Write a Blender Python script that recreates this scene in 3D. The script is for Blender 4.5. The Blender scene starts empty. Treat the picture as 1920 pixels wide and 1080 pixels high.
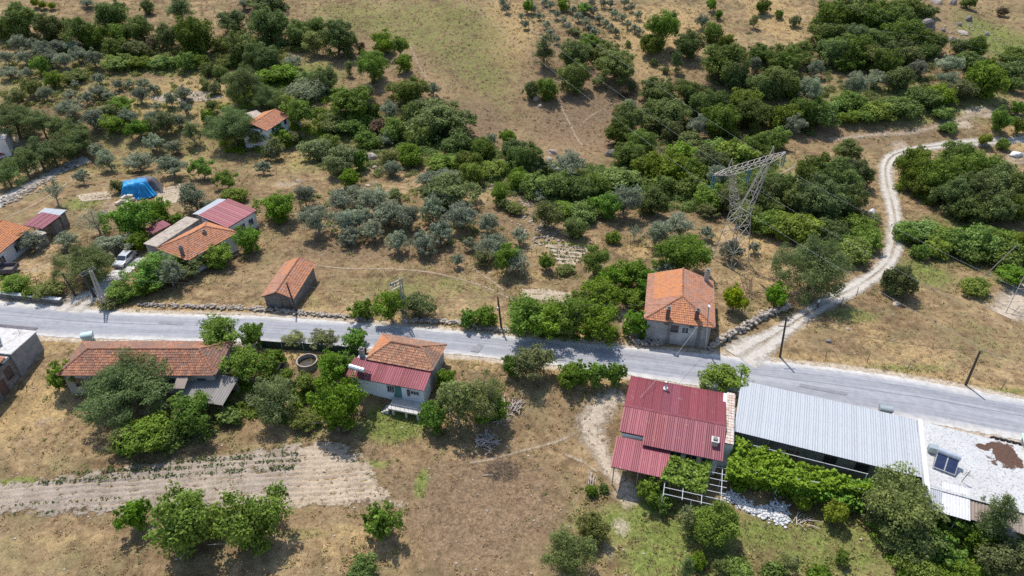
import bpy, math, random
import numpy as np
from mathutils import Vector, Matrix

# ------------------------------------------------------------------ camera, sky, sun, exposure
SC = bpy.context.scene
COL = SC.collection
F, CX, CY = 1300.0, 960.0, 540.0          # focal length and centre in photograph pixels
TH = math.radians(35.0)                   # the drone looks 35 degrees down
HC = 58.0                                 # flying height
cam_d = bpy.data.cameras.new('camera'); cam = bpy.data.objects.new('camera', cam_d); COL.objects.link(cam)
cam.location = (0, 0, HC); cam.rotation_euler = (math.pi / 2 - TH, 0, 0)
cam_d.sensor_width = 36.0; cam_d.lens = F / 1920 * 36.0
cam_d.clip_start = 1.0; cam_d.clip_end = 6000.0
SC.camera = cam
SUN_EL, SUN_AZ = math.radians(62), math.radians(24)   # sun behind the hill, a little to the left
sdir = Vector((-math.sin(SUN_AZ) * math.cos(SUN_EL), math.cos(SUN_AZ) * math.cos(SUN_EL), math.sin(SUN_EL)))
world = bpy.data.worlds.new('World'); SC.world = world; world.use_nodes = True
wn = world.node_tree; wn.nodes.clear()
sky = wn.nodes.new('ShaderNodeTexSky'); sky.sky_type = 'NISHITA'; sky.sun_disc = False
sky.sun_elevation = SUN_EL; sky.sun_rotation = 2 * math.pi - SUN_AZ
bg = wn.nodes.new('ShaderNodeBackground'); bg.inputs['Strength'].default_value = 0.14
wo = wn.nodes.new('ShaderNodeOutputWorld')
wn.links.new(sky.outputs[0], bg.inputs[0]); wn.links.new(bg.outputs[0], wo.inputs[0])
sl = bpy.data.lights.new('sun', 'SUN'); sl.energy = 3.5; sl.angle = math.radians(0.6); sl.color = (1.0, 0.95, 0.87)
so = bpy.data.objects.new('sun', sl); COL.objects.link(so); so.location = (0, 0, 200)
so.rotation_euler = sdir.to_track_quat('Z', 'Y').to_euler()
SC.view_settings.view_transform = 'Standard'; SC.view_settings.look = 'None'
SC.view_settings.exposure = 0.4; SC.view_settings.gamma = 1.0
SC.render.engine = 'CYCLES'
SC.cycles.max_bounces = 5; SC.cycles.diffuse_bounces = 3; SC.cycles.transparent_max_bounces = 12
SC.cycles.use_denoising = False
random.seed(7); RNG = np.random.default_rng(7)

# ------------------------------------------------------------------ pixels, terrain
CT, ST = math.cos(TH), math.sin(TH)
def ray(x, y):
    u, v = (x - CX) / F, (y - CY) / F
    return (u, CT - v * ST, -(ST + v * CT))
def PZ(x, y, z):                          # the point at height z seen at photograph pixel x, y
    d = ray(x, y); t = (z - HC) / d[2]
    return Vector((d[0] * t, d[1] * t, z))
FAR_EDGE = [(-500, 545), (-200, 556), (0, 566), (75, 572), (150, 580), (240, 587), (320, 590), (480, 593), (600, 601), (720, 610), (800, 616), (900, 626),
            (960, 632), (1080, 643), (1200, 654), (1330, 664), (1440, 677), (1560, 689), (1690, 707), (1800, 727), (1920, 750), (2150, 800), (2500, 880)]
NEAR_EDGE = [(-500, 604), (-200, 618), (0, 628), (75, 633), (150, 638), (350, 642), (480, 647), (640, 654), (820, 664), (950, 677), (1060, 690), (1200, 710),
             (1400, 741), (1640, 782), (1760, 801), (1920, 830), (2150, 878), (2500, 965)]
fe = np.array([PZ(x, y, 0)[:2] for x, y in FAR_EDGE]); ne = np.array([PZ(x, y, 0)[:2] for x, y in NEAR_EDGE])
def road_far(x): return np.interp(x, fe[:, 0], fe[:, 1])
def road_near(x): return np.interp(x, ne[:, 0], ne[:, 1])
def sstep(a, b, x):
    t = np.clip((x - a) / (b - a), 0, 1); return t * t * (3 - 2 * t)
def terrain(x, y):
    x = np.asarray(x, float); y = np.asarray(y, float)
    yg = 140 + 7 * np.sin(x / 42 + 1.0) - 0.0004 * x * x
    d = y - yg
    h = 0.17 * (np.sqrt(d * d + 16 ** 2) + d) / 2
    h = h + 1.6 * np.sin(x / 37 + 0.6) * sstep(0, 60, d) + 0.9 * np.sin(x / 17 + y / 23) * sstep(10, 60, d)
    h = 85 * np.tanh(h / 85)
    h = h - 2.2 * np.exp(-((d + 4) / 11) ** 2)
    dn = road_near(x) - y
    h = h - 1.9 * sstep(1.5, 13, dn)
    df = y - road_far(x)
    away = sstep(1.5, 9, np.maximum(dn, df))
    h = h + away * (0.16 * np.sin(x / 5.3 + 1) * np.sin(y / 4.7) + 0.25 * np.sin(x / 13 + y / 19 + 2) + 0.12 * np.sin(x / 2.9 - y / 3.7))
    return h
def tz(x, y): return float(terrain(x, y))
def P(x, y, dz=0.0):                      # where the ray through a photograph pixel meets the ground
    d = ray(x, y); lo, hi = 20.0, 620.0
    for n in (150, 40, 40, 40):
        ts = np.linspace(lo, hi, n); under = HC + d[2] * ts < terrain(d[0] * ts, d[1] * ts)
        i = int(np.argmax(under)) if under.any() else n - 1
        lo, hi = ts[max(i - 1, 0)], ts[i]
    return Vector((d[0] * hi, d[1] * hi, HC + d[2] * hi + dz))
def project(p):
    z = p[1] * CT + (HC - p[2]) * ST
    return CX + F * p[0] / z, CY + F * ((HC - p[2]) * CT - p[1] * ST) / z
def zcam(p): return p[1] * CT + (HC - p[2]) * ST
def scale_at(p): return F / zcam(p)       # photograph pixels per metre
def depr(p): return math.atan2(HC - p[2], math.hypot(p[0], p[1]))

# ------------------------------------------------------------------ object helpers
def tag(o, label=None, cat=None, group=None, kind=None):
    if label: o['label'] = label
    if cat: o['category'] = cat
    if group: o['group'] = group
    if kind: o['kind'] = kind
    return o
def empty(name, loc=(0, 0, 0), rz=0.0, label=None, cat=None, group=None):
    o = bpy.data.objects.new(name, None); COL.objects.link(o)
    o.location = loc; o.rotation_euler = (0, 0, rz); o.empty_display_size = 0.5
    return tag(o, label, cat, group)
def mesh_np(name, V, Fq, mat, attrs=None, smooth=False):
    V = np.asarray(V, np.float32); Fq = np.asarray(Fq, np.int32)
    me = bpy.data.meshes.new(name)
    me.vertices.add(len(V)); me.vertices.foreach_set('co', V.ravel())
    k = Fq.shape[1]; n = len(Fq)
    me.loops.add(n * k); me.loops.foreach_set('vertex_index', Fq.ravel())
    me.polygons.add(n); me.polygons.foreach_set('loop_start', np.arange(0, n * k, k, dtype=np.int32))
    me.update(calc_edges=True)
    for an, (dom, arr) in (attrs or {}).items():
        arr = np.asarray(arr, np.float32)
        if arr.ndim == 2:
            a = me.attributes.new(an, 'FLOAT_COLOR', dom); a.data.foreach_set('color', arr.ravel())
        else:
            a = me.attributes.new(an, 'FLOAT', dom); a.data.foreach_set('value', arr.ravel())
    me.materials.append(mat)
    if smooth: me.polygons.foreach_set('use_smooth', np.ones(n, bool))
    me.validate()
    return me
def link(name, me, parent=None, loc=None, rz=None):
    o = bpy.data.objects.new(name, me); COL.objects.link(o)
    if parent is not None: o.parent = parent
    if loc is not None: o.location = loc
    if rz is not None: o.rotation_euler = (0, 0, rz)
    return o
class MB:
    def __init__(s): s.v = []; s.f = []
    def face(s, pts):
        n = len(s.v); s.v += [tuple(p) for p in pts]; s.f.append(tuple(range(n, n + len(pts)))); return s
    def box(s, x0, x1, y0, y1, z0, z1):
        n = len(s.v)
        s.v += [(x0, y0, z0), (x1, y0, z0), (x1, y1, z0), (x0, y1, z0), (x0, y0, z1), (x1, y0, z1), (x1, y1, z1), (x0, y1, z1)]
        for q in ((3, 2, 1, 0), (4, 5, 6, 7), (0, 1, 5, 4), (1, 2, 6, 5), (2, 3, 7, 6), (3, 0, 4, 7)): s.f.append(tuple(n + i for i in q))
        return s
    def prism(s, poly, z0, z1):           # poly counter-clockwise; z1 may be a list
        n = len(s.v); k = len(poly)
        zt = z1 if isinstance(z1, (list, tuple)) else [z1] * k
        s.v += [(p[0], p[1], z0) for p in poly] + [(p[0], p[1], zt[i]) for i, p in enumerate(poly)]
        s.f.append(tuple(n + i for i in reversed(range(k)))); s.f.append(tuple(n + k + i for i in range(k)))
        for i in range(k): j = (i + 1) % k; s.f.append((n + i, n + j, n + k + j, n + k + i))
        return s
    def tube(s, p, q, r0, r1=None, k=6, cap=True):
        p, q = Vector(p), Vector(q); r1 = r0 if r1 is None else r1
        d = (q - p); d = d.normalized() if d.length > 1e-6 else Vector((0, 0, 1))
        a = d.orthogonal().normalized(); b = d.cross(a); n = len(s.v)
        for c, r in ((p, r0), (q, r1)):
            for i in range(k):
                t = 2 * math.pi * i / k; s.v.append(tuple(c + a * (r * math.cos(t)) + b * (r * math.sin(t))))
        for i in range(k): j = (i + 1) % k; s.f.append((n + i, n + j, n + k + j, n + k + i))
        if cap: s.f.append(tuple(n + i for i in reversed(range(k)))); s.f.append(tuple(n + k + i for i in range(k)))
        return s
    def path(s, pts, r0, r1=None, k=5):
        r1 = r0 if r1 is None else r1; m = len(pts) - 1
        for i in range(m): s.tube(pts[i], pts[i + 1], r0 + (r1 - r0) * i / m, r0 + (r1 - r0) * (i + 1) / m, k, cap=(i == m - 1))
        return s
    def lathe(s, prof, c=(0, 0, 0), k=24):
        n = len(s.v); m = len(prof)
        for i in range(k):
            t = 2 * math.pi * i / k
            for r, z in prof: s.v.append((c[0] + r * math.cos(t), c[1] + r * math.sin(t), c[2] + z))
        for i in range(k):
            j = (i + 1) % k
            for a in range(m - 1): s.f.append((n + i * m + a, n + j * m + a, n + j * m + a + 1, n + i * m + a + 1))
        return s
    def mesh(s, name, mat, smooth=False):
        me = bpy.data.meshes.new(name); me.from_pydata(s.v, [], s.f); me.materials.append(mat)
        if smooth:
            for p in me.polygons: p.use_smooth = True
        me.update(); return me
    def build(s, name, mat, parent=None, loc=None, smooth=False):
        return link(name, s.mesh(name, mat, smooth), parent, loc)
def bevel(o, w=0.03, seg=1):
    m = o.modifiers.new('bevel', 'BEVEL'); m.width = w; m.segments = seg; m.limit_method = 'ANGLE'; return o

# ------------------------------------------------------------------ material helpers
class NT:
    def __init__(s, name):
        s.m = bpy.data.materials.new(name); s.m.use_nodes = True; s.t = s.m.node_tree; s.t.nodes.clear()
        s.out = s.n('ShaderNodeOutputMaterial')
    def n(s, ty, **kw):
        nd = s.t.nodes.new(ty)
        for k, v in kw.items(): setattr(nd, k, v)
        return nd
    def l(s, a, b): s.t.links.new(a, b)
    def put(s, sock, v):
        if hasattr(v, 'is_output') or isinstance(v, bpy.types.NodeSocket): s.l(v, sock)
        else:
            if isinstance(v, (tuple, list)) and len(v) == 3 and sock.type == 'RGBA': v = (*v, 1)
            sock.default_value = v
    def pos(s): return s.n('ShaderNodeNewGeometry').outputs['Position']
    def obj(s): return s.n('ShaderNodeTexCoord').outputs['Object']
    def rnd(s): return s.n('ShaderNodeObjectInfo').outputs['Random']
    def attr(s, name, out='Fac'): return s.n('ShaderNodeAttribute', attribute_name=name).outputs[out]
    def noise(s, co, scale, detail=3, rough=0.55, stretch=None):
        if stretch is not None:
            mp = s.n('ShaderNodeMapping'); s.l(co, mp.inputs[0]); mp.inputs['Scale'].default_value = stretch; co = mp.outputs[0]
        nd = s.n('ShaderNodeTexNoise'); s.l(co, nd.inputs['Vector'])
        nd.inputs['Scale'].default_value = scale; nd.inputs['Detail'].default_value = detail; nd.inputs['Roughness'].default_value = rough
        return nd.outputs['Fac']
    def vor(s, co, scale, feature='F1', out='Distance'):
        nd = s.n('ShaderNodeTexVoronoi', feature=feature); s.l(co, nd.inputs['Vector']); nd.inputs['Scale'].default_value = scale
        return nd.outputs[out]
    def ramp(s, fac, stops):
        nd = s.n('ShaderNodeValToRGB'); s.put(nd.inputs[0], fac); e = nd.color_ramp.elements
        while len(e) < len(stops): e.new(0.5)
        for i, (p, c) in enumerate(stops):
            e[i].position = p; c = (c, c, c) if isinstance(c, (int, float)) else c; e[i].color = (*c[:3], 1)
        return nd.outputs[0]
    def mix(s, fac, a, b, mode='MIX'):
        nd = s.n('ShaderNodeMix', data_type='RGBA', blend_type=mode)
        s.put(nd.inputs[0], fac); s.put(nd.inputs[6], a); s.put(nd.inputs[7], b); return nd.outputs[2]
    def math(s, op, a, b=0.0, clamp=False):
        nd = s.n('ShaderNodeMath', operation=op, use_clamp=clamp); s.put(nd.inputs[0], a); s.put(nd.inputs[1], b); return nd.outputs[0]
    def bump(s, h, dist=0.05, strength=1.0):
        nd = s.n('ShaderNodeBump'); s.l(h, nd.inputs['Height']); nd.inputs['Distance'].default_value = dist; nd.inputs['Strength'].default_value = strength
        return nd.outputs[0]
    def bsdf(s, col, rough=0.85, bump=None, metal=0.0, spec=0.3):
        b = s.n('ShaderNodeBsdfPrincipled'); s.put(b.inputs['Base Color'], col); s.put(b.inputs['Roughness'], rough)
        b.inputs['Metallic'].default_value = metal; b.inputs['Specular IOR Level'].default_value = spec
        if bump is not None: s.l(bump, b.inputs['Normal'])
        return b.outputs[0]
    def done(s, sh): s.l(sh, s.out.inputs[0]); return s.m
def simple(name, c0, c1, scale=3.0, rough=0.85, metal=0.0, spec=0.3, bump=0.0, dirt=None, world=False):
    t = NT(name); co = t.pos() if world else t.obj()
    n1 = t.noise(co, scale, 4, 0.6); col = t.ramp(n1, [(0.3, c0), (0.7, c1)])
    if dirt:
        n2 = t.noise(co, scale * 0.35, 5, 0.65); col = t.mix(t.ramp(n2, [(0.52, 0.0), (0.68, 1.0)]), col, dirt)
    b = t.bump(n1, bump) if bump else None
    return t.done(t.bsdf(col, rough, b, metal, spec))
M = {}
def leaf_mat(name, dark, light, tint=(0.25, 0.2), transl=0.42):
    t = NT(name)
    r = t.attr('rnd'); o = t.rnd()
    col = t.ramp(r, [(0.0, dark), (0.75, light), (1.0, tuple(min(1, c * 1.35) for c in light))])
    v = t.math('MULTIPLY_ADD', o, tint[0] * 2); t.t.nodes[-1].inputs[2].default_value = 1 - tint[0]
    hs = t.n('ShaderNodeHueSaturation'); t.l(v, hs.inputs['Value']); t.l(col, hs.inputs['Color'])
    o2 = t.math('FRACT', t.math('MULTIPLY', o, 7.31))
    h = t.math('MULTIPLY_ADD', o2, 0.034); t.t.nodes[-1].inputs[2].default_value = 0.483; t.l(h, hs.inputs['Hue'])
    sat = t.math('MULTIPLY_ADD', t.math('FRACT', t.math('MULTIPLY', o, 13.7)), tint[1]); t.t.nodes[-1].inputs[2].default_value = 1 - tint[1] / 2; t.l(sat, hs.inputs['Saturation'])
    b = t.bsdf(hs.outputs[0], 0.62, None, 0, 0.25)
    tr = t.n('ShaderNodeBsdfTranslucent'); t.l(hs.outputs[0], tr.inputs[0])
    mx = t.n('ShaderNodeMixShader'); mx.inputs[0].default_value = transl; t.l(b, mx.inputs[1]); t.l(tr.outputs[0], mx.inputs[2])
    return t.done(mx.outputs[0])
M['olive'] = leaf_mat('olive_leaves', (0.165, 0.185, 0.115), (0.36, 0.395, 0.26))
M['oak'] = leaf_mat('oak_leaves', (0.075, 0.11, 0.02), (0.205, 0.265, 0.06), (0.24, 0.3))
M['pine'] = leaf_mat('pine_needles', (0.095, 0.135, 0.04), (0.23, 0.295, 0.1), (0.15, 0.1))
M['broad'] = leaf_mat('broad_leaves', (0.085, 0.15, 0.013), (0.22, 0.35, 0.04), (0.15, 0.12))
M['bush'] = leaf_mat('bush_leaves', (0.095, 0.145, 0.018), (0.235, 0.325, 0.055), (0.22, 0.25))
M['scrub'] = leaf_mat('scrub_leaves', (0.12, 0.145, 0.04), (0.27, 0.305, 0.1), (0.25, 0.25))
M['citrus'] = leaf_mat('citrus_leaves', (0.115, 0.155, 0.012), (0.27, 0.345, 0.035), (0.15, 0.2))
M['vine'] = leaf_mat('vine_leaves', (0.11, 0.19, 0.015), (0.26, 0.42, 0.05), (0.1, 0.1))
M['reed'] = leaf_mat('reed_leaves', (0.16, 0.19, 0.1), (0.3, 0.34, 0.2), (0.15, 0.1))
M['dry'] = leaf_mat('dry_leaves', (0.14, 0.1, 0.055), (0.26, 0.19, 0.11), (0.2, 0.2))
M['bark'] = simple('bark', (0.10, 0.075, 0.055), (0.22, 0.18, 0.14), 8, 0.95, bump=0.02)
M['greybark'] = simple('grey_bark', (0.2, 0.18, 0.155), (0.36, 0.33, 0.3), 8, 0.95, bump=0.02)
# ------------------------------------------------------------------ leaf faces
def unit(v): return v / (np.linalg.norm(v, axis=-1, keepdims=True) + 1e-9)
def leaves(centres, normals, size, rng, flop=0.7, aspect=0.55):
    n = len(centres); nr = unit(normals + rng.normal(0, flop, (n, 3)))
    a = unit(np.cross(nr, rng.normal(0, 1, (n, 3)))); b = np.cross(nr, a)
    s = (size * rng.uniform(.6, 1.35, n))[:, None]
    V = np.stack([centres - a * s, centres - b * s * aspect + nr * s * .12, centres + a * s, centres + b * s * aspect + nr * s * .12], 1)
    return V.reshape(-1, 3), np.arange(n * 4).reshape(-1, 4)
# ------------------------------------------------------------------ ground sheet with land-cover masks (fresh green, brown, bare earth, straw)
def axis(lo, hi, st, outer):
    a = list(np.arange(lo, hi + 1e-6, st)); b = []; c = []; d = st; x = hi
    while x < outer: d *= 1.35; x += d; b.append(x)
    d = st; x = lo
    while x > -outer: d *= 1.35; x -= d; c.append(x)
    return np.array(c[::-1] + a + b)
gx = axis(-175, 185, 0.62, 2200)
gy = np.concatenate([[-2200, -1200, -600, -300, -150, -60, 0, 15, 25], np.arange(30, 122, 0.5), np.arange(122.5, 275, 0.8), [278, 284, 294, 310, 335, 375, 430, 520, 680, 950, 1400, 2200, 3200]])
GX, GY = np.meshgrid(gx, gy); GZ = terrain(GX, GY)
mask = np.zeros(GX.shape + (4,), np.float32)
def blob(ch, x, y, rx, ry, s, hard=1.0):
    p = P(x, y); k = scale_at(p); a = rx / k; b = ry / (k * max(0.25, math.sin(depr(p))))
    d = np.sqrt(((GX - p.x) / a) ** 2 + ((GY - p.y) / b) ** 2)
    w = s * (1 - (sstep(0.1, 1.5, d) if ch == 2 else sstep(0.4, 1.4, d)))
    mask[..., ch] = np.maximum(mask[..., ch], w)
def inpoly(X, Y, poly):
    r = np.zeros(X.shape, bool); n = len(poly)
    for i in range(n):
        x0, y0 = poly[i]; x1, y1 = poly[(i + 1) % n]
        if y0 == y1: continue
        c = ((y0 > Y) != (y1 > Y)) & (X < (x1 - x0) * (Y - y0) / (y1 - y0) + x0); r ^= c
    return r
def seg_dist(X, Y, pts, closed=False):
    d = np.full(X.shape, 1e9); m = len(pts) if closed else len(pts) - 1
    for i in range(m):
        ax, ay = pts[i]; bx, by = pts[(i + 1) % len(pts)]
        L = (bx - ax) ** 2 + (by - ay) ** 2 + 1e-9
        t = np.clip(((X - ax) * (bx - ax) + (Y - ay) * (by - ay)) / L, 0, 1)
        d = np.minimum(d, np.hypot(X - ax - t * (bx - ax), Y - ay - t * (by - ay)))
    return d
def poly_mask(ch, px, s, soft=2.0):
    pl = [tuple(P(x, y)[:2]) for x, y in px]
    xs = [p[0] for p in pl]; ys = [p[1] for p in pl]
    ix = np.where((gx > min(xs) - soft) & (gx < max(xs) + soft))[0]; iy = np.where((gy > min(ys) - soft) & (gy < max(ys) + soft))[0]
    if not len(ix) or not len(iy): return
    sl_ = np.s_[iy[0]:iy[-1] + 1, ix[0]:ix[-1] + 1]; X, Y = GX[sl_], GY[sl_]
    d = seg_dist(X, Y, pl, True); sd = np.where(inpoly(X, Y, pl), d, -d)
    sub = mask[sl_]; sub[..., ch] = np.maximum(sub[..., ch], s * sstep(-soft, soft, sd))
def line_mask(ch, px, w, s):
    pl = [tuple(P(x, y)[:2]) for x, y in px]
    xs = [p[0] for p in pl]; ys = [p[1] for p in pl]; q = 2 * w + 1
    ix = np.where((gx > min(xs) - q) & (gx < max(xs) + q))[0]; iy = np.where((gy > min(ys) - q) & (gy < max(ys) + q))[0]
    if not len(ix) or not len(iy): return
    sl_ = np.s_[iy[0]:iy[-1] + 1, ix[0]:ix[-1] + 1]
    d = seg_dist(GX[sl_], GY[sl_], pl); sub = mask[sl_]; sub[..., ch] = np.maximum(sub[..., ch], s * (1 - sstep(0.3 * w, 1.2 * w, d)))
G_, B_, E_, S_ = 0, 1, 2, 3
for a in [(740, 795, 75, 36, .85), (1240, 985, 130, 55, .8), (1280, 1050, 150, 50, .75), (1560, 1030, 150, 65, .6), (1430, 1000, 90, 40, .6), (1730, 510, 60, 25, .65), (1890, 85, 70, 45, .65),
          (30, 908, 50, 12, .9), (155, 382, 45, 12, .55), (420, 872, 110, 14, .5), (680, 872, 55, 10, .6), (790, 905, 14, 30, .8), (640, 300, 130, 30, .4), (330, 245, 260, 60, .3), (120, 130, 200, 40, .35), (250, 300, 150, 30, .25), (1000, 330, 170, 30, .55), (1350, 320, 200, 50, .5),
          (800, 540, 170, 28, .32), (620, 560, 100, 20, .2), (300, 120, 150, 14, .6), (560, 150, 90, 30, .6), (1700, 190, 220, 25, .6), (1560, 420, 90, 40, .6), (1800, 450, 130, 40, .6),
          (1830, 640, 80, 40, .22), (1590, 590, 60, 14, .5), (1900, 520, 60, 20, .4), (440, 730, 90, 60, .35), (600, 770, 80, 50, .3), (1640, 960, 120, 70, .5), (1800, 1020, 130, 60, .6),
          (1110, 980, 60, 40, .35), (560, 1000, 70, 14, .35), (1300, 640, 80, 8, .3), (1700, 690, 90, 8, .5), (1880, 735, 60, 8, .5), (700, 245, 150, 24, .6), (900, 300, 120, 24, .5), (60, 545, 60, 10, .3)]: blob(G_, *a)
poly_mask(G_, [(560, 5), (700, 2), (900, 2), (950, 60), (975, 150), (960, 210), (880, 180), (800, 110), (700, 70), (600, 50)], .40, 8)
for a in [(905, 945, 185, 135, .85), (700, 130, 120, 60, .4), (880, 110, 90, 60, .45), (1090, 190, 150, 80, .65), (720, 470, 250, 26, .66), (890, 250, 80, 60, .8), (1100, 235, 120, 60, .8), (1650, 245, 190, 30, .5), (1560, 645, 90, 30, .35), (1780, 640, 110, 25, .4),
          (1050, 160, 110, 50, .6), (960, 410, 90, 40, .5), (1200, 420, 120, 25, .35), (700, 130, 90, 40, .35), (1350, 120, 120, 40, .4), (1800, 60, 90, 60, .35), (640, 430, 90, 20, .4),
          (940, 885, 50, 35, .7), (540, 520, 160, 40, .3), (1100, 780, 90, 40, .3), (250, 1030, 150, 40, .3), (1880, 240, 60, 20, .2)]: blob(B_, *a)
for a in [(1175, 925, 34, 34, .9), (1165, 985, 24, 26, .6), (1145, 1040, 34, 25, .5), (60, 470, 90, 45, .35), (50, 500, 90, 30, .4), (230, 385, 50, 25, .55), (265, 410, 40, 18, .5),
          (700, 285, 14, 16, .8), (775, 312, 18, 9, .6), (900, 335, 14, 6, .7), (980, 300, 24, 14, .7), (1180, 605, 22, 45, .75), (1400, 655, 60, 14, .9), (140, 560, 45, 14, .85), (70, 310, 60, 25, .4),
          (1840, 210, 40, 7, .9), (1790, 232, 50, 7, .7), (1905, 575, 34, 26, 1.0), (570, 715, 60, 20, .35), (1900, 300, 30, 14, .5), (1690, 275, 30, 10, .6), (1010, 460, 40, 18, .4), (1330, 465, 26, 14, .5),
          (30, 265, 40, 20, .6), (655, 355, 30, 8, .7), (540, 345, 30, 8, .6), (1520, 960, 60, 50, .25), (1530, 1000, 90, 30, .25), (60, 800, 60, 60, .3)]: blob(E_, *a)
for a in [(870, 860, 50, 30, .8), (60, 760, 80, 60, .6), (120, 740, 40, 60, .6), (1720, 660, 90, 30, .5), (1620, 620, 70, 30, .5), (1400, 450, 80, 40, .7), (1220, 470, 90, 20, .6), (330, 190, 150, 40, .6),
          (1250, 60, 140, 40, .7), (1450, 25, 60, 30, .7), (950, 60, 70, 50, .6), (1190, 100, 40, 40, .6), (1900, 260, 50, 20, .6), (700, 1020, 160, 40, .5), (130, 1000, 140, 30, .45), (830, 1010, 90, 50, .3),
          (560, 300, 110, 30, .5), (40, 520, 60, 20, .8), (520, 260, 60, 20, .5), (1420, 520, 50, 40, .5), (1000, 520, 60, 20, .4), (1250, 470, 60, 25, .5)]: blob(S_, *a)
# bare verge beside the asphalt
dn = np.maximum(road_near(GX) - GY, GY - road_far(GX))
mask[..., E_] = np.maximum(mask[..., E_], 0.95 * (1 - sstep(0.2, 1.3, dn)))
mask[..., S_] = np.maximum(mask[..., S_], 0.5 * (1 - sstep(1.5, 5, dn)))
DIRT = [(1385, 672), (1420, 650), (1450, 632), (1500, 598), (1545, 571), (1600, 541), (1640, 516), (1664, 492), (1677, 460), (1679, 420), (1672, 380), (1662, 340), (1661, 312), (1674, 293), (1700, 283), (1750, 275), (1800, 270), (1860, 266), (1930, 260), (2000, 254)]
line_mask(E_, DIRT, 2.2, .6)
HILL_TRACK = [(1560, 262), (1640, 252), (1700, 250), (1760, 236), (1820, 217), (1862, 205)]
line_mask(E_, HILL_TRACK, 1.3, .55)
line_mask(B_, [(-40, 990), (120, 988), (240, 982), (400, 978), (545, 972), (690, 962)], 1.4, .5)
line_mask(B_, [(690, 840), (730, 880), (760, 925)], 1.4, .8); line_mask(G_, [(640, 850), (670, 872), (700, 905)], .5, .8)
t = NT('dry_ground'); co = t.pos()
sep = t.n('ShaderNodeSeparateColor'); t.l(t.attr('cover', 'Color'), sep.inputs[0]); al = t.attr('cover', 'Alpha')
nb = t.noise(co, 0.085, 4, 0.6); nm = t.noise(co, 0.55, 4, 0.65); nf = t.noise(co, 3.2, 4, 0.7); ng = t.noise(co, 11, 2, 0.6)
vc = t.vor(co, 2.4)
def thr(m, n, lo, hi):                    # a cover mask broken up by noise
    s_ = t.math('ADD', m, t.math('MULTIPLY', t.math('SUBTRACT', n, 0.5), 1.15)); return t.ramp(s_, [(lo, 0.0), (hi, 1.0)])
mixn = t.math('ADD', t.math('ADD', t.math('MULTIPLY', nb, 0.55), t.math('MULTIPLY', nm, 0.75)), -0.15)
col = t.ramp(mixn, [(0.34, (0.142, 0.096, 0.053)), (0.46, (0.224, 0.152, 0.083)), (0.56, (0.306, 0.214, 0.115)), (0.68, (0.41, 0.294, 0.157))])
n2 = t.noise(co, 0.23, 3, 0.6); ol = t.math('MULTIPLY', t.ramp(n2, [(0.46, 0.0), (0.66, 0.8)]), t.ramp(nm, [(0.35, 0.3), (0.6, 1.0)]))
col = t.mix(ol, col, (0.195, 0.17, 0.08))
col = t.mix(thr(al, nm, 0.28, 0.75), col, t.ramp(nf, [(0.3, (0.31, 0.208, 0.095)), (0.7, (0.48, 0.34, 0.165))]))
col = t.mix(thr(sep.outputs[1], nm, 0.2, 0.82), col, t.ramp(nf, [(0.3, (0.15, 0.102, 0.062)), (0.7, (0.262, 0.182, 0.112))]))
col = t.mix(thr(sep.outputs[0], nm, 0.14, 0.72), col, t.ramp(nf, [(0.3, (0.105, 0.135, 0.03)), (0.7, (0.22, 0.245, 0.07))]))
col = t.mix(thr(sep.outputs[2], t.noise(co, 0.35, 5, 0.72), 0.34, 0.72), col, t.ramp(nf, [(0.3, (0.36, 0.29, 0.21)), (0.7, (0.52, 0.44, 0.34))]))
col = t.mix(1.0, col, t.ramp(t.noise(co, 1.25, 4, 0.7), [(0.32, 0.74), (0.5, 1.0), (0.7, 1.2)]), 'MULTIPLY')
grain = t.ramp(nf, [(0.25, 0.72), (0.5, 1.0), (0.75, 1.22)]); col = t.mix(1.0, col, grain, 'MULTIPLY')
grain2 = t.ramp(ng, [(0.3, 0.7), (0.5, 1.0), (0.72, 1.25)]); col = t.mix(1.0, col, grain2, 'MULTIPLY')
bsum = t.math('ADD', t.math('MULTIPLY', nf, 0.7), t.math('MULTIPLY', ng, 0.3))
M['ground'] = t.done(t.bsdf(col, 0.95, t.bump(bsum, 0.16, 0.7), 0, 0.1))
ny, nx = GX.shape
idx = np.arange(ny * nx).reshape(ny, nx)
quads = np.stack([idx[:-1, :-1], idx[:-1, 1:], idx[1:, 1:], idx[1:, :-1]], -1).reshape(-1, 4)
gv = np.stack([GX, GY, GZ], -1).reshape(-1, 3)
me = mesh_np('ground', gv, quads, M['ground'], {'cover': ('POINT', mask.reshape(-1, 4))}, True)
tag(link('ground', me), kind='structure')
def mask_at(x, y):
    j = np.clip(np.searchsorted(gx, x), 0, nx - 1); i = np.clip(np.searchsorted(gy, y), 0, ny - 1); return mask[i, j]

# ------------------------------------------------------------------ asphalt road
rx = np.arange(-135, 135, 0.8); K = 16
yf, yn = road_far(rx), road_near(rx)
vs = np.linspace(0, 1, K + 1)
RX = np.repeat(rx[:, None], K + 1, 1); RY = yn[:, None] + (yf - yn)[:, None] * vs[None]
RZ = terrain(RX, RY) + 0.03 + 0.07 * (1 - (2 * vs - 1) ** 2)[None]
idx = np.arange(RX.size).reshape(RX.shape)
q = np.stack([idx[:-1, :-1], idx[1:, :-1], idx[1:, 1:], idx[:-1, 1:]], -1).reshape(-1, 4)
across = np.repeat((2 * vs - 1)[None], len(rx), 0)
t = NT('worn_asphalt'); co = t.pos(); v = t.attr('across'); al = t.attr('along')
cmb = t.n('ShaderNodeCombineXYZ'); t.l(t.math('MULTIPLY', al, 0.02), cmb.inputs[0]); t.l(t.math('MULTIPLY', v, 3.6), cmb.inputs[1])
st1 = t.noise(cmb.outputs[0], 2.2, 4, 0.65); st2 = t.noise(cmb.outputs[0], 7.0, 3, 0.6)
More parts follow.
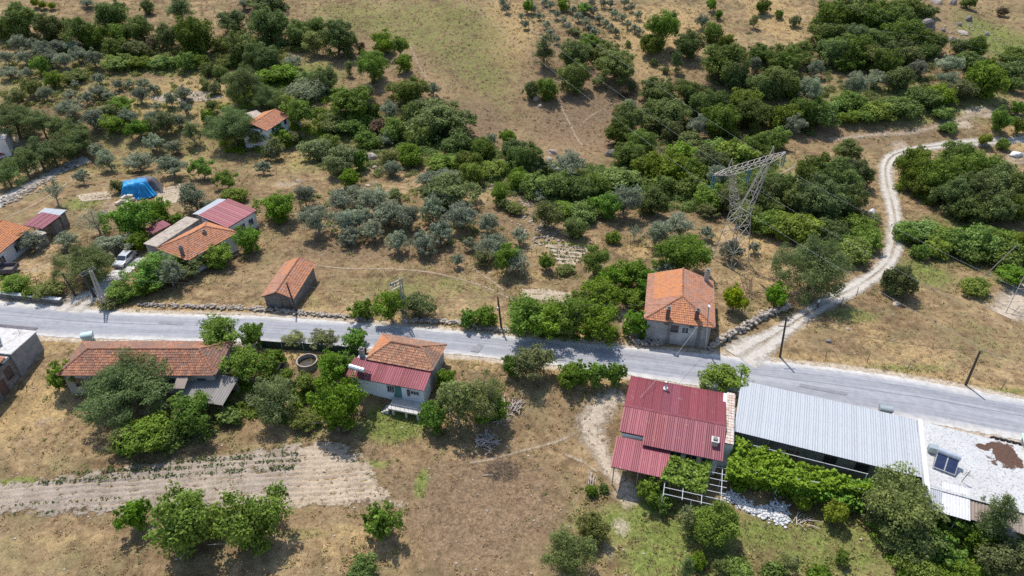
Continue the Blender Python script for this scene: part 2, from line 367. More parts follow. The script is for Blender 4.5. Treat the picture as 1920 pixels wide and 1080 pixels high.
cm2 = t.n('ShaderNodeCombineXYZ'); t.l(t.math('MULTIPLY', al, 0.11), cm2.inputs[0]); t.l(t.math('MULTIPLY', v, 3.6), cm2.inputs[1])
st3 = t.noise(cm2.outputs[0], 1.4, 4, 0.6)
f1 = t.noise(co, 1.3, 4, 0.6); f2 = t.noise(co, 14, 2, 0.6)
va = t.math('ABSOLUTE', v)
base = t.ramp(t.math('ADD', t.math('MULTIPLY', st1, 0.6), t.math('MULTIPLY', f1, 0.4)), [(0.34, (0.255, 0.26, 0.285)), (0.5, (0.33, 0.335, 0.36)), (0.64, (0.39, 0.395, 0.41))])
base = t.mix(t.ramp(st2, [(0.54, 0.0), (0.7, 0.7)]), base, (0.21, 0.215, 0.235))
base = t.mix(t.ramp(st3, [(0.57, 0.0), (0.7, 0.5)]), base, (0.2, 0.205, 0.225))
jl = t.math('ABSOLUTE', t.math('ADD', v, t.math('ADD', -0.12, t.math('MULTIPLY', t.math('SUBTRACT', st3, 0.5), 0.12))))
base = t.mix(t.ramp(jl, [(0.008, 0.55), (0.03, 0.0)]), base, (0.13, 0.13, 0.14))
ln = t.math('ABSOLUTE', t.math('SUBTRACT', va, 0.36)); base = t.mix(t.ramp(ln, [(0.06, 0.45), (0.22, 0.0)]), base, t.mix(1.0, base, (0.74, 0.74, 0.76), 'MULTIPLY'))
edge = t.math('ADD', va, t.math('MULTIPLY', t.math('SUBTRACT', st3, 0.5), 0.5))
base = t.mix(t.ramp(edge, [(0.62, 0.0), (0.88, 1.0)]), base, t.ramp(f1, [(0.35, (0.46, 0.44, 0.41)), (0.65, (0.60, 0.575, 0.54))]))
base = t.mix(1.0, base, t.ramp(f2, [(0.3, 0.86), (0.7, 1.12)]), 'MULTIPLY')
sh = t.bsdf(base, 0.9, t.bump(f2, 0.02), 0, 0.2)
alpha = t.ramp(t.math('ADD', t.math('SUBTRACT', 1.0, va), t.math('MULTIPLY', t.math('SUBTRACT', t.noise(co, 1.1, 5, 0.7), 0.5), 0.34)), [(0.03, 0.0), (0.06, 1.0)])
tp = t.n('ShaderNodeBsdfTransparent'); mx = t.n('ShaderNodeMixShader'); t.l(alpha, mx.inputs[0]); t.l(tp.outputs[0], mx.inputs[1]); t.l(sh, mx.inputs[2])
M['asphalt'] = t.done(mx.outputs[0])
along = np.repeat(rx[:, None], K + 1, 1)
me = mesh_np('road', np.stack([RX, RY, RZ], -1).reshape(-1, 3), q, M['asphalt'], {'across': ('POINT', across.ravel()), 'along': ('POINT', along.ravel())}, True)
tag(link('road', me), 'worn pale grey asphalt road with dusty edges crossing the valley', None, None, 'structure')

# ------------------------------------------------------------------ tracks and footpaths: draped ribbons with ragged edges
def spline(pts, step):
    pts = [Vector(p) for p in pts]; out = []
    for i in range(len(pts) - 1):
        p0 = pts[max(i - 1, 0)]; p1 = pts[i]; p2 = pts[i + 1]; p3 = pts[min(i + 2, len(pts) - 1)]
        n = max(2, int((p2 - p1).length / step))
        for k in range(n):
            s = k / n
            out.append(0.5 * ((2 * p1) + (-p0 + p2) * s + (2 * p0 - 5 * p1 + 4 * p2 - p3) * s * s + (-p0 + 3 * p1 - 3 * p2 + p3) * s ** 3))
    out.append(pts[-1]); return out
def ribbon(name, px, width, mat, lift=0.05, label=None, k=8, wfun=None):
    c = spline([P(x, y) for x, y in px], 0.8); V = []; A = []; L = []; n = len(c); s = 0
    for i, p in enumerate(c):
        d = c[min(i + 1, n - 1)] - c[max(i - 1, 0)]; d.z = 0; d.normalize(); nrm = Vector((-d.y, d.x, 0))
        if i: s += (p - c[i - 1]).length
        w = width * (wfun(i / (n - 1)) if wfun else 1)
        for j in range(k + 1):
            a = 2 * j / k - 1; x, y = p.x + nrm.x * a * w / 2, p.y + nrm.y * a * w / 2
            V.append((x, y, tz(x, y) + lift)); A.append(a); L.append(s)
    idx = np.arange(len(V)).reshape(n, k + 1)
    q = np.stack([idx[:-1, :-1], idx[:-1, 1:], idx[1:, 1:], idx[1:, :-1]], -1).reshape(-1, 4)[:, ::-1]
    me = mesh_np(name, V, q, mat, {'across': ('POINT', A), 'along': ('POINT', L)}, True)
    return tag(link(name, me), label, None, None, 'structure')
def track_mat(name, c0, c1, ruts, k0=0.12, k1=0.3, amp=0.7):
    t = NT(name); co = t.pos(); v = t.attr('across'); va = t.math('ABSOLUTE', v)
    n1 = t.noise(co, 1.6, 5, 0.7); n2 = t.noise(co, 6, 3, 0.65)
    col = t.mix(1.0, t.ramp(n1, [(0.3, c0), (0.7, c1)]), t.ramp(n2, [(0.3, 0.8), (0.7, 1.15)]), 'MULTIPLY')
    e = t.math('ADD', t.math('SUBTRACT', 1.0, va), t.math('MULTIPLY', t.math('SUBTRACT', n1, 0.5), amp))
    a = t.ramp(e, [(k0, 0.0), (k1, 1.0)])
    if ruts:
        n3 = t.noise(co, 0.13, 2, 0.5); n4 = t.noise(co, 2.2, 4, 0.7)
        mid = t.math('ADD', t.math('SUBTRACT', 0.22, va), t.math('MULTIPLY', t.math('SUBTRACT', n4, 0.5), 0.5))
        g = t.math('MULTIPLY', t.ramp(mid, [(0.02, 0.0), (0.2, 1.0)]), t.ramp(n3, [(0.38, 0.25), (0.55, 1.0)]))
        a = t.math('SUBTRACT', a, g, True)
    sh = t.bsdf(col, 0.95, t.bump(n2, 0.06), 0, 0.1)
    tp = t.n('ShaderNodeBsdfTransparent'); mx = t.n('ShaderNodeMixShader'); t.l(a, mx.inputs[0]); t.l(tp.outputs[0], mx.inputs[1]); t.l(sh, mx.inputs[2])
    return t.done(mx.outputs[0])
M['gravel'] = track_mat('pale_gravel', (0.44, 0.4, 0.345), (0.57, 0.525, 0.465), True, 0.06, 0.5, 1.0)
M['baresoil'] = track_mat('bare_pale_soil', (0.4, 0.32, 0.24), (0.54, 0.455, 0.355), False, 0.1, 0.8, 1.6)
M['path'] = track_mat('trodden_earth', (0.33, 0.25, 0.17), (0.43, 0.34, 0.24), False, 0.3, 1.0, 1.4)
M['rubble'] = track_mat('stony_earth', (0.3, 0.28, 0.26), (0.55, 0.53, 0.5), False, 0.2, 0.4, 1.2)
ribbon('dirt_road', DIRT, 3.0, M['gravel'], 0.09, 'pale gravel track with grassy middle winding up from the road', 12, lambda s: 1.0 + 1.3 * max(0, 1 - s * 16) + 0.12 * math.sin(s * 40))
ribbon('yard_track', [(1168, 738), (1140, 752), (1118, 775), (1108, 800), (1118, 828), (1128, 850), (1140, 880), (1165, 905)], 3.6, M['baresoil'], 0.05, 'pale trodden earth track beside the crimson roof', 8, lambda s: 1 + .35 * math.sin(s * 5))
ribbon('eroded_track', HILL_TRACK, 3.2, M['path'], 0.05, 'eroded pale dirt track above the gravel bend')
pm = simple('asphalt_patch', (0.2, 0.2, 0.215), (0.27, 0.27, 0.285), 2.0, .9, world=True)
for i, (pts, lb) in enumerate((([(882, 660), (896, 646), (908, 648), (897, 662)], 'dark repair patch on the road right of the middle house'), ([(1010, 668), (1060, 672), (1062, 678), (1008, 674)], 'narrow dark repair patch before the roadside bushes'), ([(1500, 720), (1590, 738), (1586, 743), (1497, 726)], 'long dark repair strip above the white roof'), ([(300, 603), (345, 606), (343, 611), (297, 608)], 'dark repair strip above the long tiled roof'))):
    w4 = [P(*q) for q in pts]; MB().face([(q.x, q.y, tz(q.x, q.y) + .125) for q in w4]).build('road_patch', pm); tag(bpy.context.scene.objects[-1] if False else COL.objects[-1], lb, kind='structure')
PATHS = [('footpath', [(590, 497), (640, 503), (740, 505), (800, 510), (850, 520), (900, 535), (940, 552), (975, 570)], 0.8, 'pale footpath crossing the meadow behind the small barn'),
         ('footpath', [(885, 492), (893, 508), (915, 522), (945, 545)], 0.9, 'short footpath forking below the olive trees'),
         ('footpath', [(-20, 423), (60, 386), (100, 362), (125, 345), (150, 330)], 0.9, 'straight footpath on the grass left of the blue tarpaulin'),
         ('footpath', [(1045, 186), (1058, 212), (1072, 240), (1092, 272)], 1.1, 'worn path running down the far brown slope'),
         ('footpath', [(1135, 204), (1110, 216), (1088, 236)], 0.8, 'faint path joining the slope path from the right'),
         ('footpath', [(770, 88), (785, 122), (800, 148)], 1.0, 'eroded strip along the green field edge'),
         ('footpath', [(880, 868), (920, 862), (960, 850), (1010, 838), (1050, 826), (1080, 812)], 0.9, 'footpath over the dry grass beside the wood piles'),
         ('footpath', [(1440, 340), (1465, 325), (1490, 312)], 1.1, 'short pale path right of the pylon arm'),
         ('footpath', [(1055, 850), (1095, 868), (1120, 885)], 0.8, 'faint path towards the red roofed house')]
for nm, px, w, lb in PATHS: ribbon(nm, px, w, M['path'], 0.04, lb)
ribbon('stony_lane', [(-30, 400), (0, 378), (45, 352), (90, 330), (130, 312), (165, 298)], 4.2, M['rubble'], 0.05, 'stony lane in the shade of the pine row')
M['concrete'] = simple('pale_concrete', (0.46, 0.44, 0.42), (0.62, 0.6, 0.58), 2.5, 0.9, bump=0.01, dirt=(0.33, 0.3, 0.27))
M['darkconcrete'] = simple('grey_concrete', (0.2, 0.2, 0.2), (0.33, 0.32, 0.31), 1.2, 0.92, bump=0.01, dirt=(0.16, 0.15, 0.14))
# concrete driveway of cast slabs
dr = empty('driveway', P(205, 525)); tag(dr, 'driveway of pale cast concrete slabs leading to the parked car', kind='structure')
a, b = P(176, 556), P(262, 482); dv = (b - a); nS = 9
sd = Vector((dv.y, -dv.x, 0)).normalized() * 1.5
for i in range(nS):
    p0 = a + dv * ((i + 0.03) / nS); p1 = a + dv * ((i + 0.97) / nS)
    for s0, s1 in ((-1, -0.02), (0.02, 1)):
        c4 = [p0 + sd * s0, p0 + sd * s1, p1 + sd * s1, p1 + sd * s0]
        MB().prism([tuple(c - dr.location)[:2] for c in c4], -0.5, [tz(c.x, c.y) - dr.location.z + 0.1 + random.uniform(-.02, .02) for c in c4]).build('slab', M['concrete'], dr)
ribbon('verge_apron', [(120, 588), (150, 568), (176, 552)], 5.0, M['gravel'], 0.07, 'dusty gravel mouth of the driveway at the roadside')
ribbon('pylon_pad', [(1880, 592), (1900, 572), (1925, 545), (1960, 525)], 6.5, M['baresoil'], 0.06, 'bare pale earth around the cut-off pylon foot')

# ------------------------------------------------------------------ tilled fields with real furrows
def field(name, px, d0, d1, pitch, amp, mat, label, crops=(), step=None):
    pl = [tuple(P(x, y)[:2]) for x, y in px]; a, b = P(*d0), P(*d1)
    ux = Vector((b.x - a.x, b.y - a.y, 0)).normalized(); uy = Vector((-ux.y, ux.x, 0))
    loc = [((p[0] - a.x) * ux.x + (p[1] - a.y) * ux.y, (p[0] - a.x) * uy.x + (p[1] - a.y) * uy.y) for p in pl]
    u0, u1 = min(p[0] for p in loc), max(p[0] for p in loc); v0, v1 = min(p[1] for p in loc), max(p[1] for p in loc)
    us = np.arange(u0, u1, 0.45); vv = np.arange(v0, v1, pitch / 5)
    U, W = np.meshgrid(us, vv); X = a.x + U * ux.x + W * uy.x; Y = a.y + U * ux.y + W * uy.y
    ins = inpoly(U, W, loc); ed = seg_dist(U, W, loc, True)
    Z = terrain(X, Y) + 0.03 + np.where(ins, np.minimum(ed, 0.5) * 0.1, -0.1) + amp * np.minimum(1, ed) * (np.cos(2 * math.pi * W / pitch + .5 * np.sin(U * .9) + .6 * np.sin(W * 1.3)) * (.75 + .25 * np.sin(U * .31 + W * .7)) + 0.6 * RNG.normal(0, 1, U.shape))
    idn = np.arange(U.size).reshape(U.shape)
    qd = np.stack([idn[:-1, :-1], idn[:-1, 1:], idn[1:, 1:], idn[1:, :-1]], -1)
    keep = (ins[:-1, :-1] & ins[:-1, 1:] & ins[1:, 1:] & ins[1:, :-1])
    me = mesh_np(name, np.stack([X, Y, Z], -1).reshape(-1, 3), qd[keep], mat, {'edge': ('POINT', np.minimum(ed * (4.0 if name == 'vegetable_plot' else 1.0), 3).ravel())}, True)
    f = tag(link(name, me), label, None, None, 'structure')
    for (row, ua, ub, gap, size, m) in crops:      # crop rows: many small plants, one part for each row block
        V = []; Q = []; R = []
        for w in row:
            u = ua
            while u < ub:
                if RNG.random() < 0.84 and inpoly(np.array([u]), np.array([w]), loc)[0]:
                    x = a.x + u * ux.x + w * uy.x; y = a.y + u * ux.y + w * uy.y; z = tz(x, y) + 0.05
                    sz = size * RNG.uniform(.5, 1.3)
                    for _ in range(9):
                        c = np.array([x, y, z]) + RNG.normal(0, sz * .27, 3) * [1, 1, .5] + [0, 0, sz * .35]
                        e1 = RNG.normal(0, 1, 3); e1 /= np.linalg.norm(e1); e2 = np.cross(e1, RNG.normal(0, 1, 3)); e2 /= np.linalg.norm(e2)
                        n = len(V); V += [c - e1 * sz * .3, c + e2 * sz * .18, c + e1 * sz * .3, c - e2 * sz * .18]; Q.append((n, n + 1, n + 2, n + 3)); R.append(RNG.random())
                u += gap * RNG.uniform(.8, 1.2)
        if Q: tag(link('crop_row', mesh_np('crop_row', V, Q, m, {'rnd': ('FACE', R)}), f), kind='stuff')
    return f
def soil(name, c0, c1, gr, split=None):
    t = NT(name); co = t.pos(); n1 = t.noise(co, 0.5, 4, .6); n2 = t.noise(co, 5, 4, .7); n3 = t.noise(co, 1.1, 4, .6)
    col = t.mix(1.0, t.ramp(n1, [(.35, c0), (.65, c1)]), t.ramp(n2, [(.3, .72), (.7, 1.2)]), 'MULTIPLY')
    if split:
        sx = t.n('ShaderNodeSeparateXYZ'); t.l(co, sx.inputs[0]); k = t.math('ADD', t.math('MULTIPLY', t.math('SUBTRACT', sx.outputs[0], split[0]), .35), t.math('MULTIPLY', t.math('SUBTRACT', n3, .5), 2.0))
        p1, p2 = split[1], split[2]; col = t.mix(t.ramp(k, [(.0, 0.0), (1.0, 1.0)]), col, t.mix(1.0, t.ramp(n1, [(.35, p1), (.65, p2)]), t.ramp(n2, [(.3, .68), (.7, 1.2)]), 'MULTIPLY'))
    col = t.mix(t.ramp(n3, [(.55, 0.0), (.68, gr)]), col, (0.19, 0.19, 0.075))
    a = t.ramp(t.math('ADD', t.math('MULTIPLY', t.attr('edge'), .42), t.math('MULTIPLY', t.math('SUBTRACT', n3, .5), 2.0)), [(.12, 0.0), (.4, 1.0)])
    tp = t.n('ShaderNodeBsdfTransparent'); mx = t.n('ShaderNodeMixShader'); t.l(a, mx.inputs[0]); t.l(tp.outputs[0], mx.inputs[1]); t.l(t.bsdf(col, .97, t.bump(n2, .1), 0, .05), mx.inputs[2])
    return t.done(mx.outputs[0])
M['crop'] = leaf_mat('crop_leaves', (0.08, 0.125, 0.035), (0.19, 0.25, 0.08))
M['soil'] = soil('tilled_soil', (0.34, 0.28, 0.22), (0.45, 0.375, 0.3), .25)
M['soilmix'] = soil('tilled_soil_mix', (0.30, 0.245, 0.195), (0.41, 0.34, 0.275), .25, (PZ(528, 890, -1.9).x, (0.4, 0.315, 0.23), (0.52, 0.425, 0.32)))
M['palesoil'] = soil('pale_tilled_soil', (0.42, 0.335, 0.245), (0.54, 0.445, 0.335), .45)
field('tilled_field', [(-60, 908), (60, 896), (130, 889), (230, 872), (330, 858), (430, 846), (520, 834), (575, 827), (610, 820), (645, 828), (680, 846), (705, 878), (735, 923), (778, 942), (760, 954), (690, 950), (620, 957), (545, 957), (400, 960), (240, 968), (100, 972), (-60, 974)],
      (75, 907), (480, 882), 0.7, .07, M['soilmix'], 'tapering tilled field with green crop rows and a rough pale rounded end', [((0.0, 1.0), 0, 27, .46, .54, M['crop']), ((2.0,), 9, 27, .48, .5, M['crop']), ((-2.7, -3.8), -6, 12, .6, .3, M['crop']), ((3.0,), 14, 27, .6, .34, M['crop'])])
field('vegetable_plot', [(1012, 455), (1060, 455), (1112, 461), (1100, 478), (1078, 503), (1045, 497), (1035, 478)], (1030, 465), (1105, 472), 1.0, .12, M['palesoil'], 'striped vegetable plot below the stone circle',
      [((-.2, -1.2, -2.2, -3.2), -3, 12, .35, .42, M['crop']), ((1.15,), -2, 9, .3, .6, M['bush'])])
field('vegetable_plot', [(974, 541), (1020, 540), (1082, 550), (1060, 569), (1000, 562), (976, 556)], (980, 552), (1070, 560), .8, .09, M['palesoil'], 'small bare striped plot above the roadside shrubs', [((1.6,), -2, 10, .5, .3, M['scrub'])])
field('vegetable_plot', [(293, 356), (345, 342), (350, 362), (330, 382), (285, 384)], (295, 365), (345, 358), 1.1, .13, M['palesoil'], 'ridged vegetable plot right of the blue tarpaulin', [((0, 1, 2, 3, -1, -2), 0, 9, .5, .25, M['scrub'])])
field('vegetable_plot', [(140, 366), (205, 358), (215, 374), (150, 380)], (145, 374), (205, 368), 1.0, .11, M['palesoil'], 'ridged vegetable plot left of the blue tarpaulin', [((0, 1), 0, 8, .5, .25, M['scrub'])])
field('vegetable_plot', [(268, 182), (340, 170), (400, 172), (425, 182), (380, 192), (300, 192)], (280, 188), (390, 178), 1.4, .08, M['soil'], 'far striped vegetable plot among the upper olives', [((0, 1.4), 0, 24, 1, .5, M['scrub'])])

# ------------------------------------------------------------------ dry grass and weeds (uncountable)
def tufts(name, n, xr, yr, hmin, hmax, cover, label, mats):
    X = RNG.uniform(*xr, n * 3); Y = RNG.uniform(*yr, n * 3)
    vis = np.abs(X) < 0.78 * (Y * CT + HC * ST) + 2
    X, Y = X[vis][:n], Y[vis][:n]; Z = terrain(X, Y)
    mk = np.array([mask_at(x, y) for x, y in zip(X, Y)])
    onroad = (Y > road_near(X) - .5) & (Y < road_far(X) + .5)
    patch = 0.5 + 0.5 * np.sin(X / 3.1 + 2 * np.sin(Y / 4.3)) * np.sin(Y / 2.7 + 1.5 * np.sin(X / 5.1))
    pr = cover(mk) * (0.35 + patch); ok = (RNG.random(len(X)) < pr) & ~onroad
    X, Y, Z, mk = X[ok], Y[ok], Z[ok], mk[ok]; m = len(X)
    hs = RNG.uniform(hmin, hmax, m) ; V = []; R = []
    for k in range(4):
        a = RNG.uniform(0, 2 * math.pi, m); ln = RNG.uniform(.3, 1.1, m) * hs; w = hs * RNG.uniform(.12, .3, m)
        bx = X + RNG.normal(0, .12, m); by = Y + RNG.normal(0, .12, m)
        dx, dy = np.cos(a), np.sin(a)
        V.append(np.stack([np.stack([bx - dy * w, by + dx * w, Z - .03], -1), np.stack([bx + dy * w, by - dx * w, Z - .03], -1), np.stack([bx + dx * ln, by + dy * ln, Z + hs * RNG.uniform(.6, 1, m)], -1)], 1))
        R.append(RNG.random(m))
    V = np.concatenate(V); R = np.concatenate(R)
    Fc = np.arange(len(V) * 3).reshape(-1, 3)
    return tag(link(name, mesh_np(name, V.reshape(-1, 3), Fc, mats, {'rnd': ('FACE', R)})), label, None, None, 'stuff')
def grass_mat(name, c0, c1, c2):
    t = NT(name); col = t.ramp(t.attr('rnd'), [(0, c0), (.6, c1), (1, c2)])
    col = t.mix(1.0, col, t.ramp(t.noise(t.pos(), .5, 3, .6), [(.35, .7), (.65, 1.15)]), 'MULTIPLY')
    b = t.bsdf(col, .9, None, 0, .1); tr = t.n('ShaderNodeBsdfTranslucent'); t.l(col, tr.inputs[0])
    mx = t.n('ShaderNodeMixShader'); mx.inputs[0].default_value = .3; t.l(b, mx.inputs[1]); t.l(tr.outputs[0], mx.inputs[2]); return t.done(mx.outputs[0])
M['straw'] = grass_mat('straw_grass', (0.25, 0.18, 0.1), (0.37, 0.28, 0.16), (0.5, 0.39, 0.235))
M['weed'] = grass_mat('green_weeds', (0.13, 0.15, 0.04), (0.22, 0.24, 0.07), (0.3, 0.31, 0.12))
tufts('dry_grass', 70000, (-75, 85), (36, 118), .08, .24, lambda m: .55 * (1 - m[:, 2]) * (1 - .6 * m[:, 1]), 'dry straw coloured grass tufts over the whole ground', M['straw'])
tufts('hill_grass', 26000, (-130, 140), (118, 215), .15, .4, lambda m: .5 * (1 - m[:, 2]) * (1 - .6 * m[:, 1]), 'coarse dry grass and herbs on the far slopes', M['straw'])
tufts('green_weeds', 60000, (-75, 85), (36, 118), .1, .3, lambda m: .05 + .9 * m[:, 0], 'green weeds and fresh grass patches between the plots', M['weed'])
tufts('hill_herbs', 24000, (-130, 140), (118, 215), .2, .5, lambda m: .05 + .8 * m[:, 0], 'green herbs scattered over the far slopes', M['weed'])
# ------------------------------------------------------------------ building materials
def tile_mat(name, c_a, c_b, c_c, grime):
    t = NT(name); r = t.attr('tone'); g = t.attr('age')
    col = t.ramp(r, [(0.0, c_a), (0.5, c_b), (1.0, c_c)])
    n = t.noise(t.obj(), 1.3, 4, .65); k = t.math('ADD', g, t.math('MULTIPLY', t.math('SUBTRACT', n, .5), 1.6))
    col = t.mix(t.ramp(k, [(.3, 0.0), (.85, .9)]), col, grime)
    n2 = t.noise(t.obj(), 9, 3, .6); col = t.mix(1.0, col, t.ramp(n2, [(.3, .82), (.7, 1.12)]), 'MULTIPLY')
    return t.done(t.bsdf(col, .9, t.bump(n2, .01), 0, .2))
M['tile_orange'] = tile_mat('orange_tiles', (0.36, 0.165, 0.105), (0.47, 0.215, 0.125), (0.58, 0.25, 0.11), (0.40, 0.26, 0.21))
M['tile_old'] = tile_mat('aged_tiles', (0.25, 0.115, 0.075), (0.36, 0.165, 0.1), (0.5, 0.235, 0.135), (0.23, 0.165, 0.135))
M['tile_brown'] = tile_mat('weathered_tiles', (0.28, 0.14, 0.09), (0.40, 0.2, 0.12), (0.55, 0.29, 0.17), (0.24, 0.18, 0.14))
def metal_mat(name, c, fade, var=.13, rough=.5):
    t = NT(name); co = t.obj(); r = t.rnd(); n = t.noise(co, .7, 4, .6); n2 = t.noise(co, 3, 4, .7, (5, .5, 1)); n5 = t.noise(t.pos(), 1.6, 5, .7)
    col = t.mix(t.ramp(n, [(.4, 0.0), (.75, .55)]), c, fade)
    v = t.math('MULTIPLY_ADD', r, var * 2); t.t.nodes[-1].inputs[2].default_value = 1 - var
    hs = t.n('ShaderNodeHueSaturation'); t.l(v, hs.inputs['Value']); t.l(col, hs.inputs['Color'])
    col = t.mix(1.0, hs.outputs[0], t.ramp(n2, [(.3, .84), (.7, 1.08)]), 'MULTIPLY')
    col = t.mix(t.ramp(n5, [(.6, 0.0), (.72, .4)]), col, (0.33, 0.27, 0.22))
    return t.done(t.bsdf(col, rough, None, .1, .4))
M['red_metal'] = metal_mat('red_painted_sheet', (0.22, 0.046, 0.056), (0.265, 0.068, 0.08))
M['red_dark'] = metal_mat('dark_red_painted_sheet', (0.205, 0.05, 0.068), (0.245, 0.072, 0.09))
M['red_pink'] = metal_mat('faded_red_sheet', (0.25, 0.06, 0.077), (0.31, 0.096, 0.115))
M['maroon'] = metal_mat('maroon_sheet', (0.19, 0.035, 0.06), (0.24, 0.06, 0.085))
M['white_metal'] = metal_mat('white_painted_sheet', (0.41, 0.435, 0.465), (0.475, 0.495, 0.525), .03, .7)
M['fibre'] = metal_mat('grey_fibre_cement', (0.25, 0.23, 0.215), (0.36, 0.335, 0.315), .15, .9)
M['browncorr'] = metal_mat('brownish_corrugated_sheet', (0.30, 0.24, 0.20), (0.40, 0.33, 0.28), .1, .8)
t = NT('rusting_white_sheet'); co = t.obj(); n = t.noise(co, 3.5, 4, .6, (2.2, 1, 1)); n2 = t.noise(co, 1, 4, .6)
M['rustwhite'] = t.done(t.bsdf(t.mix(t.ramp(n, [(.62, 0.0), (.7, 1.0)]), t.ramp(n2, [(.3, (.55, .55, .57)), (.7, (.72, .72, .73))]), (0.24, 0.1, 0.06)), .6))
M['blue_white'] = simple('bluish_white_plaster', (0.68, 0.76, 0.82), (0.8, 0.85, 0.88), .8, .9, dirt=(0.56, 0.57, 0.58))
M['white_wall'] = simple('white_plaster', (0.7, 0.7, 0.71), (0.82, 0.82, 0.82), .8, .9, dirt=(0.62, 0.6, 0.58))
M['grey_wall'] = simple('grey_plaster', (0.27, 0.255, 0.24), (0.40, 0.38, 0.36), 1.0, .95, bump=.02, dirt=(0.52, 0.5, 0.47))
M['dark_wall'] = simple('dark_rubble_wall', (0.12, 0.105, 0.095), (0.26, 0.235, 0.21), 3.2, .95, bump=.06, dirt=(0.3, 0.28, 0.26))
M['stone'] = simple('pale_stone', (0.3, 0.25, 0.2), (0.5, 0.435, 0.365), 2.5, .95, bump=.04, dirt=(0.22, 0.18, 0.17))
M['whitewash'] = simple('whitewashed_stone', (0.55, 0.55, 0.56), (0.7, 0.7, 0.7), 3, .9, bump=.03)
M['wood'] = simple('grey_wood', (0.12, 0.095, 0.075), (0.25, 0.21, 0.18), 6, .9, bump=.01)
M['polewood'] = simple('tarred_pole', (0.05, 0.042, 0.035), (0.1, 0.085, 0.07), 5, .85)
M['drywood'] = simple('bleached_branch', (0.36, 0.31, 0.265), (0.54, 0.475, 0.42), 6, .9)
M['twig'] = simple('dark_twigs', (0.09, 0.07, 0.055), (0.2, 0.16, 0.13), 6, .95)
M['galv'] = simple('galvanised_steel', (0.36, 0.35, 0.34), (0.5, 0.48, 0.46), 4, .5, .6)
M['pylon'] = simple('pylon_steel', (0.4, 0.36, 0.325), (0.52, 0.47, 0.43), 3, .6, .3)
M['whitepaint'] = simple('white_pipe', (0.5, 0.52, 0.54), (0.62, 0.63, 0.64), 4, .5)
M['glass'] = simple('dark_glass', (0.02, 0.025, 0.035), (0.05, 0.06, 0.075), 2, .12, 0, .6)
M['frame_white'] = simple('window_frame_paint', (0.5, 0.5, 0.5), (0.62, 0.62, 0.62), 5, .6)
M['frame_brown'] = simple('brown_frame', (0.1, 0.06, 0.05), (0.17, 0.1, 0.08), 5, .7)
M['green_door'] = simple('teal_door_paint', (0.06, 0.17, 0.16), (0.1, 0.24, 0.22), 4, .6)
M['solar'] = simple('solar_absorber', (0.02, 0.03, 0.075), (0.035, 0.05, 0.11), 2, .18, 0, .6)
M['tank'] = simple('steel_tank', (0.5, 0.53, 0.58), (0.66, 0.68, 0.72), 3, .3, .5)
M['insul'] = simple('teal_glass_insulator', (0.04, 0.14, 0.15), (0.07, 0.22, 0.22), 5, .25)
M['blue'] = simple('blue_tarpaulin', (0.01, 0.2, 0.48), (0.03, 0.35, 0.68), 1.1, .5, bump=.12, dirt=(0.05, 0.22, 0.42))
M['darktarp'] = simple('dark_tarpaulin', (0.07, 0.07, 0.085), (0.17, 0.15, 0.16), 2, .7)
M['hay'] = simple('straw_bales', (0.42, 0.31, 0.16), (0.62, 0.48, 0.28), 7, .95, bump=.03)
M['sack'] = simple('pale_sacks', (0.5, 0.44, 0.33), (0.66, 0.6, 0.48), 4, .9)
M['rubber'] = simple('black_rubber', (0.02, 0.02, 0.02), (0.06, 0.06, 0.06), 5, .85)
M['water'] = simple('murky_water', (0.03, 0.027, 0.018), (0.06, 0.05, 0.03), 2, .2, 0, .5)
M['galvbin'] = simple('galvanised_bin', (0.33, 0.38, 0.39), (0.46, 0.5, 0.5), 4, .45, .5)
M['greenbin'] = simple('pale_green_bin', (0.42, 0.53, 0.52), (0.55, 0.66, 0.65), 4, .5)
M['wire'] = simple('aluminium_wire', (0.45, 0.45, 0.46), (0.6, 0.6, 0.61), 4, .5, .4)
M['darkwire'] = simple('black_cable', (0.04, 0.04, 0.04), (0.08, 0.08, 0.08), 4, .7)
M['mint'] = simple('pale_green_sheet', (0.42, 0.62, 0.48), (0.52, 0.7, 0.57), 3, .5)
t = NT('peeling_white_roof_paint'); co = t.obj(); n1 = t.noise(co, .45, 3, .6); n2 = t.noise(co, 4.2, 5, .75); n3 = t.noise(co, .16, 2, .5)
col = t.ramp(n1, [(.3, (.46, .455, .45)), (.7, (.55, .55, .545))])
col = t.mix(t.ramp(n2, [(.53, 0.0), (.6, .8)]), col, (0.23, 0.22, 0.21))
pt = t.attr('peel'); pk = t.math('ADD', pt, t.math('MULTIPLY', t.math('SUBTRACT', t.noise(co, 1.3, 5, .7), .5), .9))
col = t.mix(t.ramp(pk, [(.5, 0.0), (.56, 1.0)]), col, t.ramp(n2, [(.3, (.06, .032, .022)), (.7, (.14, .08, .055))]))
M['whiteroof'] = t.done(t.bsdf(col, .8, t.bump(n2, .02), 0, .25))

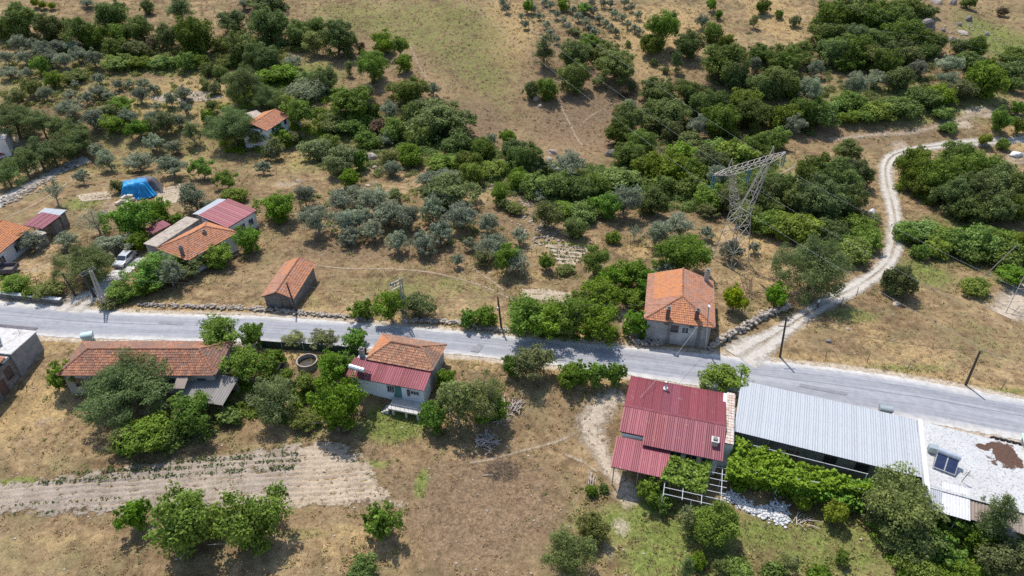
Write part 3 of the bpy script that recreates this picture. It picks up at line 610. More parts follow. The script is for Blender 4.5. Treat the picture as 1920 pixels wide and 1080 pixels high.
# ------------------------------------------------------------------ building helpers
class Fr:
    """A building frame: x along the front eave A to B, y to the back, z from the ground."""
    def __init__(s, name, label, cat, A, B, C, ze, z0=None, D=None, rot=0.0):
        mid = PZ((A[0] + B[0] + 2 * C[0]) / 4, (A[1] + B[1] + 2 * C[1]) / 4, ze)
        s.z0 = tz(mid.x, mid.y) if z0 is None else z0
        a, b, c = PZ(*A, s.z0 + ze), PZ(*B, s.z0 + ze), PZ(*C, s.z0 + ze)
        d = b - a; s.L = d.length; m_ = (a + b) / 2; d = Matrix.Rotation(math.radians(rot), 3, 'Z') @ d; a = m_ - d / 2; b = m_ + d / 2; s.ux = d.normalized(); s.uy = Vector((-s.ux.y, s.ux.x, 0)); s.D = (c - a).dot(s.uy) if D is None else D
        s.o = Vector((a.x, a.y, s.z0)); s.rz = math.atan2(s.ux.y, s.ux.x)
        s.e = empty(name, s.o, s.rz, label, cat); s.ze = ze
    def at(s, x, y, z):
        p = PZ(x, y, s.z0 + z) - s.o; return Vector((p.dot(s.ux), p.dot(s.uy), z))
    def w(s, p): return s.o + s.ux * p[0] + s.uy * p[1] + Vector((0, 0, p[2]))
    def walls(s, x0, x1, y0, y1, z1, mat, z0=-2.5, name='wall'):
        return MB().box(x0, x1, y0, y1, z0, z1).build(name, mat, s.e)
def slope(fr, pts, mat, tw=.23, tl=.34, patch=None, name='roof_tiles', age=.25):
    pts = [Vector(p) for p in pts]; U = (pts[1] - pts[0]).normalized()
    N = Vector((0, 0, 0))
    for i in range(1, len(pts) - 1): N += (pts[i] - pts[0]).cross(pts[i + 1] - pts[0])
    N.normalize()
    if N.z < 0: N = -N; pts = [pts[1], pts[0]] + pts[2:][::-1]; U = -U
    Vv = N.cross(U)
    poly = [((p - pts[0]).dot(U), (p - pts[0]).dot(Vv)) for p in pts]
    u0, u1 = min(p[0] for p in poly), max(p[0] for p in poly); v1 = max(p[1] for p in poly)
    us = np.arange(u0 + tw / 2, u1 + tw * .3, tw); vs_ = np.arange(-.05, v1 + tl * .2, tl)
    UU, VV = np.meshgrid(us, vs_); ok = inpoly(UU, np.maximum(VV + tl * .45, .02), poly)
    UU, VV = UU[ok], VV[ok]; n = len(UU)
    rng = np.random.default_rng(int(abs(pts[0].x * 100 + pts[0].y * 31 + v1 * 977)) % 99991)
    prof = np.array([(-.5, 0.0), (-.22, .055), (.22, .055), (.5, 0.0)])
    jt = rng.normal(0, .012, n); ju = rng.normal(0, .008, n)
    V = np.zeros((n, 8, 3))
    o = np.array(pts[0]); u_ = np.array(U); v_ = np.array(Vv); n_ = np.array(N)
    for k, (a, h) in enumerate(prof):
        for e, (dv, dh) in enumerate(((0.0, .055), (tl * 1.12, .012))):
            V[:, e * 4 + k] = o + (UU + ju + a * tw)[:, None] * u_ + (VV + dv)[:, None] * v_ + (h + dh + jt * (1 - e) + .01)[:, None] * n_
    base = (np.arange(n) * 8)[:, None]
    Q = np.concatenate([base + np.array([k, k + 1, k + 5, k + 4]) for k in range(3)] )
    tone = np.clip(rng.normal(.5, .3, n), 0, 1); ag = np.clip(rng.normal(age, .12, n), 0, 1)
    if patch is not None: tone = np.clip(tone + patch(UU, VV), 0, 1); ag = np.clip(ag - .5 * patch(UU, VV), 0, 1)
    me = mesh_np('roof_tiles', V.reshape(-1, 3), Q, mat, {'tone': ('FACE', np.tile(tone, 3)), 'age': ('FACE', np.tile(ag, 3))})
    o_ = tag(link(name, me, fr.e), kind='stuff')
    MB().face([p - N * .02 for p in pts]).face([p - N * .1 for p in reversed(pts)]).build('roof_boards', M['wood'], fr.e)
    return o_
def caps(fr, p, q, mat, r=.13, step=.4):
    p, q = Vector(p), Vector(q); d = q - p; n = max(2, int(d.length / step)); mb = MB(); T = []; A = []
    for i in range(n):
        a = p + d * (i / n); b = p + d * ((i + 1.08) / n); z = Vector((0, 0, .07 + random.uniform(-.01, .02)))
        mb.tube(a + z, b + z - Vector((0, 0, .02)), r * 1.05, r * .9, 6, False)
        tn = random.uniform(.1, .8); T += [tn] * 6; A += [random.uniform(.1, .6)] * 6
    me = mb.mesh('ridge_cap', mat)
    for an, arr in (('tone', T), ('age', A)):
        at = me.attributes.new(an, 'FLOAT', 'FACE'); at.data.foreach_set('value', arr)
    return tag(link('ridge_cap', me, fr.e), kind='stuff')
def sheet_mesh(w, ln, pitch, amp, mat, round_=False):
    n = max(1, round(w / pitch)); pr = []
    for i in range(n):
        b = i * w / n; p = w / n
        if round_: pr += [(b, 0), (b + p * .25, amp), (b + p * .5, 0), (b + p * .75, -amp)]
        else: pr += [(b, 0), (b + p * .68, 0), (b + p * .76, amp), (b + p * .92, amp)]
    pr.append((w, 0)); V = [(x, 0, h) for x, h in pr] + [(x, ln, h) for x, h in pr]; k = len(pr)
    return mesh_np('roof_sheet', V, [(i, i + 1, k + i + 1, k + i) for i in range(k - 1)], mat)
def sheets(fr, pts, mats, w=1.0, pitch=.25, amp=.045, round_=False, name='roof_sheet', under=True, step_lap=.004, pick=None):
    A, B, C, Dp = [Vector(p) for p in pts]; U = (B - A).normalized(); L = (B - A).length; up = Dp - A; Vv = (up - U * up.dot(U)).normalized(); ln = (Dp - A).dot(Vv)
    N = U.cross(Vv); n = max(1, round(L / w)); sw = L / n; skew = up.dot(U) / ln
    cache = {}
    for i in range(n):
        m = mats[pick(i, n)] if pick else mats[i % len(mats)]
        if m not in cache: cache[m] = sheet_mesh(sw + .03, ln, pitch, amp, M[m], round_)
        o = link(name, cache[m], fr.e); X = U; Y = (Vv + U * skew)
        p = A + U * (i * sw) + N * (step_lap * (i % 2) + random.uniform(0, .003))
        o.matrix_basis = Matrix(((X.x, Y.x, N.x, p.x), (X.y, Y.y, N.y, p.y), (X.z, Y.z, N.z, p.z), (0, 0, 0, 1)))
    if under: MB().face([q - N * .06 for q in (A, B, C, Dp)]).face([q - N * .14 for q in (Dp, C, B, A)]).build('roof_boards', M['wood'], fr.e)
def opening(fr, x, y, z, w, h, side='front', frame='frame_white', pane='glass', name='window', sill=True, bars=1):
    o = MB()
    o.box(-w / 2 - .07, -w / 2, -.06, .05, 0, h).box(w / 2, w / 2 + .07, -.06, .05, 0, h).box(-w / 2 - .07, w / 2 + .07, -.06, .05, h, h + .07)
    if sill: o.box(-w / 2 - .12, w / 2 + .12, -.14, .05, -.07, 0)
    rz = {'front': 0, 'right': math.pi / 2, 'back': math.pi, 'left': -math.pi / 2}[side]
    ob = link(name, o.mesh(name, M[frame]), fr.e, (x, y, z), rz)
    MB().box(-w / 2, w / 2, -.02, .04, 0, h).build('pane' if pane == 'glass' else 'leaf', M[pane], ob)
    for b in range(bars): xx = -w / 2 + w * (b + 1) / (bars + 1); MB().box(xx - .025, xx + .025, -.045, -.021, .0, h).build('mullion', M[frame], ob)
    return ob
def chimney(fr, p, w, d, h, mat='grey_wall', cap=True, drop=1.0):
    o = bevel(MB().box(p[0] - w / 2, p[0] + w / 2, p[1] - d / 2, p[1] + d / 2, p[2] - drop, p[2] + h).build('chimney', M[mat], fr.e), .03)
    if cap:
        MB().box(p[0] - w / 2 - .06, p[0] + w / 2 + .06, p[1] - d / 2 - .06, p[1] + d / 2 + .06, p[2] + h + .002, p[2] + h + .07).box(p[0] - w * .3, p[0] + w * .3, p[1] - d * .3, p[1] + d * .3, p[2] + h + .07, p[2] + h + .3).build('chimney_cap', M['tile_dark'] if 'tile_dark' in M else M['dark_wall'], o)
    return o

# ------------------------------------------------------------------ stone house by the track junction
f = Fr('stone_house', 'grey plastered house with hipped orange tile roof at the track junction', 'house', (1208, 602), (1340, 611), (1357, 530), 3.5, rot=-5.5)
L, D, ze = f.L, f.D, 3.5; zr = ze + 1.55; xm = L * .52; yh = D * .36
print('stone house', L, D)
A_, B_2, C_2, D_2 = (0, 0, ze), (L, 0, ze), (L, D, ze), (0, D, ze); R0, R1 = (xm, yh, zr), (xm, D, zr)
f.walls(.4, L - .4, .4, D - .35, ze + .02, M['grey_wall'])
MB().face([(.4, D - .36, ze), (L - .4, D - .36, ze), (xm, D - .36, zr - .15)]).face([(L - .4, D - .34, ze), (.4, D - .34, ze), (xm, D - .34, zr - .15)]).build('gable_wall', M['grey_wall'], f.e)
pf = lambda u, v: .55 * (np.sin(u * .9 + 1.0) > .15) * (u > 1.5) - .12
slope(f, [D_2, A_, R0, R1], M['tile_orange'], patch=lambda u, v: np.where((u < D * .62) & (v > .9), .42, -.18), age=.42)
slope(f, [B_2, C_2, R1, R0], M['tile_orange'], age=.5)
slope(f, [A_, B_2, R0], M['tile_orange'], patch=lambda u, v: .12, age=.25)
for p, q in ((R0, R1), (A_, R0), (B_2, R0)): caps(f, p, q, M['tile_old'])
MB().box(-.02, L + .02, -.03, .03, ze - .12, ze - .01).build('fascia', M['wood'], f.e)
for px, h in (((1251, 598), 1.5), ((1305, 600), 1.5)): q = f.at(*px, ze + .2); chimney(f, (q.x, max(.5, q.y), ze + .3), .5, .5, h, 'frame_brown')
q = f.at(1326, 528, zr - .3); chimney(f, (q.x, D - .6, zr - .5), .6, .6, 1.0, 'grey_wall')
for px, w, h, fr_ in ((1264, .85, .9, 'frame_brown'), (1284, .75, .85, 'frame_white')):
    q = f.at(px, 618, 1.9); opening(f, q.x, .4, 1.85, w, h, frame=fr_)
q = f.at(1296, 608, 2.6); opening(f, q.x, .4, 2.75, .4, .3, frame='frame_brown', sill=False, bars=0)
for px in (1254, 1309): q = f.at(px, 620, 1.5); MB().box(q.x - .18, q.x + .18, .24, .42, -2, ze).build('wall_pier', M['dark_wall'], f.e)
MB().tube((1.1, .36, 0), (1.1, .36, ze + .9), .04).build('downpipe', M['galv'], f.e)
MB().box(-.9, .4, 1.0, 3.4, -1, 1.9).build('side_porch', M['darkconcrete'], f.e)
STONE = f
# ------------------------------------------------------------------ middle house: tiles behind, red sheets in front
f = Fr('village_house', 'bluish white two-storey house with half tiled and half red metal roof', 'house', (648, 705), (795, 733), (825, 646), 4.6, z0=-2.75)
L, D = f.L, f.D; print('middle house', L, D); MID = f
zf = 4.6; m0 = f.at(664, 674, 5.4); m1 = f.at(810, 690, 5.4); ym = (m0.y + m1.y) / 2; yb = f.at(825, 646, 5.2).y; print('ym', ym, yb)
sheets(f, [(0, 0, zf), (L, 0, zf), (L, ym, 5.35), (0, ym, 5.35)], ['red_metal', 'red_pink', 'red_pink'], 1.05, .26, .036)
x0 = f.at(690, 670, 5.3).x; tl_ = [(x0, ym - .1, 5.42), (L + .1, ym - .1, 5.42), (L + .1, yb, 5.3), (x0, yb, 5.3)]
yr = (ym + yb) / 2; r0, r1 = (x0 + (yb - ym) * .45, yr, 6.55), (L - (yb - ym) * .45, yr, 6.55)
slope(f, [tl_[0], tl_[1], r1, r0], M['tile_brown'], age=.35); slope(f, [tl_[1], tl_[2], r1], M['tile_brown'], age=.55, patch=lambda u, v: np.where(u > 3.2, .3, -.1))
slope(f, [tl_[2], tl_[3], r0, r1], M['tile_brown'], age=.6); slope(f, [tl_[3], tl_[0], r0], M['tile_orange'], age=.2, patch=lambda u, v: .25)
for p, q in ((r0, r1), (tl_[0], r0), (tl_[1], r1), (tl_[2], r1), (tl_[3], r0)): caps(f, p, q, M['tile_brown'])
f.walls(.45, L - .3, .5, ym, 4.55, M['blue_white']); f.walls(x0 + .3, L - .25, ym + .01, yb - .3, 5.25, M['grey_wall'], name='rear_wall')
q = f.at(735, 748, 2.9); opening(f, f.at(728, 740, 3.2).x, .5, 2.95, .85, .95, frame='frame_white', bars=2)
opening(f, f.at(745, 745, 2.5).x, .5, 2.2, .85, 2.0, frame='green_door', pane='green_door', name='door', sill=False, bars=0)
opening(f, f.at(777, 742, 3.2).x, .5, 3.3, 1.0, .42, frame='frame_white', bars=2)
qx = f.at(764, 745, 3).x; MB().box(qx - .15, qx + .15, .34, .5, 2.9, 3.8).build('meter_box', M['frame_brown'], f.e)
bx0 = f.at(738, 755, 2.1).x
MB().box(bx0 - .3, L - .2, -1.5, .5, 1.95, 2.15).build('balcony_slab', M['concrete'], f.e)
for xx in (bx0 + .3, (bx0 + L) / 2, L - .5): MB().box(xx - .12, xx + .12, -1.4, -1.16, -2.5, 1.95).build('balcony_post', M['concrete'], f.e)
st = empty('s', (0, 0, 0)); bpy.data.objects.remove(st)
stb = MB()
for i in range(9): stb.box(bx0 - .32 - (i + 1) * .3, bx0 - .32 - i * .3 + .02, -1.5, -.45, -2.5, 1.95 - (i + 1) * .21)
stb.build('stairs', M['concrete'], f.e)
for i in range(7): xx = bx0 + .2 + i * (L - bx0 - .6) / 6; MB().tube((xx, -1.45, 2.15), (xx, -1.45, 2.95), .02).build('railing_bar', M['galv'], f.e)
MB().tube((bx0 + .2, -1.45, 2.95), (L - .4, -1.45, 2.95), .025).build('railing', M['galv'], f.e)
MB().box(f.at(668, 752, 1).x - .7, f.at(668, 752, 1).x + .7, .3, .52, -2.4, 1.2).build('cellar_door', M['frame_brown'], f.e)
qc = f.at(690, 664, 5.2); chimney(f, (max(.7, qc.x - .5), ym + .55, 4.8), .55, .55, 1.5, 'grey_wall', drop=4.5)
MB().box(.2, x0 + .1, ym + .05, ym + .9, 5.0, 5.12).build('flashing_sheet', M['white_metal'], f.e)
def solar(name, fr, p, label, tilt=.75, w=1.8, ln=1.9, yaw=0.0, tank=True, legs=True, panel='solar'):
    wp = fr.w(p); e = empty(name, wp, fr.rz + yaw, label, 'solar heater')
    s, c = math.sin(tilt), math.cos(tilt); P3 = lambda x, t, o=0: (x, t * c - o * s, .15 + t * s + o * c)
    mb = MB(); n = [P3(-w / 2, 0), P3(w / 2, 0), P3(w / 2, ln), P3(-w / 2, ln)]; u = [P3(-w / 2, 0, .09), P3(w / 2, 0, .09), P3(w / 2, ln, .09), P3(-w / 2, ln, .09)]
    mb.v += n + u
    for q_ in ((3, 2, 1, 0), (4, 5, 6, 7), (0, 1, 5, 4), (1, 2, 6, 5), (2, 3, 7, 6), (3, 0, 4, 7)): mb.f.append(q_)
    col = mb.build('collector', M['galv'], e)
    for k in (-1, 1): MB().face([P3(k * w / 4 - w * .22, .08, .094), P3(k * w / 4 + w * .22, .08, .094), P3(k * w / 4 + w * .22, ln - .08, .094), P3(k * w / 4 - w * .22, ln - .08, .094)]).build('glazing', M[panel], col)
    zt = .15 + ln * s + .2; yt = ln * c + .15
    if tank: MB().tube((-w / 2 - .05, yt, zt), (w / 2 + .05, yt, zt), .3, None, 14).build('tank', M['tank'], e, smooth=False)
    if legs:
        for xx in (-w / 2, w / 2):
            for (a, b) in (((xx, yt, 0), (xx, yt, zt)), ((xx, 0, 0), (xx, 0, .2)), ((xx, 0, .05), (xx, yt, .05)), ((xx, yt * .5, .05), (xx, yt, zt * .8))): MB().tube(a, b, .025, None, 4).build('strut', M['galv'], e)
    return e
q = f.at(678, 690, 5.2); zs = 4.6 + .75 * max(0, q.y) / ym
solar('solar_water_heater', f, (q.x + .4, q.y - .2, zs + .02), 'solar water heater with steel tank on the red metal roof half', .8, 1.9, 1.6, math.pi * .96, panel='glass')
# ------------------------------------------------------------------ long tiled building on the left
f = Fr('long_house', 'long low building with hipped weathered tile roof beside the road', 'house', (106, 704), (403, 704), (378, 641), 2.9)
L, D, ze = f.L, f.D, 2.9; zr = ze + 1.45; print('long', L, D, f.z0); LONG = f
Q4 = [(0, 0, ze), (L, 0, ze), (L, D, ze), (0, D, ze)]; ra, rb = (D * .42, D * .5, zr), (L - D * .42, D * .5, zr)
slope(f, [Q4[0], Q4[1], rb, ra], M['tile_old'], age=.42, patch=lambda u, v: .22 * np.sin(u * .8) * np.sin(v * 1.7 + u * .3)); slope(f, [Q4[1], Q4[2], rb], M['tile_old'], age=.65)
slope(f, [Q4[2], Q4[3], ra, rb], M['tile_old'], age=.6, patch=lambda u, v: np.where(u < L * .22, .35, -.05) + .2 * np.sin(u * 1.1)); slope(f, [Q4[3], Q4[0], ra], M['tile_old'], age=.7)
for p, q in ((ra, rb), (Q4[0], ra), (Q4[1], rb), (Q4[2], rb), (Q4[3], ra)): caps(f, p, q, M['tile_old'])
f.walls(.4, L - .4, .4, D - .4, ze, M['grey_wall'])
for i in range(5): opening(f, 2 + i * (L - 4) / 4, .4, .9, .9, 1.1, frame='frame_brown')
opening(f, L * .62, .4, -.3, 1.0, 2.0, frame='frame_brown', pane='frame_brown', name='door', sill=False, bars=0)
sheets(f, [(L * .76, -1.6, 2.3), (L - 3.2, -1.6, 2.3), (L - 3.2, 0.1, 2.75), (L * .76, 0.1, 2.75)], ['browncorr', 'fibre'], .9, .18, .03, True, 'lean_to_sheet', False)
f2 = Fr('corrugated_shed', 'open shed under grey corrugated fibre cement sheets beside the tiled roof', 'shed', (333, 747), (417, 760), (441, 715), 2.2)
L2, D2 = f2.L, f2.D; print('shed', L2, D2)
sheets(f2, [(0, 0, 2.2), (L2, 0, 2.2), (L2, D2, 2.95), (0, D2, 2.95)], ['fibre'], 1.0, .3, .06, True, pick=lambda i, n: 0)
for xx in (.3, L2 * .5, L2 - .3): MB().box(xx - .08, xx + .08, .25, .41, -2.5, 2.1).build('post', M['wood'], f2.e)
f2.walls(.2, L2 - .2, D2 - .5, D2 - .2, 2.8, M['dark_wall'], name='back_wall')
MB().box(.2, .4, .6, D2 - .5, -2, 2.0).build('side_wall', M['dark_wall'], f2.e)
# ------------------------------------------------------------------ flat roofed concrete house at the left edge
R = PZ(67, 622, 3.1); Qp = PZ(12, 671, 3.1); dirv = (Qp - R); dirv.z = 0; dirv.normalize()
e = empty('flat_roof_house', (R.x, R.y, -.2), math.atan2(dirv.y, dirv.x) + math.pi / 2, 'grey rendered house with flat pale roof cut by the left edge', 'house'); f = Fr.__new__(Fr); f.e = e; f.o = Vector((R.x, R.y, -.2)); f.rz = e.rotation_euler[2]; f.ux = Vector((math.cos(f.rz), math.sin(f.rz), 0)); f.uy = Vector((-f.ux.y, f.ux.x, 0)); f.z0 = -.2
# local: x runs away from the wall, -y along the wall towards the camera
Wx = -9.5
MB().box(Wx, -.02, -4.4, -.02, -3, 3.2).build('wall', M['darkconcrete'], e)
MB().box(Wx, -.22, -14, -4.42, -3.4, 2.7).build('rear_wing', M['dark_wall'], e)
bevel(MB().box(Wx - .2, .12, -4.5, .12, 3.2, 3.38).build('roof_slab', M['concrete'], e), .03)
MB().box(Wx, -.3, -5.6, -4.52, 2.72, 3.05).build('parapet', M['concrete'], e)
slope(f, [(Wx, -14.2, 2.75), (0, -14.2, 2.75), (0, -5.2, 3.4), (Wx, -5.2, 3.4)], M['tile_orange'])
for yy, ww in ((-5.6, .9), (-8.6, .8), (-11.2, .8)): opening(f, -.2, yy, .6, ww, 1.4, 'right', 'frame_brown')
opening(f, -.2, -7.1, -.8, .9, 2.0, 'right', 'frame_brown', 'frame_brown', 'door', False, 0)
MB().box(-7, -1.2, .13, 1.6, 2.5, 2.58).build('awning', M['darktarp'], e)
qs = Vector((-2.6, -2.6, 3.4)); solar('solar_water_heater', f, qs, 'solar water heater with blue tank frame on the flat left roof', .7, 1.8, 1.5, math.pi * .75, panel='glass')
MB().tube(f.w((-1.7, -.6, 3.38)), f.w((-1.75, -.62, 4.6)), .025).build('aerial_mast', M['galv'])
tag(bpy.data.objects['aerial_mast'], 'thin bent aerial mast on the flat left roof', 'aerial')
# ------------------------------------------------------------------ small barn
f = Fr('stone_barn', 'small stone barn with worn gabled tile roof in the meadow', 'barn', (490, 557), (550, 561), (593, 495), 2.2)
L, D, ze = f.L, f.D, 2.2; zr = ze + .95; print('barn', L, D)
slope(f, [(0, D, ze), (0, 0, ze), (L / 2, 0, zr), (L / 2, D, zr)], M['tile_orange'], age=.55, patch=lambda u, v: np.where((u < D * .45) & (v > .8), .35, 0) - np.where(u > D * .8, .1, 0))
slope(f, [(L, 0, ze), (L, D, ze), (L / 2, D, zr), (L / 2, 0, zr)], M['tile_orange'], age=.4)
caps(f, (L / 2, 0, zr), (L / 2, D, zr), M['tile_old']); caps(f, (L / 2, D, zr), (L, D, ze), M['tile_old'], .1); caps(f, (0, 0, ze), (L / 2, 0, zr), M['tile_old'], .08); caps(f, (L / 2, 0, zr), (L, 0, ze), M['tile_old'], .08)
mb = MB(); mb.prism([(.25, .3), (L - .25, .3), (L - .25, D - .3), (.25, D - .3)], -1.5, ze + .02).build('wall', M['dark_wall'], f.e)
for yy in (.3, D - .3): MB().prism([(.3, yy - .01), (L - .3, yy - .01), (L - .3, yy + .2 * (1 if yy < 1 else -1)), (.3, yy + .2 * (1 if yy < 1 else -1))][::1 if yy < 1 else -1], ze - .5, [ze, ze, ze, ze]).build('gable_base', M['dark_wall'], f.e)
MB().face([(.3, .32, ze), (L - .3, .32, ze), (L / 2, .32, zr - .06)]).build('gable_wall', M['wood'], f.e)
opening(f, L * .7, .3, .2, 1.1, 1.6, frame='frame_brown', pane='wood', name='door', sill=False, bars=0)
# ------------------------------------------------------------------ farmhouse group on the left
f = Fr('tiled_farmhouse', 'white farmhouse under a hipped terracotta roof with two slim chimneys', 'house', (294, 466), (352, 489), (434, 432), 2.9)
L, D, ze = f.L, f.D, 2.9; zr = ze + 1.5; print('farm', L, D)
Q4 = [(0, 0, ze), (L, 0, ze), (L, D, ze), (0, D, ze)]; ra, rb = (L / 2, L * .5, zr), (L / 2, D - L * .42, zr)
slope(f, [Q4[0], Q4[1], ra], M['tile_orange'], age=.35); slope(f, [Q4[1], Q4[2], rb, ra], M['tile_orange'], age=.35); slope(f, [Q4[2], Q4[3], rb], M['tile_orange'], age=.1, patch=lambda u, v: .3); slope(f, [Q4[3], Q4[0], ra, rb], M['tile_orange'], age=.1, patch=lambda u, v: .25)
for p, q in ((ra, rb), (Q4[0], ra), (Q4[1], ra), (Q4[2], rb), (Q4[3], rb)): caps(f, p, q, M['tile_old'])
f.walls(.35, L - .35, .35, D - .35, ze, M['white_wall'])
for px, zz in (((386, 445), 3.3), ((336, 480), 3.2)): q = f.at(*px, zz); chimney(f, (min(q.x, L - .6), max(.6, q.y), 3.1), .45, .45, 1.3, 'dark_wall')
opening(f, L - .35, D * .3, .9, .9, 1.1, 'right'); opening(f, L - .35, D * .75, .9, .9, 1.1, 'right')
f = Fr('red_sheet_wing', 'white walled wing with faded red sheet roof behind the tiled farmhouse', 'outbuilding', (427, 427), (482, 394), (433, 377), 3.0)
L, D = f.L, f.D; print('wing', L, D)
sheets(f, [(0, 0, 3.0), (L, 0, 3.0), (L, D, 3.7), (0, D, 3.7)], ['red_pink', 'red_metal'], 1.2, .4, .04, pick=lambda i, n: 1 if i > n * .6 else 0)
f.walls(.3, L - .3, .3, D - .2, 2.95, M['white_wall'])
for i in range(3): opening(f, L * (.2 + .28 * i), .3, 1.0, .9, 1.0)
opening(f, L * .35, .3, -.2, .9, 2.0, frame='frame_brown', pane='frame_brown', name='door', sill=False, bars=0)
f = Fr('white_sheet_lean_to', 'pale metal lean-to roof at the back of the red sheet wing', 'shed', (386, 407), (434, 378), (410, 371), 3.3)
sheets(f, [(0, .15, 3.6), (f.L, .15, 3.6), (f.L, f.D, 3.2), (0, f.D, 3.2)], ['white_metal'], 1.2, .3, .03); f.walls(.3, f.L - .3, .45, f.D - .3, 3.05, M['grey_wall'])
f = Fr('flat_concrete_annexe', 'annexe with bare grey flat concrete roof left of the tiled farmhouse', 'outbuilding', (294, 463), (374, 411), (350, 405), 2.7)
bevel(MB().box(0, f.L, 0, f.D, 2.55, 2.72).build('roof_slab', M['darkconcrete2'] if 'darkconcrete2' in M else M['stone'], f.e), .03); f.walls(.2, f.L - .2, .2, f.D - .2, 2.55, M['grey_wall'])
f = Fr('maroon_awning', 'small maroon metal awning beside the flat concrete annexe', 'awning', (287, 437), (320, 420), (313, 417), 2.3)
f.D = 1.8; sheets(f, [(0, 0, 2.2), (f.L, 0, 2.2), (f.L, f.D, 2.5), (0, f.D, 2.5)], ['maroon'], .9, .3, .03, under=False)
for xx in (.1, f.L - .1): MB().tube((xx, .1, -1), (xx, .1, 2.18), .04).build('post', M['galv'], f.e); MB().tube((xx, f.D - .1, -1), (xx, f.D - .1, 2.45), .04).build('post', M['galv'], f.e)
# ------------------------------------------------------------------ orange roofed house and maroon shed at the left edge
f = Fr('orange_roof_house', 'house with fresh orange tile roof cut by the left edge', 'house', (-37, 505), (57, 428), (-5, 400), 2.8, D=8.0)
L, D, ze = f.L, f.D, 2.8; zr = ze + 1.35
slope(f, [(0, 0, ze), (L, 0, ze), (L, D / 2, zr), (0, D / 2, zr)], M['tile_orange'], age=0, patch=lambda u, v: .35); slope(f, [(L, D, ze), (0, D, ze), (0, D / 2, zr), (L, D / 2, zr)], M['tile_orange'], age=0, patch=lambda u, v: .4)
caps(f, (0, D / 2, zr), (L, D / 2, zr), M['tile_orange']); caps(f, (L, 0, ze), (L, D / 2, zr), M['tile_orange'], .08)
f.walls(.4, L - .4, .5, D - .5, ze, M['white_wall'])
MB().face([(L - .41, .5, ze), (L - .41, D - .5, ze), (L - .41, D / 2, zr - .1)]).build('gable_wall', M['white_wall'], f.e)
opening(f, L * .7, .5, .8, 1.0, 1.1); opening(f, L * .4, .5, .8, 1.0, 1.1)
f = Fr('maroon_roof_shed', 'open shed with maroon metal roof beside the orange tile roof', 'shed', (42, 420), (79, 427), (108, 405), 2.6)
L, D = f.L, f.D; print('maroon shed', L, D)
sheets(f, [(0, 0, 2.4), (L, 0, 2.4), (L, D, 2.8), (0, D, 2.8)], ['maroon'], 1.0, .25, .04)
for xx in (.15, L / 2, L - .15):
    for yy, h in ((.15, 2.35), (D - .15, 2.7)): MB().box(xx - .06, xx + .06, yy - .06, yy + .06, -1, h).build('post', M['wood'], f.e)
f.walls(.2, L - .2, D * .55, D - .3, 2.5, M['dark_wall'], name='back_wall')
f = Fr('pale_sheet_strip', 'pale metal strip roof behind the maroon shed', 'shed', (68, 400), (110, 404), (112, 398), 2.6); sheets(f, [(0, .1, 2.5), (f.L, .1, 2.5), (f.L, 1.9, 2.6), (0, 1.9, 2.6)], ['white_metal'], 1.1, .3, .03)
f.walls(.2, f.L - .2, .3, 1.6, 2.4, M['dark_wall'])
f = Fr('grey_annexe', 'low grey panel annexe below the maroon shed', 'outbuilding', (64, 447), (88, 437), (78, 428), 2.0); bevel(MB().box(0, f.L, 0, f.D, 1.9, 2.05).build('roof_slab', M['stone'], f.e), .03); f.walls(.15, f.L - .15, .15, f.D - .15, 1.9, M['grey_wall'])
# ------------------------------------------------------------------ far white house among trees
f = Fr('far_house', 'distant white house with red tile roof among the trees', 'house', (500, 246), (544, 217), (497, 209), 2.6, D=6.5)
L, D, ze = f.L, f.D, 2.6; zr = ze + 1.1; print('far', L, D)
slope(f, [(0, 0, ze), (L, 0, ze), (L, D / 2, zr), (0, D / 2, zr)], M['tile_orange'], age=.3); slope(f, [(L, D, ze), (0, D, ze), (0, D / 2, zr), (L, D / 2, zr)], M['tile_orange'], age=.05, patch=lambda u, v: .25)
caps(f, (0, D / 2, zr), (L, D / 2, zr), M['tile_orange']); f.walls(.3, L - .3, .4, D - .4, ze, M['white_wall'])
MB().face([(L - .31, .4, ze), (L - .31, D - .4, ze), (L - .31, D / 2, zr - .1)]).build('gable_wall', M['white_wall'], f.e)
opening(f, L * .82, .4, 1.3, .9, 1.2, bars=0); opening(f, L * .6, .4, 1.3, .8, .8, bars=0); opening(f, L * .3, .4, 1.3, .9, 1.0, bars=0)
f2 = Fr('white_outhouse', 'small white box annexe in front of the distant house', 'outbuilding', (519, 248), (533, 241), (527, 236), 2.2); f2.walls(.1, f2.L - .1, .1, 1.9, 2.1, M['white_wall']); MB().box(0, f2.L, 0, 2, 2.1, 2.22).build('roof_slab', M['concrete'], f2.e)
f2 = Fr('far_flat_roof', 'grey flat roof behind the distant white house', 'outbuilding', (459, 212), (484, 228), (498, 217), 3.0); MB().box(0, f2.L, 0, f2.D, 2.85, 3.0).build('roof_slab', M['stone'], f2.e); f2.walls(.2, f2.L - .2, .2, f2.D - .2, 2.85, M['grey_wall'])
f2 = Fr('edge_white_house', 'white house corner at the left edge above the pine row', 'house', (-60, 268), (8, 259), (-2, 243), 2.8, D=5.5); f2.walls(0, f2.L, 0, f2.D, 2.7, M['white_wall']); MB().box(-.3, f2.L + .25, -.3, f2.D + .3, 2.7, 2.86).build('roof_slab', M['concrete'], f2.e)
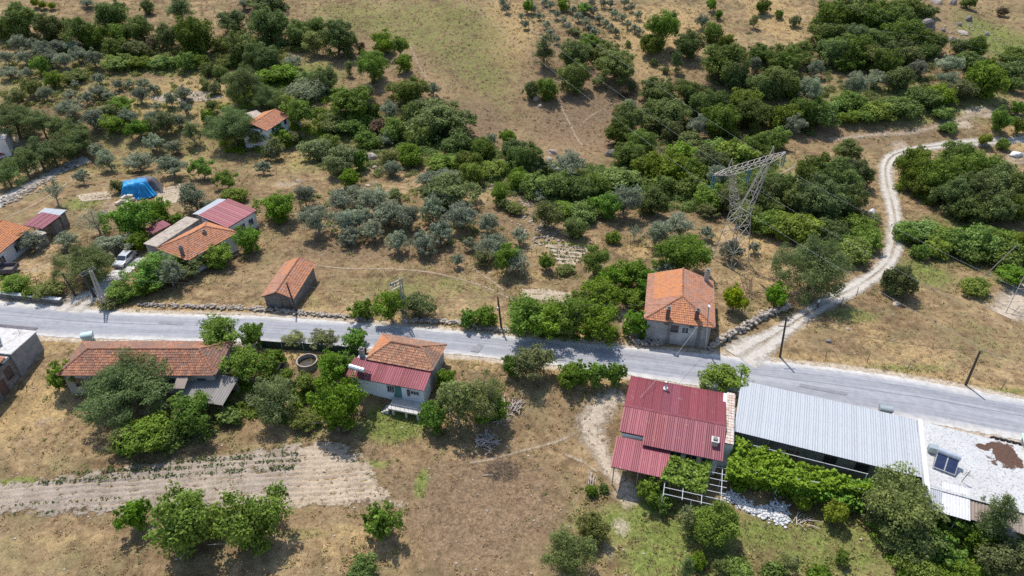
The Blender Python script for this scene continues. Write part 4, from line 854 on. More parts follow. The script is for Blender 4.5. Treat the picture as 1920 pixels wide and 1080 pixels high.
# ------------------------------------------------------------------ red sheet roofed house by the road
f = Fr('red_roof_house', 'house under a large crimson corrugated metal roof beside the road', 'house', (1158, 824), (1355, 865), (1372, 741), 3.3, z0=-1.3)
L, D = f.L, f.D; RED = f; zr = 4.45; yr = f.at(1362, 797, zr).y; print('red', L, D, yr)
cut = f.at(1204, 833, 3.3).x; zc = 3.3 + (zr - 3.3) * (1.0 / yr)
def pick(i, n): return 2 if i < n * .3 else 0 if i < n * .45 else 1
A1 = (cut, 0, 3.3); sheets(f, [A1, (L, 0, 3.3), (L, yr, zr), (cut, yr, zr)], ['red_metal', 'red_dark', 'red_pink'], 1.0, .22, .027, pick=lambda i, n: 0 if i < n * .2 else 1)
sheets(f, [(0, 1.0, zc), (cut - .04, 1.0, zc), (cut - .04, yr, zr), (0, yr, zr)], ['red_pink'], 1.0, .22, .027)
sheets(f, [(L, D, 3.4), (0, D, 3.4), (0, yr + .05, zr), (L, yr + .05, zr)], ['red_metal', 'red_dark'], 1.0, .22, .027, pick=lambda i, n: 1 if .42 < i / n < .58 else 0)
nr = int(L / .5)
for i in range(nr):
    a = L * i / nr; mb = MB(); w = L / nr - .01
    mb.face([(a, yr - .16, zr - .0), (a + w, yr - .16, zr - .0), (a + w, yr + .02, zr + .09), (a, yr + .02, zr + .09)]).face([(a, yr + .02, zr + .09), (a + w, yr + .02, zr + .09), (a + w, yr + .2, zr), (a, yr + .2, zr)]).build('ridge_flashing', M['red_pink'], f.e)
f.walls(.35, L - .35, 1.1, D - .4, 3.25, M['white_wall']); 
MB().prism([(.35, 1.1), (L - .35, 1.1), (L - .35, D - .4), (.35, D - .4)], 3.25, [3.3, 3.3, 3.3, 3.3]).build('wall_plate', M['wood'], f.e)
for i in range(4): opening(f, L * (.42 + .15 * i), 1.1, .9, 1.1, 1.2)
opening(f, L * .2, 1.1, -.2, 1.0, 2.1, frame='frame_brown', pane='frame_brown', name='door', sill=False, bars=0)
for i in range(4): opening(f, L * (.18 + .2 * i), D - .4, .9, 1.0, 1.2, 'back')
p0 = f.at(1145, 874, 2.5); p1 = f.at(1249, 903, 2.5); p2 = f.at(1262, 849, 3.0); print('porch', p0, p1, p2)
sheets(f, [(p0.x, p0.y, 2.45), (p1.x, p0.y, 2.45), (p1.x, .75, 3.0), (p0.x, .75, 3.0)], ['red_pink', 'red_dark'], 1.0, .22, .027, name='porch_sheet', pick=lambda i, n: 0)
for xx in (p0.x + .35, (p0.x + p1.x) / 2, p1.x - .2): MB().tube((xx, p0.y + .3, -1.5), (xx, p0.y + .3, 2.4), .06).build('porch_post', M['galv'], f.e)
q = f.at(1248, 728, 3.9); o = MB().tube((q.x, q.y, 3.4), (q.x, q.y, 4.9), .11, None, 10).build('flue_pipe', M['whitepaint'], f.e); MB().lathe([(.0, .28), (.2, .2), (.2, .0), (.12, .0)], (q.x, q.y, 4.75), 12).build('cowl', M['galv'], o); MB().box(q.x - .25, q.x + .25, q.y - .3, q.y + .2, 3.75, 3.95).build('flashing', M['whitepaint'], o)
q = f.at(1339, 834, 3.6); o = bevel(MB().box(q.x - .32, q.x + .32, q.y - .35, q.y + .35, 3.2, 4.35).build('chimney', M['stone'], f.e), .03); MB().box(q.x - .4, q.x + .4, q.y - .42, q.y + .42, 4.352, 4.44).build('chimney_cap', M['concrete'], o); MB().box(q.x - .2, q.x + .2, q.y - .22, q.y + .22, 4.44, 4.62).build('pot', M['dark_wall'], o)
# tile strip between the two big roofs
M['tile_pale'] = tile_mat('pale_flaking_tiles', (0.42, 0.24, 0.16), (0.52, 0.38, 0.3), (0.6, 0.52, 0.46), (0.5, 0.46, 0.42))
ts = slope(f, [(L + .06, 2.2, 3.75), (L + .85, 2.2, 3.75), (L + .85, D - .2, 3.75), (L + .06, D - .2, 3.75)], M['tile_pale'], .3, .42, patch=lambda u, v: .4)
f.walls(L - .3, L + 1.0, 2.4, D - .3, 3.7, M['white_wall'], name='link_wall')
# pergola of white pipes with its vine
pe = empty('pergola', f.w((p1.x, p0.y - 2, 0)), f.rz, 'white pipe pergola beside the porch of the crimson roof', 'pergola')
fa = f.at(1244, 924, 2.4); fb = f.at(1349, 951, 2.4); fc = f.at(1357, 871, 2.4); o0 = Vector((p1.x, p0.y - 2, 0))
xa, xb, y0_, y1_ = fa.x, (fb.x + fc.x) / 2, (fa.y + fb.y) / 2, -.1; print('pergola', xa, xb, y0_, y1_)
loc_ = lambda x, y, z: (x - o0.x, y - o0.y, z)
for i in range(7): yy = y0_ + (y1_ - y0_) * i / 6; xs_ = xa if i < 3 else max(xa, p1.x + .2); MB().tube(loc_(xs_, yy, 2.4), loc_(xb + .5, yy, 2.4), .035).build('rail', M['whitepaint'], pe)
for i in range(4): xx = xa + (xb - xa) * i / 3; MB().tube(loc_(xx, y0_ - .3, 2.46), loc_(xx, y1_ if xx > p1.x else p0.y - .2, 2.46), .035).build('cross_rail', M['whitepaint'], pe)
for xx, yy in ((xa, y0_), ((xa + xb) / 2, y0_), (xb, y0_), (xb, y1_ - .5), (xb, (y0_ + y1_) / 2)): MB().tube(loc_(xx, yy, -1.8), loc_(xx, yy, 2.4), .045).build('post', M['whitepaint'], pe)
def vine(name, fr, quad, z, n, label, leaf=.16, lump=.5, hang=.4, trunks=()):
    c = np.array([[q[0], q[1]] for q in quad]); rng = np.random.default_rng(len(name) * 77 + n)
    a, b = rng.random(n), rng.random(n)
    xy = (c[0] * ((1 - a) * (1 - b))[:, None] + c[1] * (a * (1 - b))[:, None] + c[2] * (a * b)[:, None] + c[3] * ((1 - a) * b)[:, None])
    wv = np.sin(xy[:, 0] * 2.1 + 3 * np.sin(xy[:, 1] * 1.3)) * np.sin(xy[:, 1] * 2.4 + 2 * np.sin(xy[:, 0] * .9)); keep = wv + rng.normal(0, .5, n) > -.75; xy = xy[keep]; wv = wv[keep]; m = len(xy)
    zz = z + lump * wv * .6 + rng.normal(0, .12, m) - hang * (rng.random(m) ** 3)
    C = np.stack([xy[:, 0], xy[:, 1], zz], -1); N = np.tile([0, 0, 1.0], (m, 1))
    V, Q = leaves(C, N, leaf, rng, .55, .75)
    e = empty(name, fr.w((c[0][0], c[0][1], 0)), fr.rz, label, 'vine'); V = V - [c[0][0], c[0][1], 0]
    link('foliage', mesh_np('foliage', V, Q, M['vine'], {'rnd': ('FACE', rng.random(len(Q)))}), e)
    for (tx, ty) in trunks: MB().path([(tx - c[0][0], ty - c[0][1], -1.8), (tx - c[0][0] + .15, ty - c[0][1] + .1, .4), (tx - c[0][0] - .1, ty - c[0][1], z)], .07, .04).build('stem', M['bark'], e)
    return e
vine('grape_vine', f, [(p1.x - .6, y0_ + 1.6), (xb - 1.6, y0_ + 1.0), (xb - 1.2, y1_ + .2), (p1.x + .1, y1_ - .2)], 2.65, 3600, 'leafy green vine covering the white pipe pergola', .17, .4, .5, ((p1.x + .5, y0_ + 1.2), (xb - 1, y1_ - .4)))
# ------------------------------------------------------------------ long white metal roof
f = Fr('white_roof_shed', 'long low shed under a bluish white corrugated metal roof', 'shed', (1376, 807), (1729, 894), (1733, 798), 2.7, z0=-.9)
L, D = f.L, f.D; WH = f; print('white', L, D)
sheets(f, [(0, 0, 2.6), (L, 0, 2.6), (L, D, 3.3), (0, D, 3.3)], ['white_metal'], 1.0, .25, .022, step_lap=.002)
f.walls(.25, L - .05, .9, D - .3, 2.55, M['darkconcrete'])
for i in range(7): MB().box(1 + i * (L - 2) / 6 - .07, 1 + i * (L - 2) / 6 + .07, .12, .26, -2.5, 2.5).build('post', M['wood'], f.e)
for i in range(3): opening(f, L * (.55 + .17 * i), .9, .5, 1.2, 1.0, frame='frame_brown')
opening(f, L * .35, .9, -1.2, 1.1, 2.1, frame='frame_brown', pane='wood', name='door', sill=False, bars=0)
# grape arbour in front of it
q0, q1 = f.at(1372, 880, 2.0), f.at(1580, 905, 2.0)
vine('grape_arbour', f, [(-.2, -6.0), (7.2, -5.2), (15.2, -2.8), (.2, -.4)], 2.2, 7600, 'wide bright green grape arbour in front of the white roof', .18, .75, 1.3, ((1.5, -4), (6, -3.5), (10, -2), (4, -1.2)))
vine('arbour_growth', f, [(6, -5.6), (15.5, -4.6), (17.5, -1.4), (13.5, -1.2)], 1.7, 1700, 'sparser yellow-green vine trailing right of the grape arbour', .16, .6, 1.1, ((12, -3), (16, -2)))
ar = empty('vine_trellis', f.w((0, -5, 0)), f.rz, 'pipe frame carrying the bright grape arbour', 'trellis')
for i in range(4):
    xx = 1 + i * 4.2
    for yy in (-4.9 + i * .6, -.9): MB().tube((xx, yy + 5, -2.2), (xx, yy + 5, 2.15), .05).build('post', M['whitepaint'] if i % 2 else M['wood'], ar)
MB().tube((1, .1, 2.1), (13.6, 1.9, 2.1), .04).build('rail', M['whitepaint'], ar); MB().tube((1, 4.1, 2.1), (13.6, 4.1, 2.1), .04).build('rail', M['whitepaint'], ar)
# ------------------------------------------------------------------ flat white roof at the right edge
f = Fr('white_flat_roof_house', 'house with peeling white painted flat roof at the right edge', 'house', (1737, 914), (1935, 968), (1916, 838), 3.2, z0=-.9)
L, D = f.L, f.D; FL = f; print('flat', L, D)
nxp, nyp = 60, 50; X, Y = np.meshgrid(np.linspace(.2, L + 3, nxp), np.linspace(0, D, nyp)); pk = np.zeros(X.shape)
for (px, py, r1_, r2_, s_) in ((1885, 852, 1.5, 2.4, 1.0), (1868, 838, 1.3, 1.0, .9), (1842, 838, 1.0, .7, .85), (1862, 866, .9, .9, .62), (1853, 858, .6, .5, .6), (1908, 868, .8, 1.2, .8)):
    q = f.at(px, py, 3.3); pk = np.maximum(pk, s_ * np.exp(-(((X - q.x) / r1_) ** 2 + ((Y - q.y) / r2_) ** 2)))
idn = np.arange(X.size).reshape(X.shape); qd = np.stack([idn[:-1, :-1], idn[:-1, 1:], idn[1:, 1:], idn[1:, :-1]], -1).reshape(-1, 4)
link('roof_surface', mesh_np('roof_surface', np.stack([X, Y, 3.3 + .02 * np.sin(X) * np.sin(Y)], -1).reshape(-1, 3), qd, M['whiteroof'], {'peel': ('POINT', pk.ravel())}), f.e)
f.walls(.25, L + 3, .1, D - .05, 3.25, M['grey_wall']); MB().box(-.25, .2, -1.6, D + .05, 3.0, 3.55).build('parapet', M['whitewash'], f.e)
zlo = 2.5; a1 = f.at(1763, 905, 3.1).x; a2 = f.at(1815, 925, 3.1).x; print('awn', a1, a2)
sheets(f, [(0, -2.1, 2.55), (a1, -2.1, 2.55), (a1, .3, 3.34), (0, .3, 3.34)], ['white_metal'], .9, .2, .03, True, 'awning_sheet')
sheets(f, [(a1 + .02, -2.2, 2.6), (a2, -2.2, 2.6), (a2, 1.1, 3.5), (a1 + .02, 1.1, 3.5)], ['rustwhite'], .9, .3, .02, True, 'awning_sheet')
sheets(f, [(a2 + .02, -1.9, 2.5), (L + 2.5, -1.9, 2.5), (L + 2.5, -.02, 3.1), (a2 + .02, -.02, 3.1)], ['browncorr'], .9, .28, .04, True, 'awning_sheet')
for i in range(5): MB().tube((.6 + i * (L) / 4, -1.9, -2), (.6 + i * (L) / 4, -1.9, 2.5), .05).build('awning_post', M['whitepaint'], f.e)
for i in range(3): opening(f, 2 + i * L / 3, .1, .7, 1.1, 1.2, frame='frame_brown')
q = f.at(1768, 880, 3.35); solar('solar_water_heater', f, (q.x, q.y - .4, 3.32), 'solar panel with rusty tank on the white flat roof', .5, 2.0, 1.7, -.2, panel='solar')
q = f.at(1747, 847, 3.3); bx = bevel(MB().box(-.45, .45, -.35, .35, 0, .8).build('roof_unit', M['galvbin'], None, f.w((q.x, q.y, 3.32))), .04); bx.rotation_euler[2] = f.rz; tag(bx, 'grey metal box unit on the white flat roof', 'box')
q = f.at(1803, 903, 3.3); an = empty('rooftop_aerial', f.w((q.x, q.y, 3.3)), f.rz, 'thin dark aerial on the front of the white flat roof', 'aerial')
MB().tube((0, 0, 0), (.25, .1, 1.6), .03).build('mast', M['darkwire'], an)
for i in range(3): MB().tube((-.3 + .1 * i, 0, 1.0 + .2 * i), (.5 - .1 * i, 0, 1.0 + .2 * i), .02).build('element', M['darkwire'], an)
q = f.at(1925, 850, 3.6); mn = empty('mint_roof_hut', f.w((q.x, q.y - 2, 0)), f.rz, 'pale green sheet roofed hut cut by the right edge', 'hut'); MB().box(0, 3, 0, 4.4, -2, 3.9).build('wall', M['grey_wall'], mn); MB().box(-.2, 3, -.2, 4.6, 3.9, 4.02).build('roof_sheet', M['mint'], mn)
tyre = MB().lathe([(.2, -.1), (.33, -.11), (.38, 0), (.33, .11), (.2, .1), (.2, -.1)], k=20).mesh('tyre', M['rubber'], True)
for i in range(5):
    q = f.at(1860 + i * 10.5, 829 + i * 1.6, 2.6); p = f.w((q.x, D + .25, 3.0)); o = link('tyre', tyre, None, p); o.rotation_euler = (math.radians(75), 0, f.rz + random.uniform(-.2, .2)); o.scale = (1.25, 1.25, 1.25)
    tag(o, '%s old tyre from the left along the white roof edge' % ORD0[i] if False else ('black old tyre on the white roof edge, ' + ['leftmost', 'second from left', 'middle one', 'fourth from left', 'rightmost'][i]), 'tyre', 'old tyres along the roof edge')
MB().box(.2, L + 3, D - .03, D + .55, -2, 2.75).build('roadside_wall', M['stone'], f.e)
# ------------------------------------------------------------------ lattice pylon
g0 = P(1369, 488); zt = g0.z + 16.0
bl, br = PZ(1322, 348, zt), PZ(1460, 304, zt); bc = (bl + br) / 2; bd = (br - bl); half = bd.length / 2; rz = math.atan2(bd.y, bd.x); print('pylon', half, bc - g0)
py = empty('lattice_pylon', g0, rz, 'steel lattice electricity pylon with wide flat crossarm in the dry grass', 'pylon')
unit_bar = MB().box(-.5, .5, -.5, .5, 0, 1).mesh('bar', M['pylon'])
def bar(par, a, b, w, name='brace', mesh=None):
    a, b = Vector(a), Vector(b); d = b - a; o = link(name, mesh or unit_bar, par); m = d.to_track_quat('Z', 'Y').to_matrix().to_4x4()
    o.matrix_basis = Matrix.Translation(a) @ m @ Matrix.Diagonal((w, w, d.length, 1)); return o
off = bc - g0; cl, sl_r = math.cos(-rz), math.sin(-rz); ox = off.x * cl - off.y * sl_r; oy = off.x * sl_r + off.y * cl
sc_ = .12
bw, ww, zw = 1.9, 1.05, 8.4
def leg(i, z): s = bw + (ww - bw) * min(1, z / zw); c = ((-1, -1), (1, -1), (1, 1), (-1, 1))[i]; return Vector((c[0] * s, c[1] * s, z))
for i in range(4): bar(py, leg(i, -.3), leg(i, zw), .095, 'leg')
lv = [0, 2.6, 4.8, 6.7, zw]
for a, b in zip(lv[:-1], lv[1:]):
    for i in range(4): j = (i + 1) % 4; bar(py, leg(i, a), leg(j, b), .048); bar(py, leg(j, a), leg(i, b), .048); bar(py, leg(i, b), leg(j, b), .04)
zb_, ztop = 15.5, 16.35; xk = half * .5
for s in (-1, 1):                        # the two arms of the fork
    a = [Vector((s * ww, -ww, zw)), Vector((s * ww, ww, zw)), Vector((s * .45, ww * .7, zw + .3)), Vector((s * .45, -ww * .7, zw + .3))]
    b = [Vector((s * (xk + .25), -.3, zb_)), Vector((s * (xk + .25), .3, zb_)), Vector((s * (xk - .25), .3, zb_)), Vector((s * (xk - .25), -.3, zb_))]
    for p, q in zip(a, b): bar(py, p, q, .07, 'arm_leg')
    n = 5
    for k in range(n):
        for i in range(4):
            j = (i + 1) % 4; p0 = a[i].lerp(b[i], k / n); p1 = a[j].lerp(b[j], (k + 1) / n); p2 = a[j].lerp(b[j], k / n); bar(py, p0, p1, .038); bar(py, p0, p2, .032)
    bar(py, (s * xk, 0, ztop), (s * (xk + .6), 0, ztop + 1.5), .1, 'peak'); bar(py, (s * (xk + 1), 0, ztop), (s * (xk + .6), 0, ztop + 1.5), .08, 'peak')
nb_ = 12; xs_ = [-half + 2 * half * k / nb_ for k in range(nb_ + 1)]
def bh(x): t_ = max(0, (abs(x) - xk - .5) / (half - xk - .5)); return .38 * (1 - .8 * t_), zb_ + .6 * t_, ztop - .05 * t_
for k in range(nb_):
    x, y = xs_[k], xs_[k + 1]; (w0, l0, h0), (w1, l1, h1) = bh(x), bh(y)
    for s in (-1, 1):
        bar(py, (x, s * w0, l0), (y, s * w1, l1), .06, 'crossarm_chord'); bar(py, (x, s * w0, h0), (y, s * w1, h1), .06, 'crossarm_chord')
        bar(py, (x, s * w0, l0 if k % 2 else h0), (y, s * w1, h1 if k % 2 else l1), .04, 'crossarm_brace')
    bar(py, (x, -w0, h0), (y, w1, h1), .045, 'crossarm_brace'); bar(py, (x, -w0, l0), (x, w0, l0), .06, 'crossarm_brace')
ins = MB()
for k in range(9): ins.lathe([(.0, 0), (.14, .02), (.14, .09), (.04, .12), (.0, .2)], (0, 0, -2.1 + k * .23), 10)
insm = ins.mesh('insulator', M['insul'], True); tips = []
for x in (-half + .1, 0, half - .1):
    for s in (-.18, .18): link('insulator', insm, py, (x, s, zb_ + (.8 if abs(x) > 1 else 0) - .1))
    tips.append(Matrix.Translation(g0) @ Matrix.Rotation(rz, 4, 'Z') @ Vector((x, 0, zb_ + (.8 if abs(x) > 1 else 0) - 2.3)))
def wire(name, a, b, sag, r, mat, label, group=None, n=24):
    a, b = Vector(a), Vector(b); pts = [a.lerp(b, i / n) - Vector((0, 0, sag * 4 * (i / n) * (1 - i / n))) for i in range(n + 1)]
    mb = MB(); o0 = a.copy(); mb.path([tuple(p - o0) for p in pts], r, r, 4)
    return tag(mb.build(name, M[mat], None, o0), label, 'wire', group)
fd = Vector((-math.sin(rz), math.cos(rz), 0))
for i, tp in enumerate(tips):
    w_ = ['left', 'middle', 'right'][i]
    wire('power_line', tp, tp + fd * 190 + Vector((0, 0, 38)), 3.5, .01, 'wire', 'thin conductor from the %s pylon insulator up the hill' % w_, 'pylon conductors')
    wire('power_line', tp, tp - fd * 95 + Vector((0, 0, 4)), 3.0, .01, 'wire', 'thin conductor from the %s pylon insulator towards the road' % w_, 'pylon conductors')
for i, (a, b) in enumerate((((1200, 50), (2060, 175)), ((1430, 10), (2060, 262)), ((1470, 18), (2060, 245)))):
    pa, pb = P(*a), P(*b); wire('hill_line', pa + Vector((0, 0, 9)), pb + Vector((0, 0, 9)), 2, .01, 'wire', ['upper', 'lower', 'middle'][i] + ' overhead line crossing the right hill wood', 'overhead lines over the hill wood')
# second pylon foot at the right edge
pf_ = empty('pylon_foot', P(1885, 588), .5, 'leg of a second pylon cut by the right edge', 'pylon')
bar(pf_, (0, 0, -.3), (3.2, 1.2, 8.5), .1, 'leg')
for k in range(4): bar(pf_, (.6 + .7 * k, .25 + .27 * k, 1.6 + 1.9 * k), (3.6 + .3 * k, .4, .6 + 2.0 * k), .05)
for c in ((1.2, 6.0), (7.0, 1.0)): bar(pf_, (c[0], c[1], -.3), (c[0] * .55 + 1.6, c[1] * .4 + 1, 8.5), .1, 'leg')
# ------------------------------------------------------------------ utility poles
def pole(base, top, r, mat, label, name='utility_pole', h=None):
    g = P(*base); d = Vector((0, 0, 1))
    if h is None:
        h = 6.0
        for _ in range(20):
            q = g + Vector((0, 0, h)); dy = CY + F * (((HC - q.z) * CT - q.y * ST) / zcam(q)) ; err = dy - top[1]; h += err / scale_at(q) / .8
    q = PZ(top[0], top[1], g.z + h); lean = Vector(((q.x - g.x), max(-.8, min(.8, q.y - g.y)), 0)); 
    if lean.length > 1.2: lean = lean.normalized() * 1.2
    e = empty(name, g, 0, label, 'utility pole'); MB().tube((0, 0, -.5), (lean.x, lean.y, h), r * 1.15, r * .8, 8).build('shaft', M[mat], e)
    return e, g + lean + Vector((0, 0, h)), lean, h
poles = []
e, tA, l_, h_ = pole((557, 585), (537, 530), .13, 'polewood', 'leaning dark wooden pole in front of the stone barn')
e, tB, l_, h_ = pole((941, 617), (933, 556), .13, 'polewood', 'dark wooden pole beside the roadside bushes mid meadow'); MB().box(l_.x - .12, l_.x + .12, l_.y - .2, l_.y, h_ - 2.2, h_ - 1.7).build('junction_box', M['galv'], e)
e, tC, l_, h_ = pole((1463, 669), (1475, 594), .14, 'polewood', 'dark pole at the corner of the gravel track'); MB().box(l_.x - .7, l_.x + .7, l_.y - .05, l_.y + .05, h_ - 1.5, h_ - 1.4).build('crossarm', M['wood'], e)
e, tD, l_, h_ = pole((1811, 722), (1838, 658), .14, 'polewood', 'leaning dark pole at the right roadside field')
e, tE, l_, h_ = pole((143, 556), (116, 512), .13, 'polewood', 'dark wooden pole left of the driveway')
e, tF, l_, h_ = pole((1323, 657), (1330, 565), .09, 'galv', 'slim grey street light pole in front of the stone house'); MB().tube((l_.x, l_.y, h_ - .4), (l_.x - .25, l_.y - .9, h_), .04).build('arm', M['galv'], e); MB().box(l_.x - .38, l_.x - .14, l_.y - 1.3, l_.y - .8, h_ - .03, h_ + .08).build('lamp', M['whitepaint'], e)
# green pole by the white roof
e, tG, l_, h_ = pole((1389, 722), (1391, 692), .1, 'green_door', 'short dark green post between the crimson and white roofs')
def lattice_pole(base, top, label, w0=.42, head=True):
    g = P(*base); h = 7.0
    for _ in range(20):
        q = g + Vector((0, 0, h)); dy = CY + F * (((HC - q.z) * CT - q.y * ST) / zcam(q)); h += (dy - top[1]) / scale_at(q) / .8
    e = empty('lattice_pole', g, .3, label, 'utility pole'); c4 = ((-1, -1), (1, -1), (1, 1), (-1, 1)); s = lambda z: w0 + (.14 - w0) * z / h
    bmesh_ = MB().box(-.5, .5, -.5, .5, 0, 1).mesh('bar', M['galv'])
    for c in c4: bar(e, (c[0] * w0, c[1] * w0, -.3), (c[0] * .14, c[1] * .14, h), .09, 'leg', bmesh_)
    n = 7
    for k in range(n):
        z0_, z1_ = h * k / n, h * (k + 1) / n
        for i in range(4): a, b = c4[i], c4[(i + 1) % 4]; bar(e, (a[0] * s(z0_), a[1] * s(z0_), z0_), (b[0] * s(z1_), b[1] * s(z1_), z1_), .05, 'brace', bmesh_)
    MB().box(-w0 - .1, w0 + .1, -w0 - .1, w0 + .1, -.5, .12).build('footing', M['concrete'], e)
    return e, g, h, bmesh_
e, g, h, bm_ = lattice_pole((760, 603), (745, 521), 'grey steel lattice pole with angled head at the meadow verge', .3)
for k in range(3): bar(e, (0, 0, h - .2 - .5 * k), (-1.5, -.2, h - .6 - .5 * k), .08, 'head_arm', bm_); link('insulator', insm, e, (-1.4 + .35 * k, -.2, h - .4)).scale = (.5, .5, .25)
bar(e, (-1.5, -.2, h - 1.6), (-.9, -.2, h - .3), .07, 'head_arm', bm_); wire('guy_wire', g + Vector((-.6, 0, h - 1.6)), P(712, 605), 0, .03, 'wire', 'pale guy wire slanting from the lattice pole head'); tH = g + Vector((-1, 0, h - .3))
e, g1, h1, bm_ = lattice_pole((200, 580), (170, 508), 'steel lattice pole leaning over the driveway shrubs', .3)
e2, tI, l2, h2 = pole((179, 557), (153, 512), .2, 'polewood', 'thick dark pole of the transformer frame beside the driveway')
fr_a = tI + Vector((0, 0, .1)); 
M_dark = MB().box(-.5, .5, -.5, .5, 0, 1).mesh('bar', M['wood'])
tr_ = empty('transformer_rack', tI - Vector((0, 0, .3)), .9, 'steel rack joining the two pole heads above the driveway', 'rack')
for k in range(3): bar(tr_, (-.3, -.4 + .4 * k, 0), (1.8, -.4 + .4 * k, .3), .06, 'beam', M_dark)
bar(tr_, (-.2, -.5, 0), (-.2, .5, 0), .07, 'beam', M_dark); bar(tr_, (1.7, -.5, .3), (1.7, .5, .3), .07, 'beam', M_dark)
for k in range(3): link('insulator', insm, tr_, (.3 + .7 * k, 0, .5)).scale = (.6, .6, .25)
wire('service_cable', tI, PZ(300, 462, 3.2), .5, .02, 'darkwire', 'thin cable from the transformer frame to the tiled farmhouse')
wire('road_cable', tE, tA, .8, .018, 'darkwire', 'cable from the driveway pole to the barn pole'); wire('road_cable', tA, tB, 1.2, .018, 'darkwire', 'long cable from the barn pole to the mid meadow pole')
wire('road_cable', tB, tF, 1.0, .018, 'darkwire', 'cable from the mid meadow pole to the street light'); wire('road_cable', tF, tC, .6, .018, 'darkwire', 'cable from the street light to the track corner pole')
wire('road_cable', tC, tD, .9, .022, 'darkwire', 'cable sagging over the right dry field to the leaning pole'); wire('road_cable', tD, tD + Vector((26, -9, 0)), .7, .022, 'darkwire', 'cable from the leaning pole out past the right edge')
wire('house_cable', STONE.w((STONE.L * .78, .3, 3.6)), RED.w((1.5, RED.D * .55, 4.5)), .5, .016, 'galv', 'pale cable slung across the road to the crimson roof')
# dark net fence on the near side of the road
M['net'] = simple('dark_green_net', (0.02, 0.04, 0.03), (0.05, 0.075, 0.055), 3, .9)
fp = [P(x, y) for x, y in ((492, 652), (530, 655), (570, 657), (610, 660), (650, 663), (688, 667))]
fe_ = empty('garden_fence', fp[0], 0, 'dark green net fence along the road beside the round basin', 'fence')
for i in range(5):
    a, b = fp[i] - fp[0], fp[i + 1] - fp[0]; n_ = Vector((-(b - a).y, (b - a).x, 0)).normalized() * .02
    MB().tube(a - Vector((0, 0, .4)), a + Vector((0, 0, 1.35)), .05).build('post', M['galv'], fe_)
    MB().prism([tuple((a - n_)[:2]), tuple((b - n_)[:2]), tuple((b + n_)[:2]), tuple((a + n_)[:2])], min(a.z, b.z) - .3, [a.z + 1.2, b.z + 1.2, b.z + 1.2, a.z + 1.2]).build('net_panel', M['net'], fe_)
# fence posts
stake = MB().tube((0, 0, -.3), (.12, .05, 1.35), .05, .04, 6).mesh('stake', M['wood'])
for (x, y, lb) in ((1512, 612, 'lowest fence stake beside the gravel track'), (1575, 573, 'middle fence stake beside the gravel track'), (1606, 555, 'upper fence stake beside the gravel track'), (1548, 672, 'roadside stake nearest the dark corner pole'),
                   (1625, 680, 'roadside stake left of the pale straw patch'), (1700, 695, 'roadside stake below the pale straw patch'), (1876, 730, 'roadside stake right of the leaning pole'), (50, 725, 'stake in the dry grass beside the flat left roof'), (1490, 290, 'lone stake by the short pale path'),
                   (1182, 465, 'lone stake in the dry grass left of the pylon')):
    o = link('fence_stake', stake, None, P(x, y), random.uniform(0, 6)); o.scale = (1, 1, random.uniform(.9, 1.2)); tag(o, 'thin weathered ' + lb, 'stake', 'weathered fence stakes')
# ------------------------------------------------------------------ rocks and walls
def rock_mesh(seed, n=3):
    import bmesh
    bm = bmesh.new(); bmesh.ops.create_icosphere(bm, subdivisions=n, radius=1); rng = np.random.default_rng(seed); k = rng.normal(0, 1, (5, 3)); ph = rng.uniform(0, 6, 5)
    for v in bm.verts:
        d = sum(math.sin(float(np.dot(k[i], v.co)) * 2.2 + ph[i]) for i in range(5)) * .11 + sum(abs(math.sin(float(np.dot(k[i], v.co)) * 5.5 + ph[i])) for i in range(5)) * .05; v.co *= .88 + d
        v.co.z = max(v.co.z, -.45)
    me = bpy.data.meshes.new('rock'); bm.to_mesh(me); bm.free(); me.materials.append(M['stone']); return me
RK = [rock_mesh(i) for i in range(6)]; RKd = rock_mesh(21); RKd.materials.clear(); RKd.materials.append(simple('dark_rock', (0.1, 0.09, 0.085), (0.3, 0.275, 0.255), 2.2, .95, bump=.06)); RKw = rock_mesh(9); RKw.materials.clear(); RKw.materials.append(M['whitewash'])
def rock(x, y, w, h, label, m=None, name='boulder'):
    g = P(x, y); k = scale_at(g); o = link(name, m or random.choice(RK), None, g, random.uniform(0, 6)); o.scale = (w / k / 2, w / k / 2 * random.uniform(.7, 1), h / k / 2 * 1.1); return tag(o, label, 'rock', 'boulders on the slopes')
